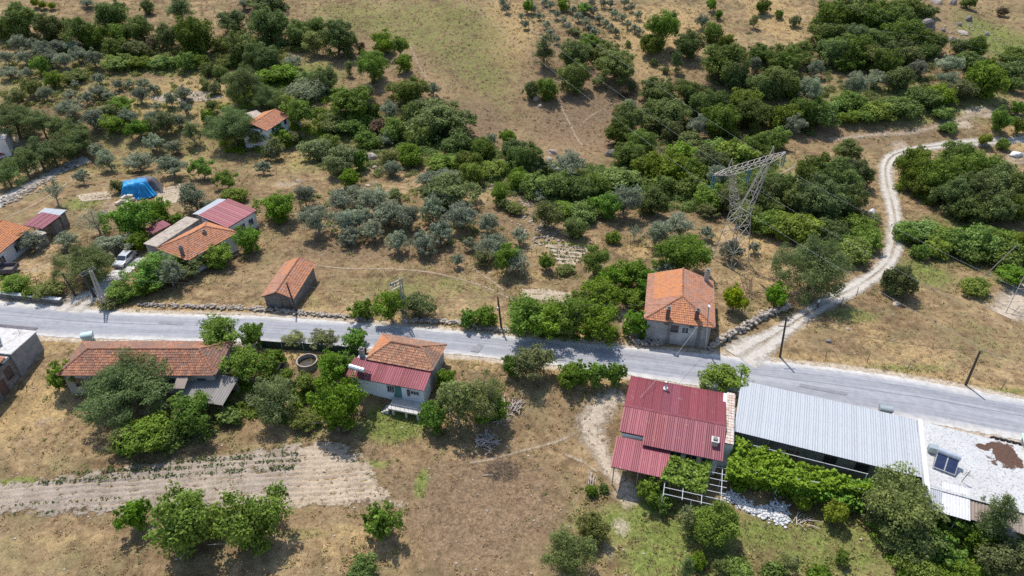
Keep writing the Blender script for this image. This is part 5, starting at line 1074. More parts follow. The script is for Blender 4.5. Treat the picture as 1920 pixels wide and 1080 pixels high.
for x, y, w, h, lb in ((697, 297, 28, 26, 'pale split boulder in the gully above the olive grove'), (703, 315, 12, 9, 'small boulder just below the split gully boulder'), (762, 312, 18, 14, 'grey boulder right of the split gully boulder'), (1735, 52, 34, 32, 'large dark grey boulder at the top right wood edge'),
                       (1815, 38, 18, 16, 'brownish boulder right of the large dark boulder'), (1798, 47, 12, 10, 'small dark boulder on the top right slope'), (1768, 58, 11, 9, 'small grey boulder right below the large dark boulder'), (1783, 78, 12, 20, 'upright pale boulder on the rocky right slope'),
                       (1805, 62, 22, 9, 'flat pale boulder on the rocky right slope'), (1850, 66, 12, 14, 'white boulder above the right bright bushes'), (1755, 5, 24, 16, 'squat boulder at the very top right'), (1785, 8, 14, 18, 'upright boulder at the very top right'), (1890, 152, 18, 12, 'white boulder at the bright bush band end'),
                       (1036, 288, 20, 14, 'flat grey boulder in the central gully'), (1028, 300, 16, 10, 'lower flat boulder in the central gully'), (1145, 292, 26, 22, 'dark rock face below the slope wood'), (975, 362, 14, 8, 'pale boulder on the stony ground left'), (1058, 392, 11, 8, 'white boulder on the stony ground right'),
                       (1040, 378, 12, 7, 'pale boulder beside the brownish shrub'), (690, 348, 14, 6, 'flat stone slab above the olive grove'), (560, 340, 14, 7, 'pale stone heap stone beside the small plant'), (1588, 617, 10, 6, 'small grey stone in the right dry field'), (1680, 570, 16, 7, 'flat grey stone heap right of the gravel track'),
                       (1554, 640, 14, 8, 'dark stone in the right dry field corner'), (1005, 185, 14, 12, 'white rock below the two hill bushes'), (1012, 200, 10, 8, 'small white rock below the hill bushes'), (1612, 258, 10, 5, 'small white stone beside the eroded track'), (1660, 255, 8, 5, 'tiny white stone on the eroded track')): rock(x, y, w * .85, h * .85, lb, RKd if 'dark' in lb or 'brown' in lb else None)
rock(1633, 402, 13, 17, 'upright white boulder beside the gravel track', RKw, 'white_boulder'); rock(1905, 292, 22, 12, 'white rubbish heap stone near the gravel track end', RKw, 'white_boulder')
def stones_along(name, pts, n, width, height, smin, smax, label, mats, cat='wall', flat=1.0):
    c = spline(pts, .4); rng = RNG; VV = []; QQ = []; base = np.array([v.co[:] for v in rock_mesh(77, 1).vertices]); fc = np.array([p.vertices[:] for p in rock_mesh(77, 1).polygons]); off = 0
    o0 = c[0].copy()
    for i in range(n):
        p = c[int(rng.integers(0, len(c)))]; s = rng.uniform(smin, smax); x, y = p.x + rng.normal(0, width), p.y + rng.normal(0, width); z = tz(x, y) + rng.random() * height
        a = rng.uniform(0, 6.28); R_ = np.array([[math.cos(a), -math.sin(a), 0], [math.sin(a), math.cos(a), 0], [0, 0, 1]]); v = (base * [s, s * rng.uniform(.6, 1), s * rng.uniform(.5, .9) * flat]) @ R_.T
        VV.append(v + [x - o0.x, y - o0.y, z - o0.z]); QQ.append(fc + off); off += len(base)
    e = empty(name, o0, 0, label, cat); tag(link('stones', mesh_np('stones', np.concatenate(VV), np.concatenate(QQ), mats), e), kind='stuff'); return e
W_ = [P(1333, 652), P(1362, 634), P(1400, 614), P(1440, 592), P(1475, 578)]
stones_along('dry_stone_wall', W_, 420, .22, .75, .14, .34, 'pale dry stone wall from the stone house along the gravel track', M['stone'])
stones_along('dry_stone_wall', [P(268, 572), P(320, 574), P(400, 577), P(480, 581), P(560, 588), P(640, 594), P(690, 598)], 460, .22, .3, .12, .3, 'low tumbled stone wall along the verge below the barn', M['stone'])
stones_along('dry_stone_wall', [P(770, 604), P(810, 603), P(860, 607), P(910, 616), P(960, 622)], 330, .22, .35, .12, .3, 'low stone wall along the verge under the meadow', M['stone'])
stones_along('stone_heap', [P(1192, 643), P(1220, 645), P(1245, 641)], 130, .3, .4, .12, .3, 'stone heap at the front left of the stone house', M['stone'], 'stones')
stones_along('stone_circle', [P(1000, 450), P(1010, 445), P(1025, 448), P(1022, 456), P(1006, 457), P(1000, 450)], 60, .1, .2, .12, .25, 'small ring of stones beside the striped plot', M['stone'], 'stones')
stones_along('rubble_heap', [P(10, 380), P(40, 362), P(70, 345), P(95, 335)], 240, .9, .15, .1, .35, 'grey rubble strewn along the shady lane', M['stone'], 'rubble')
stones_along('rubble_scatter', [P(975, 375), P(990, 400), P(1010, 420), P(1050, 440), P(1000, 440)], 160, 1.6, .05, .1, .35, 'scattered stones on the bare ground below the gully', M['stone'], 'stones')
stones_along('rubble_scatter', [P(1760, 40), P(1790, 60), P(1830, 50), P(1850, 70), P(1800, 80)], 80, 2.5, .0, .12, .4, 'scattered rocks over the top right slope', M['stone'], 'stones')
stones_along('rubble_scatter', [P(880, 330), P(900, 345), P(920, 350)], 70, 1.2, .05, .1, .35, 'scattered pale stones right of the big dark oak', M['stone'], 'stones')
stones_along('whitewashed_border', [P(1362, 928), P(1385, 940), P(1410, 955), P(1440, 965), P(1465, 968)], 520, .32, .16, .08, .22, 'whitewashed stone border below the grape arbour', M['whitewash'], 'wall', .5)
stones_along('whitewashed_border', [P(1448, 950), P(1466, 948), P(1468, 972), P(1452, 968)], 260, .38, .12, .08, .2, 'whitewashed stone bed end right of the border', M['whitewash'], 'wall', .5)
# white topped wall at the left roadside
a_, b_ = P(-30, 553), P(118, 570); wl = empty('roadside_wall', a_, math.atan2(b_.y - a_.y, b_.x - a_.x), 'low white capped wall along the road on the left', 'wall'); ln_ = (b_ - a_).length
for i in range(8): x0_, x1_ = ln_ * i / 8, ln_ * (i + 1) / 8 - .06; MB().box(x0_, x1_, -.18, .18, -.6, .75).build('wall_panel', M['dark_wall'], wl); MB().box(x0_ - .02, x1_ + .02, -.28, .28, .752, .9).build('coping', M['whitewash'], wl)
# ------------------------------------------------------------------ blue tarpaulin over a straw stack
g = P(268, 372); k = scale_at(g); rzt = .45; print('tarp scale', k)
hs_ = empty('straw_stack', g, rzt, 'straw stack under the tarpaulins with dark open right side', 'straw stack')
def heap(x0, x1, y0, y1, h, lift, fold, name, mat, par, skirt=True, top=None, nx_=30, ny_=24):
    X, Y = np.meshgrid(np.linspace(x0, x1, nx_), np.linspace(y0, y1, ny_)); ex = np.minimum(X - x0, x1 - X); ey = np.minimum(Y - y0, y1 - Y); ed = np.minimum(ex, ey)
    Z = h * sstep(-.1, 1.3, ed) + .2 * np.sin(X * 1.7 + 1) * np.sin(Y * 1.9) * sstep(.3, .9, ed) + .07 * np.sin(X * 5.1 + 2 * Y) * sstep(.2, .8, ed); Z = Z - .25 * sstep(0, 1, (Y - y0) / (y1 - y0) * .6) ; Z = np.maximum(Z, 0) + lift
    fx = fold * np.sin((X + Y) * 7) * (ed < .8); idn = np.arange(X.size).reshape(X.shape); qd = np.stack([idn[:-1, :-1], idn[:-1, 1:], idn[1:, 1:], idn[1:, :-1]], -1).reshape(-1, 4)
    return link(name, mesh_np(name, np.stack([X + fx, Y + fx, Z], -1).reshape(-1, 3), qd, mat, None, True), par)
heap(-3.0, 3.0, .6, 5.0, 1.7, -.05, .0, 'straw', M['hay'], hs_); heap(-3.3, 3.4, .75, 5.5, 2.3, .03, .05, 'dark_cover', M['darktarp'], hs_)
bt = empty('blue_tarpaulin', g, rzt, 'bright blue tarpaulin draped over the straw stack', 'tarpaulin')
heap(-3.6, 2.3, .1, 4.5, 2.5, .08, .09, 'sheet', M['blue'], bt); heap(-.9, 1.9, -.5, 2.3, 2.3, .16, .13, 'hanging_corner', M['blue'], bt)
bale = bevel(MB().box(-.5, .5, -.28, .28, 0, .5).build('straw_bale', M['sack']), .1, 2); bm0 = bale.data
for i, (x, y, z, a) in enumerate(((-3.2, -.5, 0, .3), (-2.3, -.7, 0, .8), (-1.6, -.3, 0, -.2), (-2.8, .1, .4, 1.0), (-1.9, .2, .45, .1), (-2.4, -1.4, -.05, .4), (-3.9, -1.0, 0, 1.2))):
    o = bale if i == 0 else bale.copy()
    if i: COL.objects.link(o)
    p = g + Matrix.Rotation(rzt, 3, 'Z') @ Vector((x, y, z)); o.location = (p.x, p.y, tz(p.x, p.y) + z); o.rotation_euler = (random.uniform(-.2, .2), random.uniform(-.25, .25), a)
    tag(o, 'pale straw bale before the blue tarpaulin, ' + ['far left front', 'second in front row', 'nearest the hanging blue corner', 'stacked on the left', 'stacked beneath the tarpaulin edge', 'lowest of the heap', 'outermost on the left'][i], 'bale', 'bales before the tarpaulin')
# ------------------------------------------------------------------ wood piles and brush heap
stick = MB().path([(0, 0, 0), (.5, .06, .03), (1, 0, .0)], .05, .03, 5).mesh('branch', M['drywood'], True)
def woodpile(px, n, rx_, ry_, h, ang, label, sp=.5):
    g = P(*px); e = empty('wood_pile', g, 0, label, 'wood pile')
    for i in range(n):
        o = link('branch', stick, e); s = random.uniform(.6, 1.6); x, y = random.gauss(0, rx_), random.gauss(0, ry_)
        o.location = (x, y, tz(g.x + x, g.y + y) - g.z + random.uniform(.02, h)); o.rotation_euler = (random.uniform(-.2, .2), random.uniform(-.35, .15), ang + random.gauss(0, sp)); o.scale = (s, random.uniform(.7, 1.5), random.uniform(.7, 1.5))
woodpile((962, 770), 56, 1.0, .35, .5, 1.2, 'upper pile of bleached cut branches right of the feathery trees', .7)
woodpile((932, 790), 24, .6, .35, .45, .3, 'middle pile of long bleached branches', .4); woodpile((908, 835), 60, .7, .6, .6, .9, 'lower pile of bleached branches and log ends beside the path', .9)
g = P(942, 884); e = empty('brush_heap', g, 0, 'dark heap of dead brushwood on the dry grass', 'brush heap'); mb = MB()
for i in range(420):
    a = random.uniform(0, 6.28); r = 1.9 * math.sqrt(random.random()); x, y = r * math.cos(a), .75 * r * math.sin(a); z = tz(g.x + x, g.y + y) - g.z + max(0, .75 * (1 - (r / 2) ** 2)) * random.random(); d = Vector((random.gauss(0, 1), random.gauss(0, 1), random.gauss(0, .4))).normalized() * random.uniform(.25, .8)
    mb.tube((x, y, z), (x + d.x, y + d.y, max(z + d.z, z - .1)), .018, .008, 3, False)
tag(mb.build('twigs', M['twig'], e), kind='stuff'); o = link('branch', stick, e, (-2.1, -.7, .15)); o.scale = (1.6, 1.2, 1.2)
woodpile((1110, 912), 16, .25, .8, .25, 1.4, 'narrow stack of grey planks left of the porch', .12)
woodpile((1500, 982), 12, .5, .3, .2, .2, 'few bleached branches right of the whitewashed stones', .7)
# ------------------------------------------------------------------ basin, bins and small things
g = P(577, 683); bs = empty('round_basin', g, 0, 'round concrete water basin in the garden left of the middle house', 'basin'); MB().lathe([(1.3, -.8), (1.3, .7), (1.16, .7), (1.16, -.3)], k=36).build('rim', M['stone'], bs); MB().lathe([(0, .12), (1.165, .12)], k=36).build('water', M['water'], bs)
def bin_(px, label, mat, rz):
    g = P(*px); g.z = max(g.z, tz(g.x, g.y)); e = empty('waste_container', g, rz, label, 'waste container')
    b = MB(); b.v += [(-.55, -.38, .2), (.55, -.38, .2), (.55, .38, .2), (-.55, .38, .2), (-.68, -.5, 1.0), (.68, -.5, 1.0), (.68, .5, 1.0), (-.68, .5, 1.0)]
    for q_ in ((3, 2, 1, 0), (0, 1, 5, 4), (1, 2, 6, 5), (2, 3, 7, 6), (3, 0, 4, 7), (4, 5, 6, 7)): b.f.append(q_)
    bevel(b.build('body', M[mat], e), .03); ld = MB(); n = 8
    for i in range(n):
        a0, a1 = math.pi * i / n, math.pi * (i + 1) / n; ld.face([(-.7, -.52 * math.cos(a0), 1.01 + .33 * math.sin(a0)), (.7, -.52 * math.cos(a0), 1.01 + .33 * math.sin(a0)), (.7, -.52 * math.cos(a1), 1.01 + .33 * math.sin(a1)), (-.7, -.52 * math.cos(a1), 1.01 + .33 * math.sin(a1))])
    for s in (-.7, .7): ld.face([(s, -.52 * math.cos(math.pi * i / n), 1.01 + .33 * math.sin(math.pi * i / n)) for i in range(n + 1)])
    ld.build('lid', M[mat], e)
    for x in (-.45, .45):
        for y in (-.28, .28): MB().tube((x - .04, y, .11), (x + .04, y, .11), .11, None, 10).build('wheel', M['rubber'], e)
    for s in (-1, 1): MB().tube((s * .66, -.15, .85), (s * .85, -.15, .85), .04).build('lifting_lug', M['galv'], e)
bin_((1656, 778), 'galvanised wheeled waste container at the road edge behind the white roof', 'galvbin', -.25); bin_((168, 639), 'pale green waste container beside the long tiled roof', 'greenbin', .3)
g = P(521, 690); e = empty('handcart', g, 1.3, 'tipped grey metal handcart left of the round basin', 'cart'); b = MB().box(-.8, .8, -.45, .45, .35, .45).box(-.8, .8, -.45, -.4, .45, .8).box(-.8, .8, .4, .45, .45, .8).box(-.8, -.75, -.4, .4, .45, .8).build('tray', M['galv'], e)
for s in (-1, 1): MB().tube((.3, s * .5, .3), (.3, s * .58, .3), .3, None, 14).build('wheel', M['rubber'], e); MB().tube((-.8, s * .35, .4), (-1.6, s * .3, .2), .03).build('handle', M['wood'], e)
g = P(8, 513); e = empty('farm_trailer', g, .12, 'dark open farm trailer at the left edge', 'trailer'); MB().box(-2.2, 2.0, -1, 1, .6, .7).build('bed', M['wood'], e)
for (a, b, c, d) in ((-2.2, 2.0, -1.0, -.94), (-2.2, 2.0, .94, 1.0), (-2.2, -2.14, -.93, .93), (1.94, 2.0, -.93, .93)): MB().box(a, b, c, d, .7, 1.25).build('side_board', M['darktarp'], e)
for s in (-1.05, 1.05): MB().tube((-.2, s, .38), (-.2, s + .18 * (1 if s > 0 else -1), .38), .38, None, 16).build('wheel', M['rubber'], e)
MB().tube((2, 0, .6), (3.4, 0, .45), .05).build('drawbar', M['galv'], e)
g = P(54, 533); e = empty('harrow_frame', g, .6, 'rusty farm implement frame right of the trailer', 'implement')
for s in (-.8, 0, .8): MB().tube((-1.1, s, .5), (1.1, s, .5), .06).build('beam', M['frame_brown'], e)
for x in (-1.0, 1.0): MB().tube((x, -.9, .5), (x, .9, .5), .06).build('beam', M['frame_brown'], e); MB().tube((x, -.8, .5), (x, -.8, -.1), .05).build('leg', M['frame_brown'], e); MB().tube((x, .8, .5), (x, .8, -.1), .05).build('leg', M['frame_brown'], e)
# ------------------------------------------------------------------ parked cars
M['silver'] = simple('silver_car_paint', (0.42, 0.44, 0.46), (0.52, 0.54, 0.56), 2, .3, .4, .5); M['redpaint'] = simple('red_car_paint', (0.32, 0.02, 0.02), (0.42, 0.03, 0.03), 2, .3, 0, .5)
def car(px, rz, paint, label):
    g = P(*px); e = empty('parked_car', g, rz, label, 'car')   # the nose points along -y
    prof = [(-2.0, .35), (-2.05, .62), (-1.9, .82), (-.95, .98), (-.25, 1.42), (1.15, 1.46), (1.75, 1.05), (2.0, .95), (2.05, .4)]; n = len(prof); b = MB()
    for s in (-1, 1):
        for (y, z) in prof: b.v.append((s * (.82 if z < 1.0 else .82 - (z - 1.0) * .42), y, z))
    for i in range(n - 1): b.f.append((i, i + 1, n + i + 1, n + i))
    b.f.append(tuple(range(n - 1, -1, -1))); b.f.append(tuple(range(n, 2 * n))); b.f.append((n - 1, 0, n, 2 * n - 1)); bevel(b.build('body', M[paint], e), .05, 2)
    MB().face([(-.7, -.93, 1.02), (.7, -.93, 1.02), (.6, -.33, 1.4), (-.6, -.33, 1.4)]).build('windscreen', M['glass'], e).location = (0, -.03, .02)
    MB().face([(.7, 1.72, 1.1), (-.7, 1.72, 1.1), (-.6, 1.22, 1.44), (.6, 1.22, 1.44)]).build('rear_window', M['glass'], e).location = (0, .03, .02)
    for s in (-1, 1):
        MB().face([(s * .8, -.8, 1.04), (s * .8, 1.5, 1.08), (s * .655, 1.1, 1.41), (s * .655, -.2, 1.38)]).build('side_window', M['glass'], e).location = (s * .03, 0, 0)
        for y in (-1.3, 1.3): w = MB().tube((s * .68, y, .32), (s * .86, y, .32), .32, None, 18).build('wheel', M['rubber'], e); MB().tube((s * .861, y, .32), (s * .875, y, .32), .19, None, 14).build('rim', M['galv'], w)
        MB().box(s * .62 - .16, s * .62 + .16, -2.09, -2.0, .6, .74).build('headlight', M['whitepaint'], e); MB().box(s * .95 - .1, s * .95 + .1, -.75, -.6, .98, 1.1).build('mirror', M[paint], e)
    MB().box(-.75, .75, -2.13, -1.98, .35, .52).build('bumper', M['darktarp'], e)
car((236, 492), -.1, 'silver', 'silver car parked at the top of the concrete driveway'); car((-4, 290), 1.4, 'redpaint', 'red car nose at the left edge beside the pine row')
# ------------------------------------------------------------------ person on the gravel track
def person(px, rz, label):
    g = P(*px); e = empty('person', g, rz, label, 'person')
    V = []; E = []; Rr = []
    def chain(pts, start=None):
        prev = start
        for (p, r) in pts:
            V.append(p); Rr.append(r); i = len(V) - 1
            if prev is not None: E.append((prev, i))
            prev = i
        return prev
    pel = chain([((0, 0, .95), (.15, .11))]); ch = chain([((0, .0, 1.12), (.14, .1)), ((0, 0, 1.32), (.17, .12)), ((0, 0, 1.43), (.11, .09))], pel)
    nk = chain([((0, -.01, 1.51), (.055, .055)), ((0, -.02, 1.58), (.075, .09)), ((0, -.02, 1.67), (.08, .1)), ((0, -.01, 1.74), (.05, .06))], ch)
    chain([((0, -.125, 1.62), (.018, .02))], nk - 1)
    for s in (-1, 1):
        chain([((s * .1, 0, .88), (.09, .09)), ((s * .11, -.03 * s, .5), (.062, .065)), ((s * .11, .02 * s, .1), (.042, .045)), ((s * .11, -.02, .045), (.045, .045)), ((s * .12, -.15, .035), (.04, .03))], pel)
        wr = chain([((s * .2, 0, 1.4), (.06, .06)), ((s * .26, .02, 1.13), (.043, .043)), ((s * .27, -.08, .9), (.03, .03)), ((s * .27, -.1, .83), (.035, .02))], ch)
        for k_, (dy, ln) in enumerate(((-.035, .07), (-.012, .085), (.012, .08), (.033, .06))): chain([((s * .27, -.1 + dy, .78), (.009, .009)), ((s * .265, -.11 + dy, .78 - ln * .5), (.009, .009)), ((s * .255, -.12 + dy, .78 - ln), (.008, .008))], wr)
        chain([((s * .25, -.15, .81), (.01, .01)), ((s * .24, -.16, .77), (.009, .009))], wr)
    me = bpy.data.meshes.new('body'); me.from_pydata(V, E, []); o = link('body', me, e); sk = o.modifiers.new('skin', 'SKIN')
    for i, r in enumerate(Rr): me.skin_vertices[0].data[i].radius = r; me.skin_vertices[0].data[i].use_root = (i == 0)
    sb = o.modifiers.new('sub', 'SUBSURF'); sb.levels = 1; sb.render_levels = 1
    dg = bpy.context.evaluated_depsgraph_get(); nm = bpy.data.meshes.new_from_object(o.evaluated_get(dg)); o.modifiers.clear(); o.data = nm
    for mt in (simple('skin', (.3, .17, .11), (.36, .21, .14), 5, .6), simple('pale_shirt', (.72, .72, .78), (.8, .8, .85), 5, .9), simple('dark_trousers', (.03, .03, .04), (.06, .06, .08), 5, .9), simple('shoes', (.03, .025, .02), (.06, .05, .04), 5, .7)): nm.materials.append(mt)
    for p in nm.polygons:
        c = p.center; p.use_smooth = True
        p.material_index = 0 if (c.z > 1.47 or (abs(c.x) > .2 and c.z < 1.1)) else 1 if c.z > .93 else 2 if c.z > .09 else 3
    MB().lathe([(0, .1), (.06, .09), (.095, .03), (.1, -.03)], (0, .0, 1.69), 14).build('hair', M['twig'], e, smooth=True)
person((1532, 577), .6, 'person in pale shirt and dark trousers standing on the shaded gravel track')
# ------------------------------------------------------------------ trees and shrubs: leaf-clump crowns on tapered trunks
def lobes_to_leaves(lobes, size, cover, rng, inner=.2, aspect=.55, sub=6):
    C = []; N = []; R = []
    for c, r in lobes:
        c = np.array(c); r = np.array(r) * np.ones(3); tone = rng.normal(0, .13); subs = [(c, r * .8, .55)]
        for _ in range(sub):
            d = unit(rng.normal(0, 1, 3) + [0, 0, .25]); q = rng.uniform(.34, .62); subs.append((c + d * r * rng.uniform(.55, 1.15), r * q, 1.0))
        for cc, rr, cv in subs:
            area = 4 * math.pi * (rr[0] * rr[1] * rr[2]) ** (2 / 3); k = max(5, int(cv * cover * .62 * area / (size * size * 2 * aspect)))
            d = unit(rng.normal(0, 1, (k, 3)) + [0, 0, .3])
            rad = np.where(rng.random(k) < inner, rng.uniform(.3, .8, k), rng.uniform(.75, 1.25, k))
            C.append(cc + d * rr * rad[:, None]); N.append(d + [0, 0, .4]); R.append(np.full(k, tone + rng.normal(0, .07)))
    return np.concatenate(C), np.concatenate(N), np.concatenate(R)
M['feather'] = leaf_mat('feathery_leaves', (0.115, 0.14, 0.04), (0.28, 0.315, 0.11))
SPEC = {  # leaf size, cover, crown start, crown roundness, lobes, lobe radius, trunk radius, bark, mix material, stems, squash
    'oak':   dict(leaf=.155, cover=.95, base=.0, nl=22, lr=.24, tr=.03, bark='bark', mat='oak', stems=2),
    'olive': dict(leaf=.125, cover=.8, base=.1, nl=20, lr=.19, tr=.035, bark='greybark', mat='olive', stems=3),
    'pine':  dict(leaf=.14, cover=1.0, base=.06, nl=30, lr=.19, tr=.03, bark='bark', mat='pine', stems=1),
    'broad': dict(leaf=.155, cover=.85, base=.02, nl=24, lr=.21, tr=.03, bark='greybark', mat='broad', stems=2),
    'bush':  dict(leaf=.15, cover=.95, base=.0, nl=15, lr=.27, tr=.02, bark='bark', mat='bush', stems=3),
    'scrub': dict(leaf=.13, cover=.72, base=.04, nl=18, lr=.24, tr=.02, bark='greybark', mat='scrub', stems=4),
    'citrus': dict(leaf=.13, cover=1.1, base=.06, nl=14, lr=.27, tr=.03, bark='bark', mat='citrus', stems=1),
    'cypress': dict(leaf=.15, cover=1.0, base=.06, nl=22, lr=.26, tr=.035, bark='bark', mat='pine', stems=1),
    'feather': dict(leaf=.125, cover=.52, base=.0, nl=28, lr=.2, tr=.025, bark='greybark', mat='feather', stems=3),
    'reed':  dict(leaf=.22, cover=.9, base=.0, nl=16, lr=.25, tr=.0, bark='bark', mat='reed', stems=0),
    'dry':   dict(leaf=.13, cover=.6, base=.02, nl=14, lr=.26, tr=.02, bark='bark', mat='dry', stems=3),
    'bare':  dict(leaf=.10, cover=.12, base=.15, nl=18, lr=.2, tr=.03, bark='greybark', mat='olive', stems=4),
}
def make_proto(sp, W, H, seed):
    S = SPEC[sp]; rng = np.random.default_rng(seed); lobes = []; AX = rng.uniform(.84, 1.18)
    zb = S['base'] * H; hc = H - zb; cz = zb + hc / 2; lr = S['lr']
    for i in range(S['nl']):
        d = unit(rng.normal(0, 1, 3) + np.array([0, 0, .22 if sp != 'pine' else .35])); q = rng.uniform(.5, 1.3) if i > 2 else .2
        r = W * lr * rng.uniform(.6, 1.15) * (1.3 - .45 * q); rz = min(r * .85, hc * .3)
        px, py = d[0] * q * (W / 2 - r * .75), d[1] * q * (W / 2 - r * .75); pz = cz + d[2] * q * (hc / 2 - rz * .8)
        if sp == 'cypress':
            f = (pz - zb) / hc; k = 1.1 - .75 * f; px *= k; py *= k; r *= .5 + .6 * k
        if sp in ('olive', 'feather', 'bare') and d[2] < -.3: pz += hc * .12
        lobes.append(((px, py, pz), (r, r, rz)))
    for i in range(7 if sp not in ('reed', 'citrus') else 2):          # stray sprays that break the outline
        d = unit(rng.normal(0, 1, 3) + np.array([0, 0, .35])); q = rng.uniform(.95, 1.3); r = W * lr * rng.uniform(.28, .5)
        lobes.append(((d[0] * q * W * .42, d[1] * q * W * .42, cz + d[2] * q * hc * .42), (r, r, r * .9)))
    lobes = [((c[0] * AX, c[1] / AX, c[2]), r) for c, r in lobes]
    core = W * .27
    if S['cover'] > .9: lobes.append(((0, 0, cz - hc * .05), (core, core, min(core, hc * .36))))
    lf = S['leaf'] * (W / 4.5) ** .2
    C, N, T = lobes_to_leaves(lobes, lf, S['cover'], rng)
    ok = C[:, 2] > -.05 * H; C, N, T = C[ok], N[ok], T[ok]
    sx = sy = 2 * W / (np.percentile(C[:, 0], 98.5) - np.percentile(C[:, 0], 1.5) + np.percentile(C[:, 1], 98.5) - np.percentile(C[:, 1], 1.5)); sz = H / np.percentile(C[:, 2], 99)
    C = C * [sx, sy, sz]; rr_ = np.hypot(C[:, 0], C[:, 1]) / (W / 2); zz_ = (C[:, 2] - H * .5) / (H * .5); ok = (rr_ < 1.28) & ((rr_ ** 2 + np.maximum(zz_, 0) ** 2) < 1.9); C, N, T = C[ok], N[ok], T[ok]; lobes = [((c[0] * sx, c[1] * sy, c[2] * sz), r) for c, r in lobes]
    V, Q = leaves(C, N, lf, rng, .5 if sp != 'reed' else .3, .55 if sp not in ('pine', 'reed', 'cypress') else .3)
    rnd = np.clip(.12 + .7 * rng.random(len(Q)) + T, 0, 1)
    cm = mesh_np(sp + '_crown', V, Q, M[S['mat']], {'rnd': ('FACE', rnd)})
    tm = None
    if S['stems']:
        mb = MB(); tr = S['tr'] * W
        big = sorted(lobes, key=lambda l: -l[0][2]); st = S['stems']
        fork = Vector((rng.normal(0, .03) * W, rng.normal(0, .03) * W, zb + hc * (.12 if st > 1 else .35)))
        mb.path([(0, 0, -.35), (fork.x * .4, fork.y * .4, fork.z * .5), tuple(fork)], tr * 1.25, tr, 7)
        pick = [l for i, l in enumerate(lobes) if i % max(1, len(lobes) // (4 + st * 2)) == 0]
        for c, r in pick:
            c = Vector(c); mid = fork.lerp(c, .5) + Vector(rng.normal(0, .04 * W, 3)); mid.z = max(mid.z, fork.z * .9)
            mb.path([tuple(fork), tuple(mid), tuple(c)], tr * .55, tr * .15, 5)
            if sp in ('bare', 'feather', 'dry'):
                for _ in range(5 if sp == 'bare' else 2):
                    e = c + Vector(rng.normal(0, 1, 3)).normalized() * r[0] * 1.2; mb.path([tuple(mid.lerp(c, .6)), tuple(e)], tr * .16, tr * .05, 4)
        tm = mb.mesh(sp + '_trunk', M[S['bark']], True)
    return (W, H, cm, tm)
SIZES = {'oak': [(2.2, 2), (4.4, 3.8), (6.5, 5.5)], 'olive': [(2.2, 2.1), (3.8, 3.5), (5.2, 4.6)], 'pine': [(4.5, 5), (9, 8)], 'broad': [(2.6, 2.6), (5, 5), (8, 8)], 'bush': [(2, 1.5), (3.8, 2.8)],
         'scrub': [(1.8, 1.5), (3.8, 3.2)], 'citrus': [(2.2, 2.6), (4.5, 4)], 'cypress': [(2.2, 3.5), (4, 7.5)], 'feather': [(3, 3.4), (6, 6.5)], 'reed': [(5, 2.6)], 'dry': [(2.2, 1.8)], 'bare': [(3.2, 3.4), (5, 4.4)]}
PROTO = {}; sd_ = 100
for sp, szs in SIZES.items():
    PROTO[sp] = []
    for (w, h) in szs:
        for k in range(3 if sp in ('oak', 'olive', 'bush') else 2): sd_ += 1; PROTO[sp].append(make_proto(sp, w, h, sd_))
NOUN = {'oak': ('dark green oak', 'tree'), 'olive': ('silver-green olive tree', 'tree'), 'pine': ('dense green pine', 'tree'), 'broad': ('bright green leafy tree', 'tree'), 'bush': ('bright green bush', 'shrub'),
        'scrub': ('dull green shrub', 'shrub'), 'citrus': ('yellow-green rounded tree', 'tree'), 'cypress': ('dark upright conifer', 'tree'), 'feather': ('thin feathery grey-green tree', 'tree'), 'reed': ('pale green reed clump', 'reeds'),
        'dry': ('brown half-dry shrub', 'shrub'), 'bare': ('grey sparse leafless tree', 'tree')}
CODE = {'o': 'oak', 'v': 'olive', 'p': 'pine', 'b': 'broad', 'u': 'bush', 's': 'scrub', 'c': 'citrus', 'y': 'cypress', 'f': 'feather', 'r': 'reed', 'd': 'dry', 'x': 'bare'}
ORD = ['first', 'second', 'third', 'fourth', 'fifth', 'sixth', 'seventh', 'eighth', 'ninth', 'tenth', 'eleventh', 'twelfth', 'thirteenth', 'fourteenth', 'fifteenth', 'sixteenth', 'seventeenth', 'eighteenth', 'nineteenth']
TREES = []
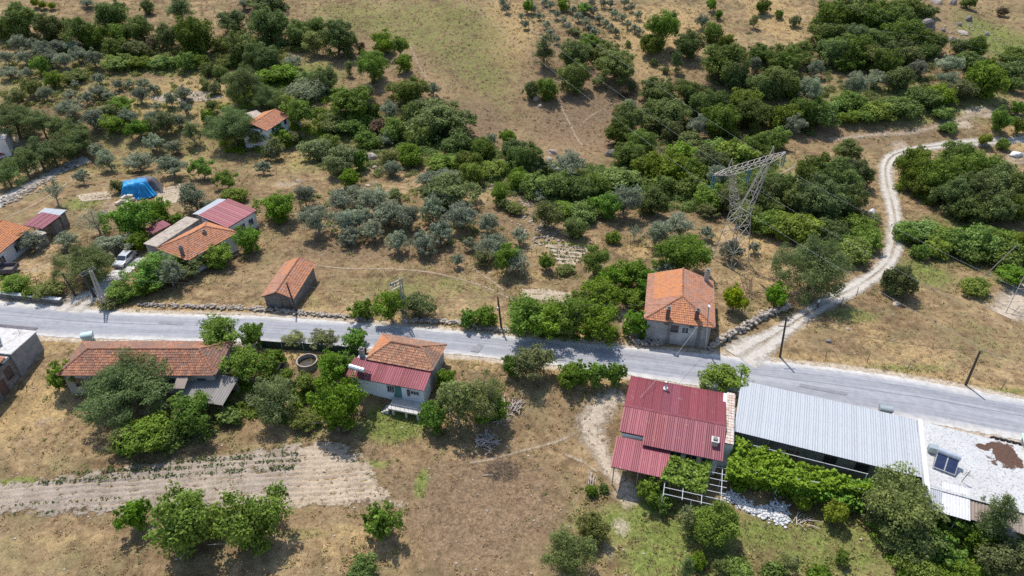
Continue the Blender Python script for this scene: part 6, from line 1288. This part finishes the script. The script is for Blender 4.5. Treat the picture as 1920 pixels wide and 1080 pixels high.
def place_tree(sp, x, top, bot, w, label, group):
    bx, by = x, bot
    for _ in range(6):
        g = P(bx, by); k = scale_at(g); dp = depr(g); r = w / 2 / k; E = (bot - top) / 2 / k
        h2 = math.sqrt(max(E * E - (r * math.sin(dp)) ** 2, (.42 * r) ** 2)) / math.cos(dp)
        cap = r * {'cypress': 2.4, 'feather': 1.5, 'broad': 1.2, 'pine': 1.05, 'olive': 1.05, 'citrus': 1.3, 'bare': 1.3}.get(sp, 1.0)
        ym = (top + bot) / 2
        if h2 > cap: h2 = cap; ym = bot - math.hypot(r * math.sin(dp), h2 * math.cos(dp)) * k
        px_, py_ = project(g + Vector((0, 0, h2))); bx += x - px_; by += ym - py_
    g = P(bx, by); TREES.append((g.x, g.y, r, sp))
    kf = {'olive': .88, 'oak': .96, 'bush': 1.0, 'broad': .93, 'pine': .92, 'feather': .97}.get(sp, .95) * random.uniform(.92, 1.08); W, H = 2 * r * kf, 2 * h2 * .5 * (1 + kf)
    pr = PROTO[sp]; best = min(abs(math.log(p[0] / W)) for p in pr); cand = [p for p in pr if abs(math.log(p[0] / W)) < best + .02]
    p = random.choice(cand)
    nm = {'oak': 'oak_tree', 'olive': 'olive_tree', 'pine': 'pine_tree', 'broad': 'leafy_tree', 'bush': 'bush', 'scrub': 'shrub', 'citrus': 'rounded_tree', 'cypress': 'conifer', 'feather': 'feathery_tree', 'reed': 'reed_clump', 'dry': 'dry_shrub', 'bare': 'leafless_tree'}[sp]
    e = empty(nm, (g.x, g.y, g.z), random.uniform(0, 6.28), label, NOUN[sp][1], group)
    e.scale = (W / p[0], W / p[0] * random.uniform(.92, 1.08), H / p[1])
    link('crown', p[2], e)
    if p[3]: link('trunk', p[3], e)
    return e
def zone(phrase, data, extra=None):
    ent = []
    for it in data.replace('\n', ' ').split(';'):
        it = it.split()
        if len(it) < 5: continue
        ent.append((CODE[it[0]], *map(float, it[1:5])))
    by = {}
    for e in ent: by.setdefault(e[0], []).append(e)
    for sp, L in by.items():
        L.sort(key=lambda e: e[1])
        for i, e in enumerate(L):
            n = len(L); nz = NOUN[sp][0]; od = ''
            if n == 2: od = (', the left one', ', the right one')[i]
            elif n > 2: od = ', leftmost' if i == 0 else ', rightmost' if i == n - 1 else ', %s from the left' % ORD[i] if i < 16 else ''
            place_tree(sp, e[1], e[2], e[3], e[4], '%s %s%s' % (nz, phrase, od), ('%s %s' % (NOUN[sp][1] + 's', phrase)) if n > 1 else None)
zone('in the upper left oak row', 'o 42 10 66 58;o 95 28 75 50;o 150 15 90 55;o 208 5 52 60;o 222 45 80 32;o 180 50 92 40;o 260 35 76 42;o 215 72 108 45;s 255 76 110 52;d 287 50 92 24;y 338 -8 48 46;o 315 40 90 42;o 365 36 100 64')
zone('on the top left slope', 'c 65 -4 14 14;c 80 2 17 14;c 97 5 18 14;v 160 -2 15 28;o 275 0 26 24;v 12 95 120 28;o 5 30 70 34')
zone('in the far left grey grove', 'v 35 65 96 36;v 45 90 122 36;v 80 75 112 38;v 95 92 124 36;v 118 100 130 34;v 135 72 102 38;v 150 88 116 32;v 175 90 126 34;b 75 92 140 28;v 60 72 96 30;v 110 74 100 32')
zone('in the far green bush band', 'u 222 102 129 54;u 258 106 128 40;u 305 106 127 44;u 350 100 130 32;u 374 103 125 28;u 390 118 141 28;u 432 108 127 24;u 415 124 147 26;u 100 134 164 32;u 140 132 151 40')
zone('at the top beside the hill meadow', 'o 438 22 62 48;o 455 52 118 54;s 412 70 98 30;v 455 -2 18 28;o 500 -12 18 64;o 505 16 80 68;o 560 26 86 44;o 592 34 72 40;s 592 60 104 42;o 630 38 104 74;d 675 75 98 19;b 720 60 102 44;b 748 66 106 30;o 490 66 136 54')
zone('on the upper left olive slope', 'v 20 125 148 34;v 48 125 150 26;v 185 137 160 25;v 185 159 184 28;v 205 167 190 27;v 222 150 169 21;v 240 150 166 17;v 268 148 168 25;v 288 157 178 20;v 262 164 196 30;v 345 158 188 32;v 320 174 201 26;v 292 191 208 19;v 348 190 217 28;v 160 172 196 24;v 140 150 166 16')
zone('among the olives above the pine row', 'v 130 168 190 26;v 85 164 190 28;s 60 148 182 34;s 30 167 200 38;v 130 186 222 52;v 170 203 243 46;b 228 182 212 42;s 200 198 224 32;b 215 214 247 42;v 240 203 234 32;v 285 208 236 32;b 258 226 260 42;s 305 210 252 42;v 335 214 242 28;s 383 146 167 20;s 398 188 212 24;s 402 148 177 22;f 360 226 270 32;b 390 205 232 26')
zone('in the shady pine row', 'p 25 195 262 72;p 78 204 262 54;p 112 214 268 48;p 142 224 272 44;p 12 288 354 50;p 45 272 338 54;p 72 260 322 58;p 98 262 312 54;p 124 250 302 52;p 150 228 290 46')
zone('around the far white house', 'p 437 203 278 84;p 455 122 192 64;v 545 104 133 36;s 520 103 132 22;o 607 104 172 44;y 655 114 143 17;b 700 98 152 54;b 757 104 136 28;s 690 145 186 28;u 520 124 152 62;u 565 134 154 42;r 575 150 192 76;p 500 160 206 62;o 655 162 220 84;b 560 184 242 62;b 518 234 268 40;s 488 240 278 40;u 535 248 275 30;s 545 245 270 40;f 515 252 300 32')
zone('in the gully left of the green field', 'o 765 150 192 62;v 812 147 181 26;o 700 174 220 26;v 730 178 226 36;s 790 184 212 42;o 825 192 264 112;o 770 194 237 44;u 625 216 247 54;u 665 220 247 54;d 710 224 256 36;u 735 224 266 42;v 725 248 276 32;u 855 248 288 54;u 790 238 276 44;u 690 250 280 40;o 905 262 300 40;b 952 234 278 30;v 922 248 276 26;o 965 262 300 44')
sap = [(165, 65), (70, 125), (100, 185), (210, 115), (260, 180), (290, 40), (335, 110), (385, 150), (420, 195), (455, 70), (500, 125), (550, 165), (590, 210), (625, 235), (610, 80), (655, 140), (700, 170), (740, 200), (780, 235), (780, 105), (830, 135), (870, 180), (895, 50), (845, 15), (740, 30), (690, 25), (920, 210), (960, 235), (945, 110), (335, 295), (290, 240), (245, 15), (600, 20), (-40, 60), (-70, 20)]
sap.sort()
for i, (sx, sy) in enumerate(sap):
    w = random.uniform(15, 19); n2_ = len(sap) // 2
    od = ('%s from the left' % ORD[i] if i else 'leftmost of all') if i <= n2_ else ('%s from the right' % ORD[len(sap) - 1 - i] if i < len(sap) - 1 else 'rightmost of all')
    place_tree('olive', 960 + sx / 4, sy / 4 - w * .75, sy / 4 + w * .55, w, 'small young olive planted on the far hillside, ' + od, 'young olives planted on the far hillside')
zone('on the hill below the sapling rows', 'y 1020 66 126 40;o 1078 76 127 58;o 1105 64 102 48;o 1135 80 117 44;o 1152 98 152 68;o 1075 118 172 52;o 995 138 183 30;o 1026 143 187 38;s 1123 143 163 24;d 1170 150 182 21;s 1185 151 169 17;b 990 0 25 22;b 1095 5 26 30;b 1055 -4 20 26;s 1078 52 66 26')
zone('on the hill top right of the saplings', 'b 1238 22 92 56;o 1222 58 105 36;o 1292 53 110 48;y 1270 94 136 19;s 1226 104 123 13;s 1247 117 138 13;v 1318 22 55 27;o 1335 41 78 34;o 1364 66 91 26;b 1334 -6 21 22;b 1348 19 36 15;f 1415 18 52 16;o 1432 -4 26 26;s 1392 82 101 13;o 1460 0 34 14;s 1490 20 50 20;y 1262 20 45 22;s 1178 72 88 12')
zone('in the slope wood left of the gap', 'o 1360 86 152 76;o 1425 84 118 46;o 1235 150 192 64;o 1290 156 196 40;o 1250 184 242 84;o 1180 184 252 60;o 1160 214 274 54;o 1330 168 226 64;o 1395 168 216 64;o 1430 138 182 54;v 1310 208 262 42;o 1350 198 256 64;o 1410 188 242 64;o 1260 224 268 42;s 1290 248 284 46;o 1200 244 288 54;o 1380 112 168 54;v 1412 105 135 28;v 1180 186 214 30')
zone('in the top right hill wood', 'o 1560 3 56 74;o 1600 -6 50 66;o 1640 3 60 64;o 1680 8 60 60;o 1555 44 86 64;o 1600 48 92 56;o 1640 53 97 56;o 1690 38 88 64;o 1730 52 98 46;o 1595 68 117 64;o 1660 78 114 56;s 1695 68 110 46;o 1750 64 98 40;o 1700 -8 30 50')
zone('in the right slope thicket', 'o 1470 88 142 64;o 1500 78 122 56;v 1530 92 147 34;o 1568 74 122 56;o 1590 104 132 50;s 1620 84 127 50;o 1660 94 140 54;s 1700 88 122 54;o 1735 78 108 44;o 1460 128 182 54;o 1485 148 186 38;v 1518 138 192 48;v 1605 126 180 46;v 1645 133 167 40;s 1685 128 167 46;v 1720 113 147 34')
zone('above the eroded track', 'v 1780 104 142 44;v 1775 134 168 44;o 1830 68 107 38;o 1798 74 102 28;u 1820 100 127 44;u 1850 114 182 64;s 1800 148 187 64;u 1900 90 120 50;u 1890 118 150 60;u 1895 145 170 40;d 1880 13 30 24;o 1815 -6 15 24;o 1735 12 33 40;u 1770 200 222 40')
zone('along the lower wood edge', 'u 1470 198 242 54;u 1545 188 237 60;v 1490 214 252 40;u 1590 207 231 34;u 1590 174 207 54;u 1650 188 222 64;u 1692 184 217 64;u 1732 168 202 54;o 1515 183 237 64;u 1455 240 282 50;o 1420 250 300 60;u 1765 160 196 50;u 1625 196 226 50;u 1780 232 246 34')
zone('by the far end of the gravel track', 'b 1880 193 248 38;c 1912 222 252 26;c 1845 250 273 24;u 1882 256 281 20;b 1910 190 215 30')
zone('in the oak clump left of the gravel track', 'o 1530 292 357 66;o 1590 260 302 46;o 1572 293 378 80;o 1612 288 352 50;o 1540 338 414 76;o 1588 340 404 60;o 1495 350 400 50')
zone('in the green dip left of the track', 'u 1470 398 444 64;u 1512 403 452 74;o 1558 412 458 54;u 1607 403 438 54;u 1626 428 468 54;u 1600 448 494 54;u 1440 400 440 50;u 1575 440 478 50;s 1630 398 422 40')
zone('beside the track junction', 'p 1525 432 566 122;b 1456 523 582 44;o 1690 498 557 58;s 1668 520 550 30')
zone('in the dense clump right of the track', 'o 1720 283 352 70;o 1742 328 374 64;o 1762 303 372 66;o 1797 266 330 66;o 1832 288 352 66;o 1790 328 402 70;o 1842 328 402 76;o 1872 308 374 66;o 1905 318 384 60;o 1822 366 418 66;o 1867 356 420 56;o 1908 366 414 56;s 1725 273 293 20')
zone('in the bush band right of the track', 'u 1722 413 452 64;u 1762 422 462 64;u 1792 428 474 54;u 1832 428 482 64;u 1762 448 482 44;u 1812 453 489 54;u 1862 433 482 64;u 1887 453 502 64;u 1912 438 482 46;u 1726 453 486 27;u 1700 425 455 36')
zone('alone in the right dry field', 'u 1827 520 553 46;b 1908 498 542 62')
zone('in the central gully thicket', 'o 985 273 327 54;v 1060 283 337 70;o 1003 298 332 44;u 975 316 357 44;u 1010 328 372 54;u 1045 323 374 64;u 1087 333 380 54;u 1117 323 367 54;u 1160 318 352 64;v 1013 350 381 28;o 1180 268 312 54;u 1220 288 332 64;u 1262 293 342 64')
zone('between the gully and the pylon', 'u 1300 298 347 54;s 1332 278 332 54;u 1382 266 312 64;v 1342 308 352 44;u 1290 328 367 54;u 1242 328 367 44;o 1425 328 394 66;o 1462 330 380 50;u 1330 345 392 54;s 1370 350 400 54;o 1400 385 430 50;u 1440 370 410 44;u 1280 268 300 50;u 1345 262 296 50')
zone('on the stony ground below the gully', 's 1028 376 432 52;v 1172 338 408 62;b 1135 358 410 54;o 1225 338 404 54;u 1095 378 412 54;o 1080 398 447 38;v 975 413 462 34;s 968 380 402 34;u 1060 378 405 40;s 950 372 396 30')
zone('in the dry grass near the pylon', 'v 1230 413 464 54;v 1278 398 450 54;v 1327 418 452 27;u 1150 423 457 22;v 1372 438 492 44;v 1415 448 477 23;x 1190 418 452 24;s 1330 380 408 40')
zone('around the striped plot', 'b 1025 456 510 29;v 970 453 517 44;b 1115 463 522 54;b 1275 442 522 90;b 1180 488 544 66;b 1212 498 548 54;v 1245 488 528 44;b 1150 500 548 50;s 1060 495 515 30')
zone('at the top of the olive grove', 'v 515 263 302 30;v 492 296 328 27;s 592 262 302 54;s 640 272 327 64;b 655 318 352 34;b 670 278 320 34;v 735 303 334 34;s 730 283 312 34;u 768 273 312 44;b 515 358 418 70;v 570 343 387 44;o 885 303 347 40;o 878 286 327 46;u 608 258 282 50;f 500 270 300 20;u 925 300 332 50;u 830 290 318 50')
zone('in the back of the olive grove', 'v 595 367 444 60;v 645 353 404 54;v 642 393 442 48;v 672 383 432 44;v 700 347 404 64;v 722 383 428 48;v 745 372 420 48;v 810 366 418 50;v 770 386 437 48;o 845 326 390 92;v 840 316 347 48;v 800 320 352 48;s 740 338 378 25;v 830 352 400 54;v 670 345 385 44')
zone('in the front of the olive grove', 'v 697 408 453 48;v 745 420 477 46;v 795 433 481 54;v 825 413 461 48;v 862 378 433 64;v 915 390 442 44;v 883 431 472 27;v 858 463 503 28;v 925 438 487 60;b 950 448 514 50;b 938 328 384 34;v 655 425 462 44;s 905 470 500 30')
zone('around the blue tarpaulin', 'v 203 278 321 44;v 260 283 323 58;v 322 290 335 58;v 152 313 347 30;x 100 333 386 40;b 378 296 337 42;b 423 318 357 44;v 365 328 398 54;x 180 388 442 62;b 240 373 448 76;b 295 373 423 50;v 290 250 285 36;v 322 262 290 36;v 180 262 300 30;s 220 335 362 24')
zone('around the red and tiled farmhouse', 'v 125 433 468 44;p 160 455 535 100;v 215 438 482 64;b 258 438 473 34;v 60 433 474 44;b 398 456 507 64;s 350 472 518 74;b 465 420 474 46;b 285 476 540 84;v 318 482 540 54;u 440 352 378 40;v 395 372 398 40;b 330 400 420 26')
zone('along the far roadside on the left', 'b 22 513 552 56;s 92 523 562 56;b 235 523 566 64;s 205 555 580 36;u 275 520 552 44;u 60 535 560 30')
zone('around the long tiled roof', 'p 243 656 782 172;b 118 680 737 50;b 412 590 668 92;b 475 600 652 44;b 466 652 724 80;b 360 740 818 78;u 270 790 838 90;u 320 800 836 60;u 430 762 794 40;s 235 800 850 60')
zone('at the verge across from the middle house', 'b 676 561 602 48;b 733 543 609 62;s 785 553 600 54;b 878 570 617 32;b 908 576 617 42')
zone('in the garden left of the middle house', 'f 550 622 652 38;f 605 616 657 54;b 665 616 657 48;f 515 702 792 84;b 635 688 804 90;b 622 663 724 56;c 575 698 737 38;c 535 692 722 26;u 620 660 690 34;u 512 655 690 40;b 645 660 700 40;s 570 772 806 50')
zone('right of the middle house', 'b 815 718 812 54;f 860 682 804 76;f 903 678 796 78;b 920 736 792 54;b 838 690 730 34')
zone('along the near roadside in the middle', 'b 957 656 707 38;s 1000 652 714 64;b 1075 676 727 54;b 1113 673 727 44;b 1150 678 726 42')
zone('in the hedge left of the stone house', 'b 985 558 632 74;b 1030 563 637 84;b 1075 558 637 76;b 1125 568 644 76;b 1130 523 578 66;b 1185 538 578 56;b 1195 573 632 44;b 1090 540 580 50;b 1215 525 570 40')
zone('by the stone house and red roof', 'b 1360 680 744 82;c 1378 538 588 42')
zone('at the bottom of the vegetable field', 'b 340 884 1040 120;b 476 894 1030 108;b 250 920 1000 58;s 402 930 1004 46;b 718 933 1018 68;u 680 1058 1092 64')
zone('at the bottom near the red roof', 'p 1062 983 1092 104;s 1110 938 1020 54;c 1340 948 1028 80;f 1290 943 1006 44;y 1287 1028 1086 26;b 1308 1030 1070 30;u 1110 880 930 22;u 1132 895 925 18;f 1352 1045 1085 30;u 1450 1060 1090 44;b 1215 895 945 44;b 1240 915 960 50;u 1385 1050 1090 50')
zone('in the lower right garden', 'c 1505 903 957 36;c 1563 938 988 44;b 1580 1020 1062 28;f 1480 1033 1079 32;u 1535 1060 1090 34;f 1690 890 1010 118;s 1712 972 1045 96;y 1866 886 1034 60;b 1762 998 1064 74;b 1802 955 1015 66;s 1882 1008 1088 90;u 1722 1038 1092 66;u 1600 900 950 60;s 1640 920 985 60;b 1845 990 1050 60;u 1788 1048 1092 60;u 1925 965 1015 40')
# low scrub filling the gully: one uncountable mass for each stretch
def thicket(name, px, n, smin, smax, mat, label, hf=.8):
    pl = [tuple(P(x, y)[:2]) for x, y in px]; xs = [p[0] for p in pl]; ys = [p[1] for p in pl]
    X = RNG.uniform(min(xs), max(xs), n * 4); Y = RNG.uniform(min(ys), max(ys), n * 4); ok = inpoly(X, Y, pl); X, Y = X[ok][:n], Y[ok][:n]
    Cs = []; Ns = []; 
    for x, y in zip(X, Y):
        r = RNG.uniform(smin, smax); z = tz(x, y); k = int(95 * r * r / .6)
        d = unit(RNG.normal(0, 1, (k, 3)) + [0, 0, .5]); d[:, 2] = np.abs(d[:, 2])
        Cs.append(np.array([x, y, z]) + d * [r, r, r * hf] * RNG.uniform(.75, 1.1, (k, 1))); Ns.append(d + [0, 0, .4])
    V, Q = leaves(np.concatenate(Cs), np.concatenate(Ns), .16, RNG, .5)
    return tag(link(name, mesh_np(name, V, Q, mat, {'rnd': ('FACE', RNG.random(len(Q)))})), label, None, None, 'stuff')
thicket('gully_scrub', [(600, 205), (720, 225), (900, 270), (1000, 310), (1150, 310), (1300, 300), (1460, 300), (1480, 400), (1300, 395), (1200, 400), (1000, 375), (860, 310), (700, 270), (600, 240)], 850, .6, 1.5, M['bush'], 'low green scrub filling the gully floor')
thicket('slope_scrub', [(1160, 200), (1240, 160), (1400, 130), (1480, 90), (1580, 60), (1720, 70), (1760, 150), (1720, 200), (1560, 230), (1460, 280), (1300, 290), (1180, 280)], 520, .6, 1.4, M['scrub'], 'dull green undergrowth beneath the slope wood')
thicket('dip_scrub', [(1440, 395), (1500, 400), (1560, 405), (1640, 400), (1640, 470), (1600, 490), (1540, 450), (1460, 440)], 90, .6, 1.2, M['bush'], 'fresh green undergrowth in the dip left of the track')
thicket('bank_scrub', [(1700, 420), (1800, 430), (1930, 440), (1930, 500), (1830, 478), (1720, 460)], 90, .6, 1.2, M['bush'], 'fresh green undergrowth on the bank right of the track')
thicket('clump_scrub', [(1700, 330), (1760, 280), (1840, 300), (1930, 330), (1930, 400), (1830, 410), (1720, 370)], 80, .8, 1.5, M['oak'], 'dark undergrowth inside the oak clump')
thicket('row_scrub', [(0, 60), (150, 80), (260, 100), (370, 90), (470, 70), (600, 90), (500, 130), (300, 118), (150, 110), (0, 90)], 260, .7, 1.5, M['scrub'], 'shaded undergrowth below the upper oak row')
thicket('house_scrub', [(380, 250), (450, 150), (600, 160), (700, 210), (640, 260), (520, 275), (440, 290)], 220, .6, 1.3, M['bush'], 'mixed green growth around the far white house')
thicket('garden_growth', [(1600, 930), (1720, 930), (1780, 960), (1900, 990), (1930, 1085), (1690, 1085), (1640, 1010)], 150, .4, .9, M['vine'], 'leafy garden plants beneath the lower right trees', .6)
thicket('olive_slope_scrub', [(0, 110), (200, 125), (420, 130), (430, 190), (400, 260), (250, 255), (100, 215), (0, 190)], 260, .35, .9, M['scrub'], 'low grey-green scrub between the upper left olives')
thicket('valley_scrub', [(560, 260), (700, 262), (850, 300), (960, 340), (1000, 390), (900, 350), (760, 330), (640, 345), (580, 300)], 240, .4, 1.0, M['scrub'], 'grey-green scrub along the lower gully edge')
thicket('grove_scrub', [(560, 370), (700, 345), (880, 380), (960, 420), (960, 500), (880, 470), (760, 440), (600, 440)], 120, .3, .7, M['scrub'], 'low shrubs under the olive grove')
thicket('roadside_scrub', [(960, 600), (1160, 620), (1160, 640), (960, 628)], 60, .4, .8, M['bush'], 'leafy undergrowth beneath the roadside hedge')
thicket('house_garden_scrub', [(430, 720), (500, 710), (650, 715), (660, 760), (600, 800), (500, 790), (420, 770)], 110, .3, .8, M['bush'], 'overgrown garden plants left of the middle house')
thicket('shade_scrub', [(225, 790), (300, 770), (400, 780), (420, 815), (330, 840), (230, 850)], 70, .4, .9, M['oak'], 'dark shrubs in the shade of the big pine')
thicket('arbour_growth_mass', [(1372, 880), (1450, 900), (1580, 905), (1600, 930), (1500, 940), (1440, 925), (1375, 915)], 60, .4, .9, M['vine'], 'tangled vine growth spilling below the arbour', .8)
thicket('hill_shrublets', [(900, 10), (1200, 60), (1440, 60), (1480, 110), (1250, 130), (1100, 190), (980, 130)], 60, .3, .6, M['scrub'], 'tiny shrubs dotted over the dry hill')

# dry and green undergrowth gathered round the trees: uncountable
def undergrowth(name, near, n_per, mat, label, leaf=.12, smin=.18, smax=.42, green=True):
    Cs = []; Ns = []
    for (x, y, r, sp) in TREES:
        if not near(x, y): continue
        for _ in range(int(RNG.integers(n_per[0], n_per[1]))):
            a = RNG.uniform(0, 6.283); d = r * RNG.uniform(.7, 2.1) + RNG.uniform(0, .8); px_, py_ = x + d * math.cos(a), y + d * math.sin(a)
            if road_near(px_) - .4 < py_ < road_far(px_) + .4: continue
            if mask_at(px_, py_)[2] > .45: continue
            s_ = RNG.uniform(smin, smax); k = int(RNG.integers(9, 17)); dr_ = unit(RNG.normal(0, 1, (k, 3)) + [0, 0, .6]); dr_[:, 2] = np.abs(dr_[:, 2])
            Cs.append(np.array([px_, py_, tz(px_, py_)]) + dr_ * [s_ * 1.3, s_ * 1.3, s_ * .75]); Ns.append(dr_ + [0, 0, .5])
    V, Q = leaves(np.concatenate(Cs), np.concatenate(Ns), leaf, RNG)
    return tag(link(name, mesh_np(name, V, Q, mat, {'rnd': ('FACE', RNG.random(len(Q)))})), label, None, None, 'stuff')
M['under_dry'] = leaf_mat('dry_undergrowth', (0.2, 0.145, 0.075), (0.4, 0.3, 0.16)); M['under_green'] = leaf_mat('green_undergrowth', (0.13, 0.145, 0.04), (0.27, 0.29, 0.1))
undergrowth('low_weeds', lambda x, y: y > 100, (3, 8), M['under_green'], 'low green weeds and seedlings between the trees', .14)
undergrowth('low_weeds', lambda x, y: y <= 100, (5, 13), M['under_green'], 'low green weeds around the houses and gardens', .12)
undergrowth('dry_herbs', lambda x, y: True, (4, 10), M['under_dry'], 'dry brown herbs around the trees', .13)

def clumps(name, n, xr, yr, cond, mat, label, smin, smax, leaf):
    X = RNG.uniform(*xr, n * 3); Y = RNG.uniform(*yr, n * 3); vis = np.abs(X) < 0.78 * (Y * CT + HC * ST) + 2; X, Y = X[vis][:n], Y[vis][:n]; Cs = []; Ns = []
    pt = np.sin(X / 4.3 + 2 * np.sin(Y / 6.1)) * np.sin(Y / 3.9 + 1.5 * np.sin(X / 7.3))
    for x, y, p in zip(X, Y, pt):
        if road_near(x) - .3 < y < road_far(x) + .5 or p + RNG.normal(0, .5) < 0 or not cond(mask_at(x, y)): continue
        s_ = RNG.uniform(smin, smax); k = int(RNG.integers(8, 15)); d = unit(RNG.normal(0, 1, (k, 3)) + [0, 0, .5]); d[:, 2] = np.abs(d[:, 2])
        Cs.append(np.array([x, y, tz(x, y)]) + d * [s_ * 1.2, s_ * 1.2, s_ * .6]); Ns.append(d + [0, 0, .5])
    V, Q = leaves(np.concatenate(Cs), np.concatenate(Ns), leaf, RNG, .6, .4)
    return tag(link(name, mesh_np(name, V, Q, mat, {'rnd': ('FACE', RNG.random(len(Q)))})), label, None, None, 'stuff')
clumps('grass_clumps', 9000, (-75, 85), (36, 120), lambda m: m[2] < .3, M['under_dry'], 'clumps of dry grass over the open ground', .12, .3, .12)
clumps('weed_clumps', 3000, (-75, 85), (36, 120), lambda m: m[2] < .3 and RNG.random() < .25 + m[0], M['under_green'], 'clumps of green weeds over the open ground', .12, .32, .12)
clumps('slope_clumps', 5000, (-130, 140), (120, 215), lambda m: m[2] < .4, M['under_dry'], 'clumps of dry herbs on the far slopes', .2, .45, .18)

pb = np.array([v.co[:] for v in rock_mesh(55, 1).vertices]); pfc = np.array([p.vertices[:] for p in rock_mesh(55, 1).polygons]); VV = []; QQ = []
for i in range(1500):
    y = RNG.uniform(37, 170); x = RNG.uniform(-.75, .75) * (y * CT + HC * ST)
    if road_near(x) + .3 < y < road_far(x) - .3: continue
    s_ = RNG.uniform(.05, .17) * (1 if y < 100 else 1.5); VV.append(pb * [s_, s_ * .8, s_ * .6] + [x, y, tz(x, y)]); QQ.append(pfc + len(pb) * (len(VV) - 1))
tag(link('loose_stones', mesh_np('loose_stones', np.concatenate(VV), np.concatenate(QQ), M['stone'])), 'small pale stones strewn over the ground', None, None, 'stuff')
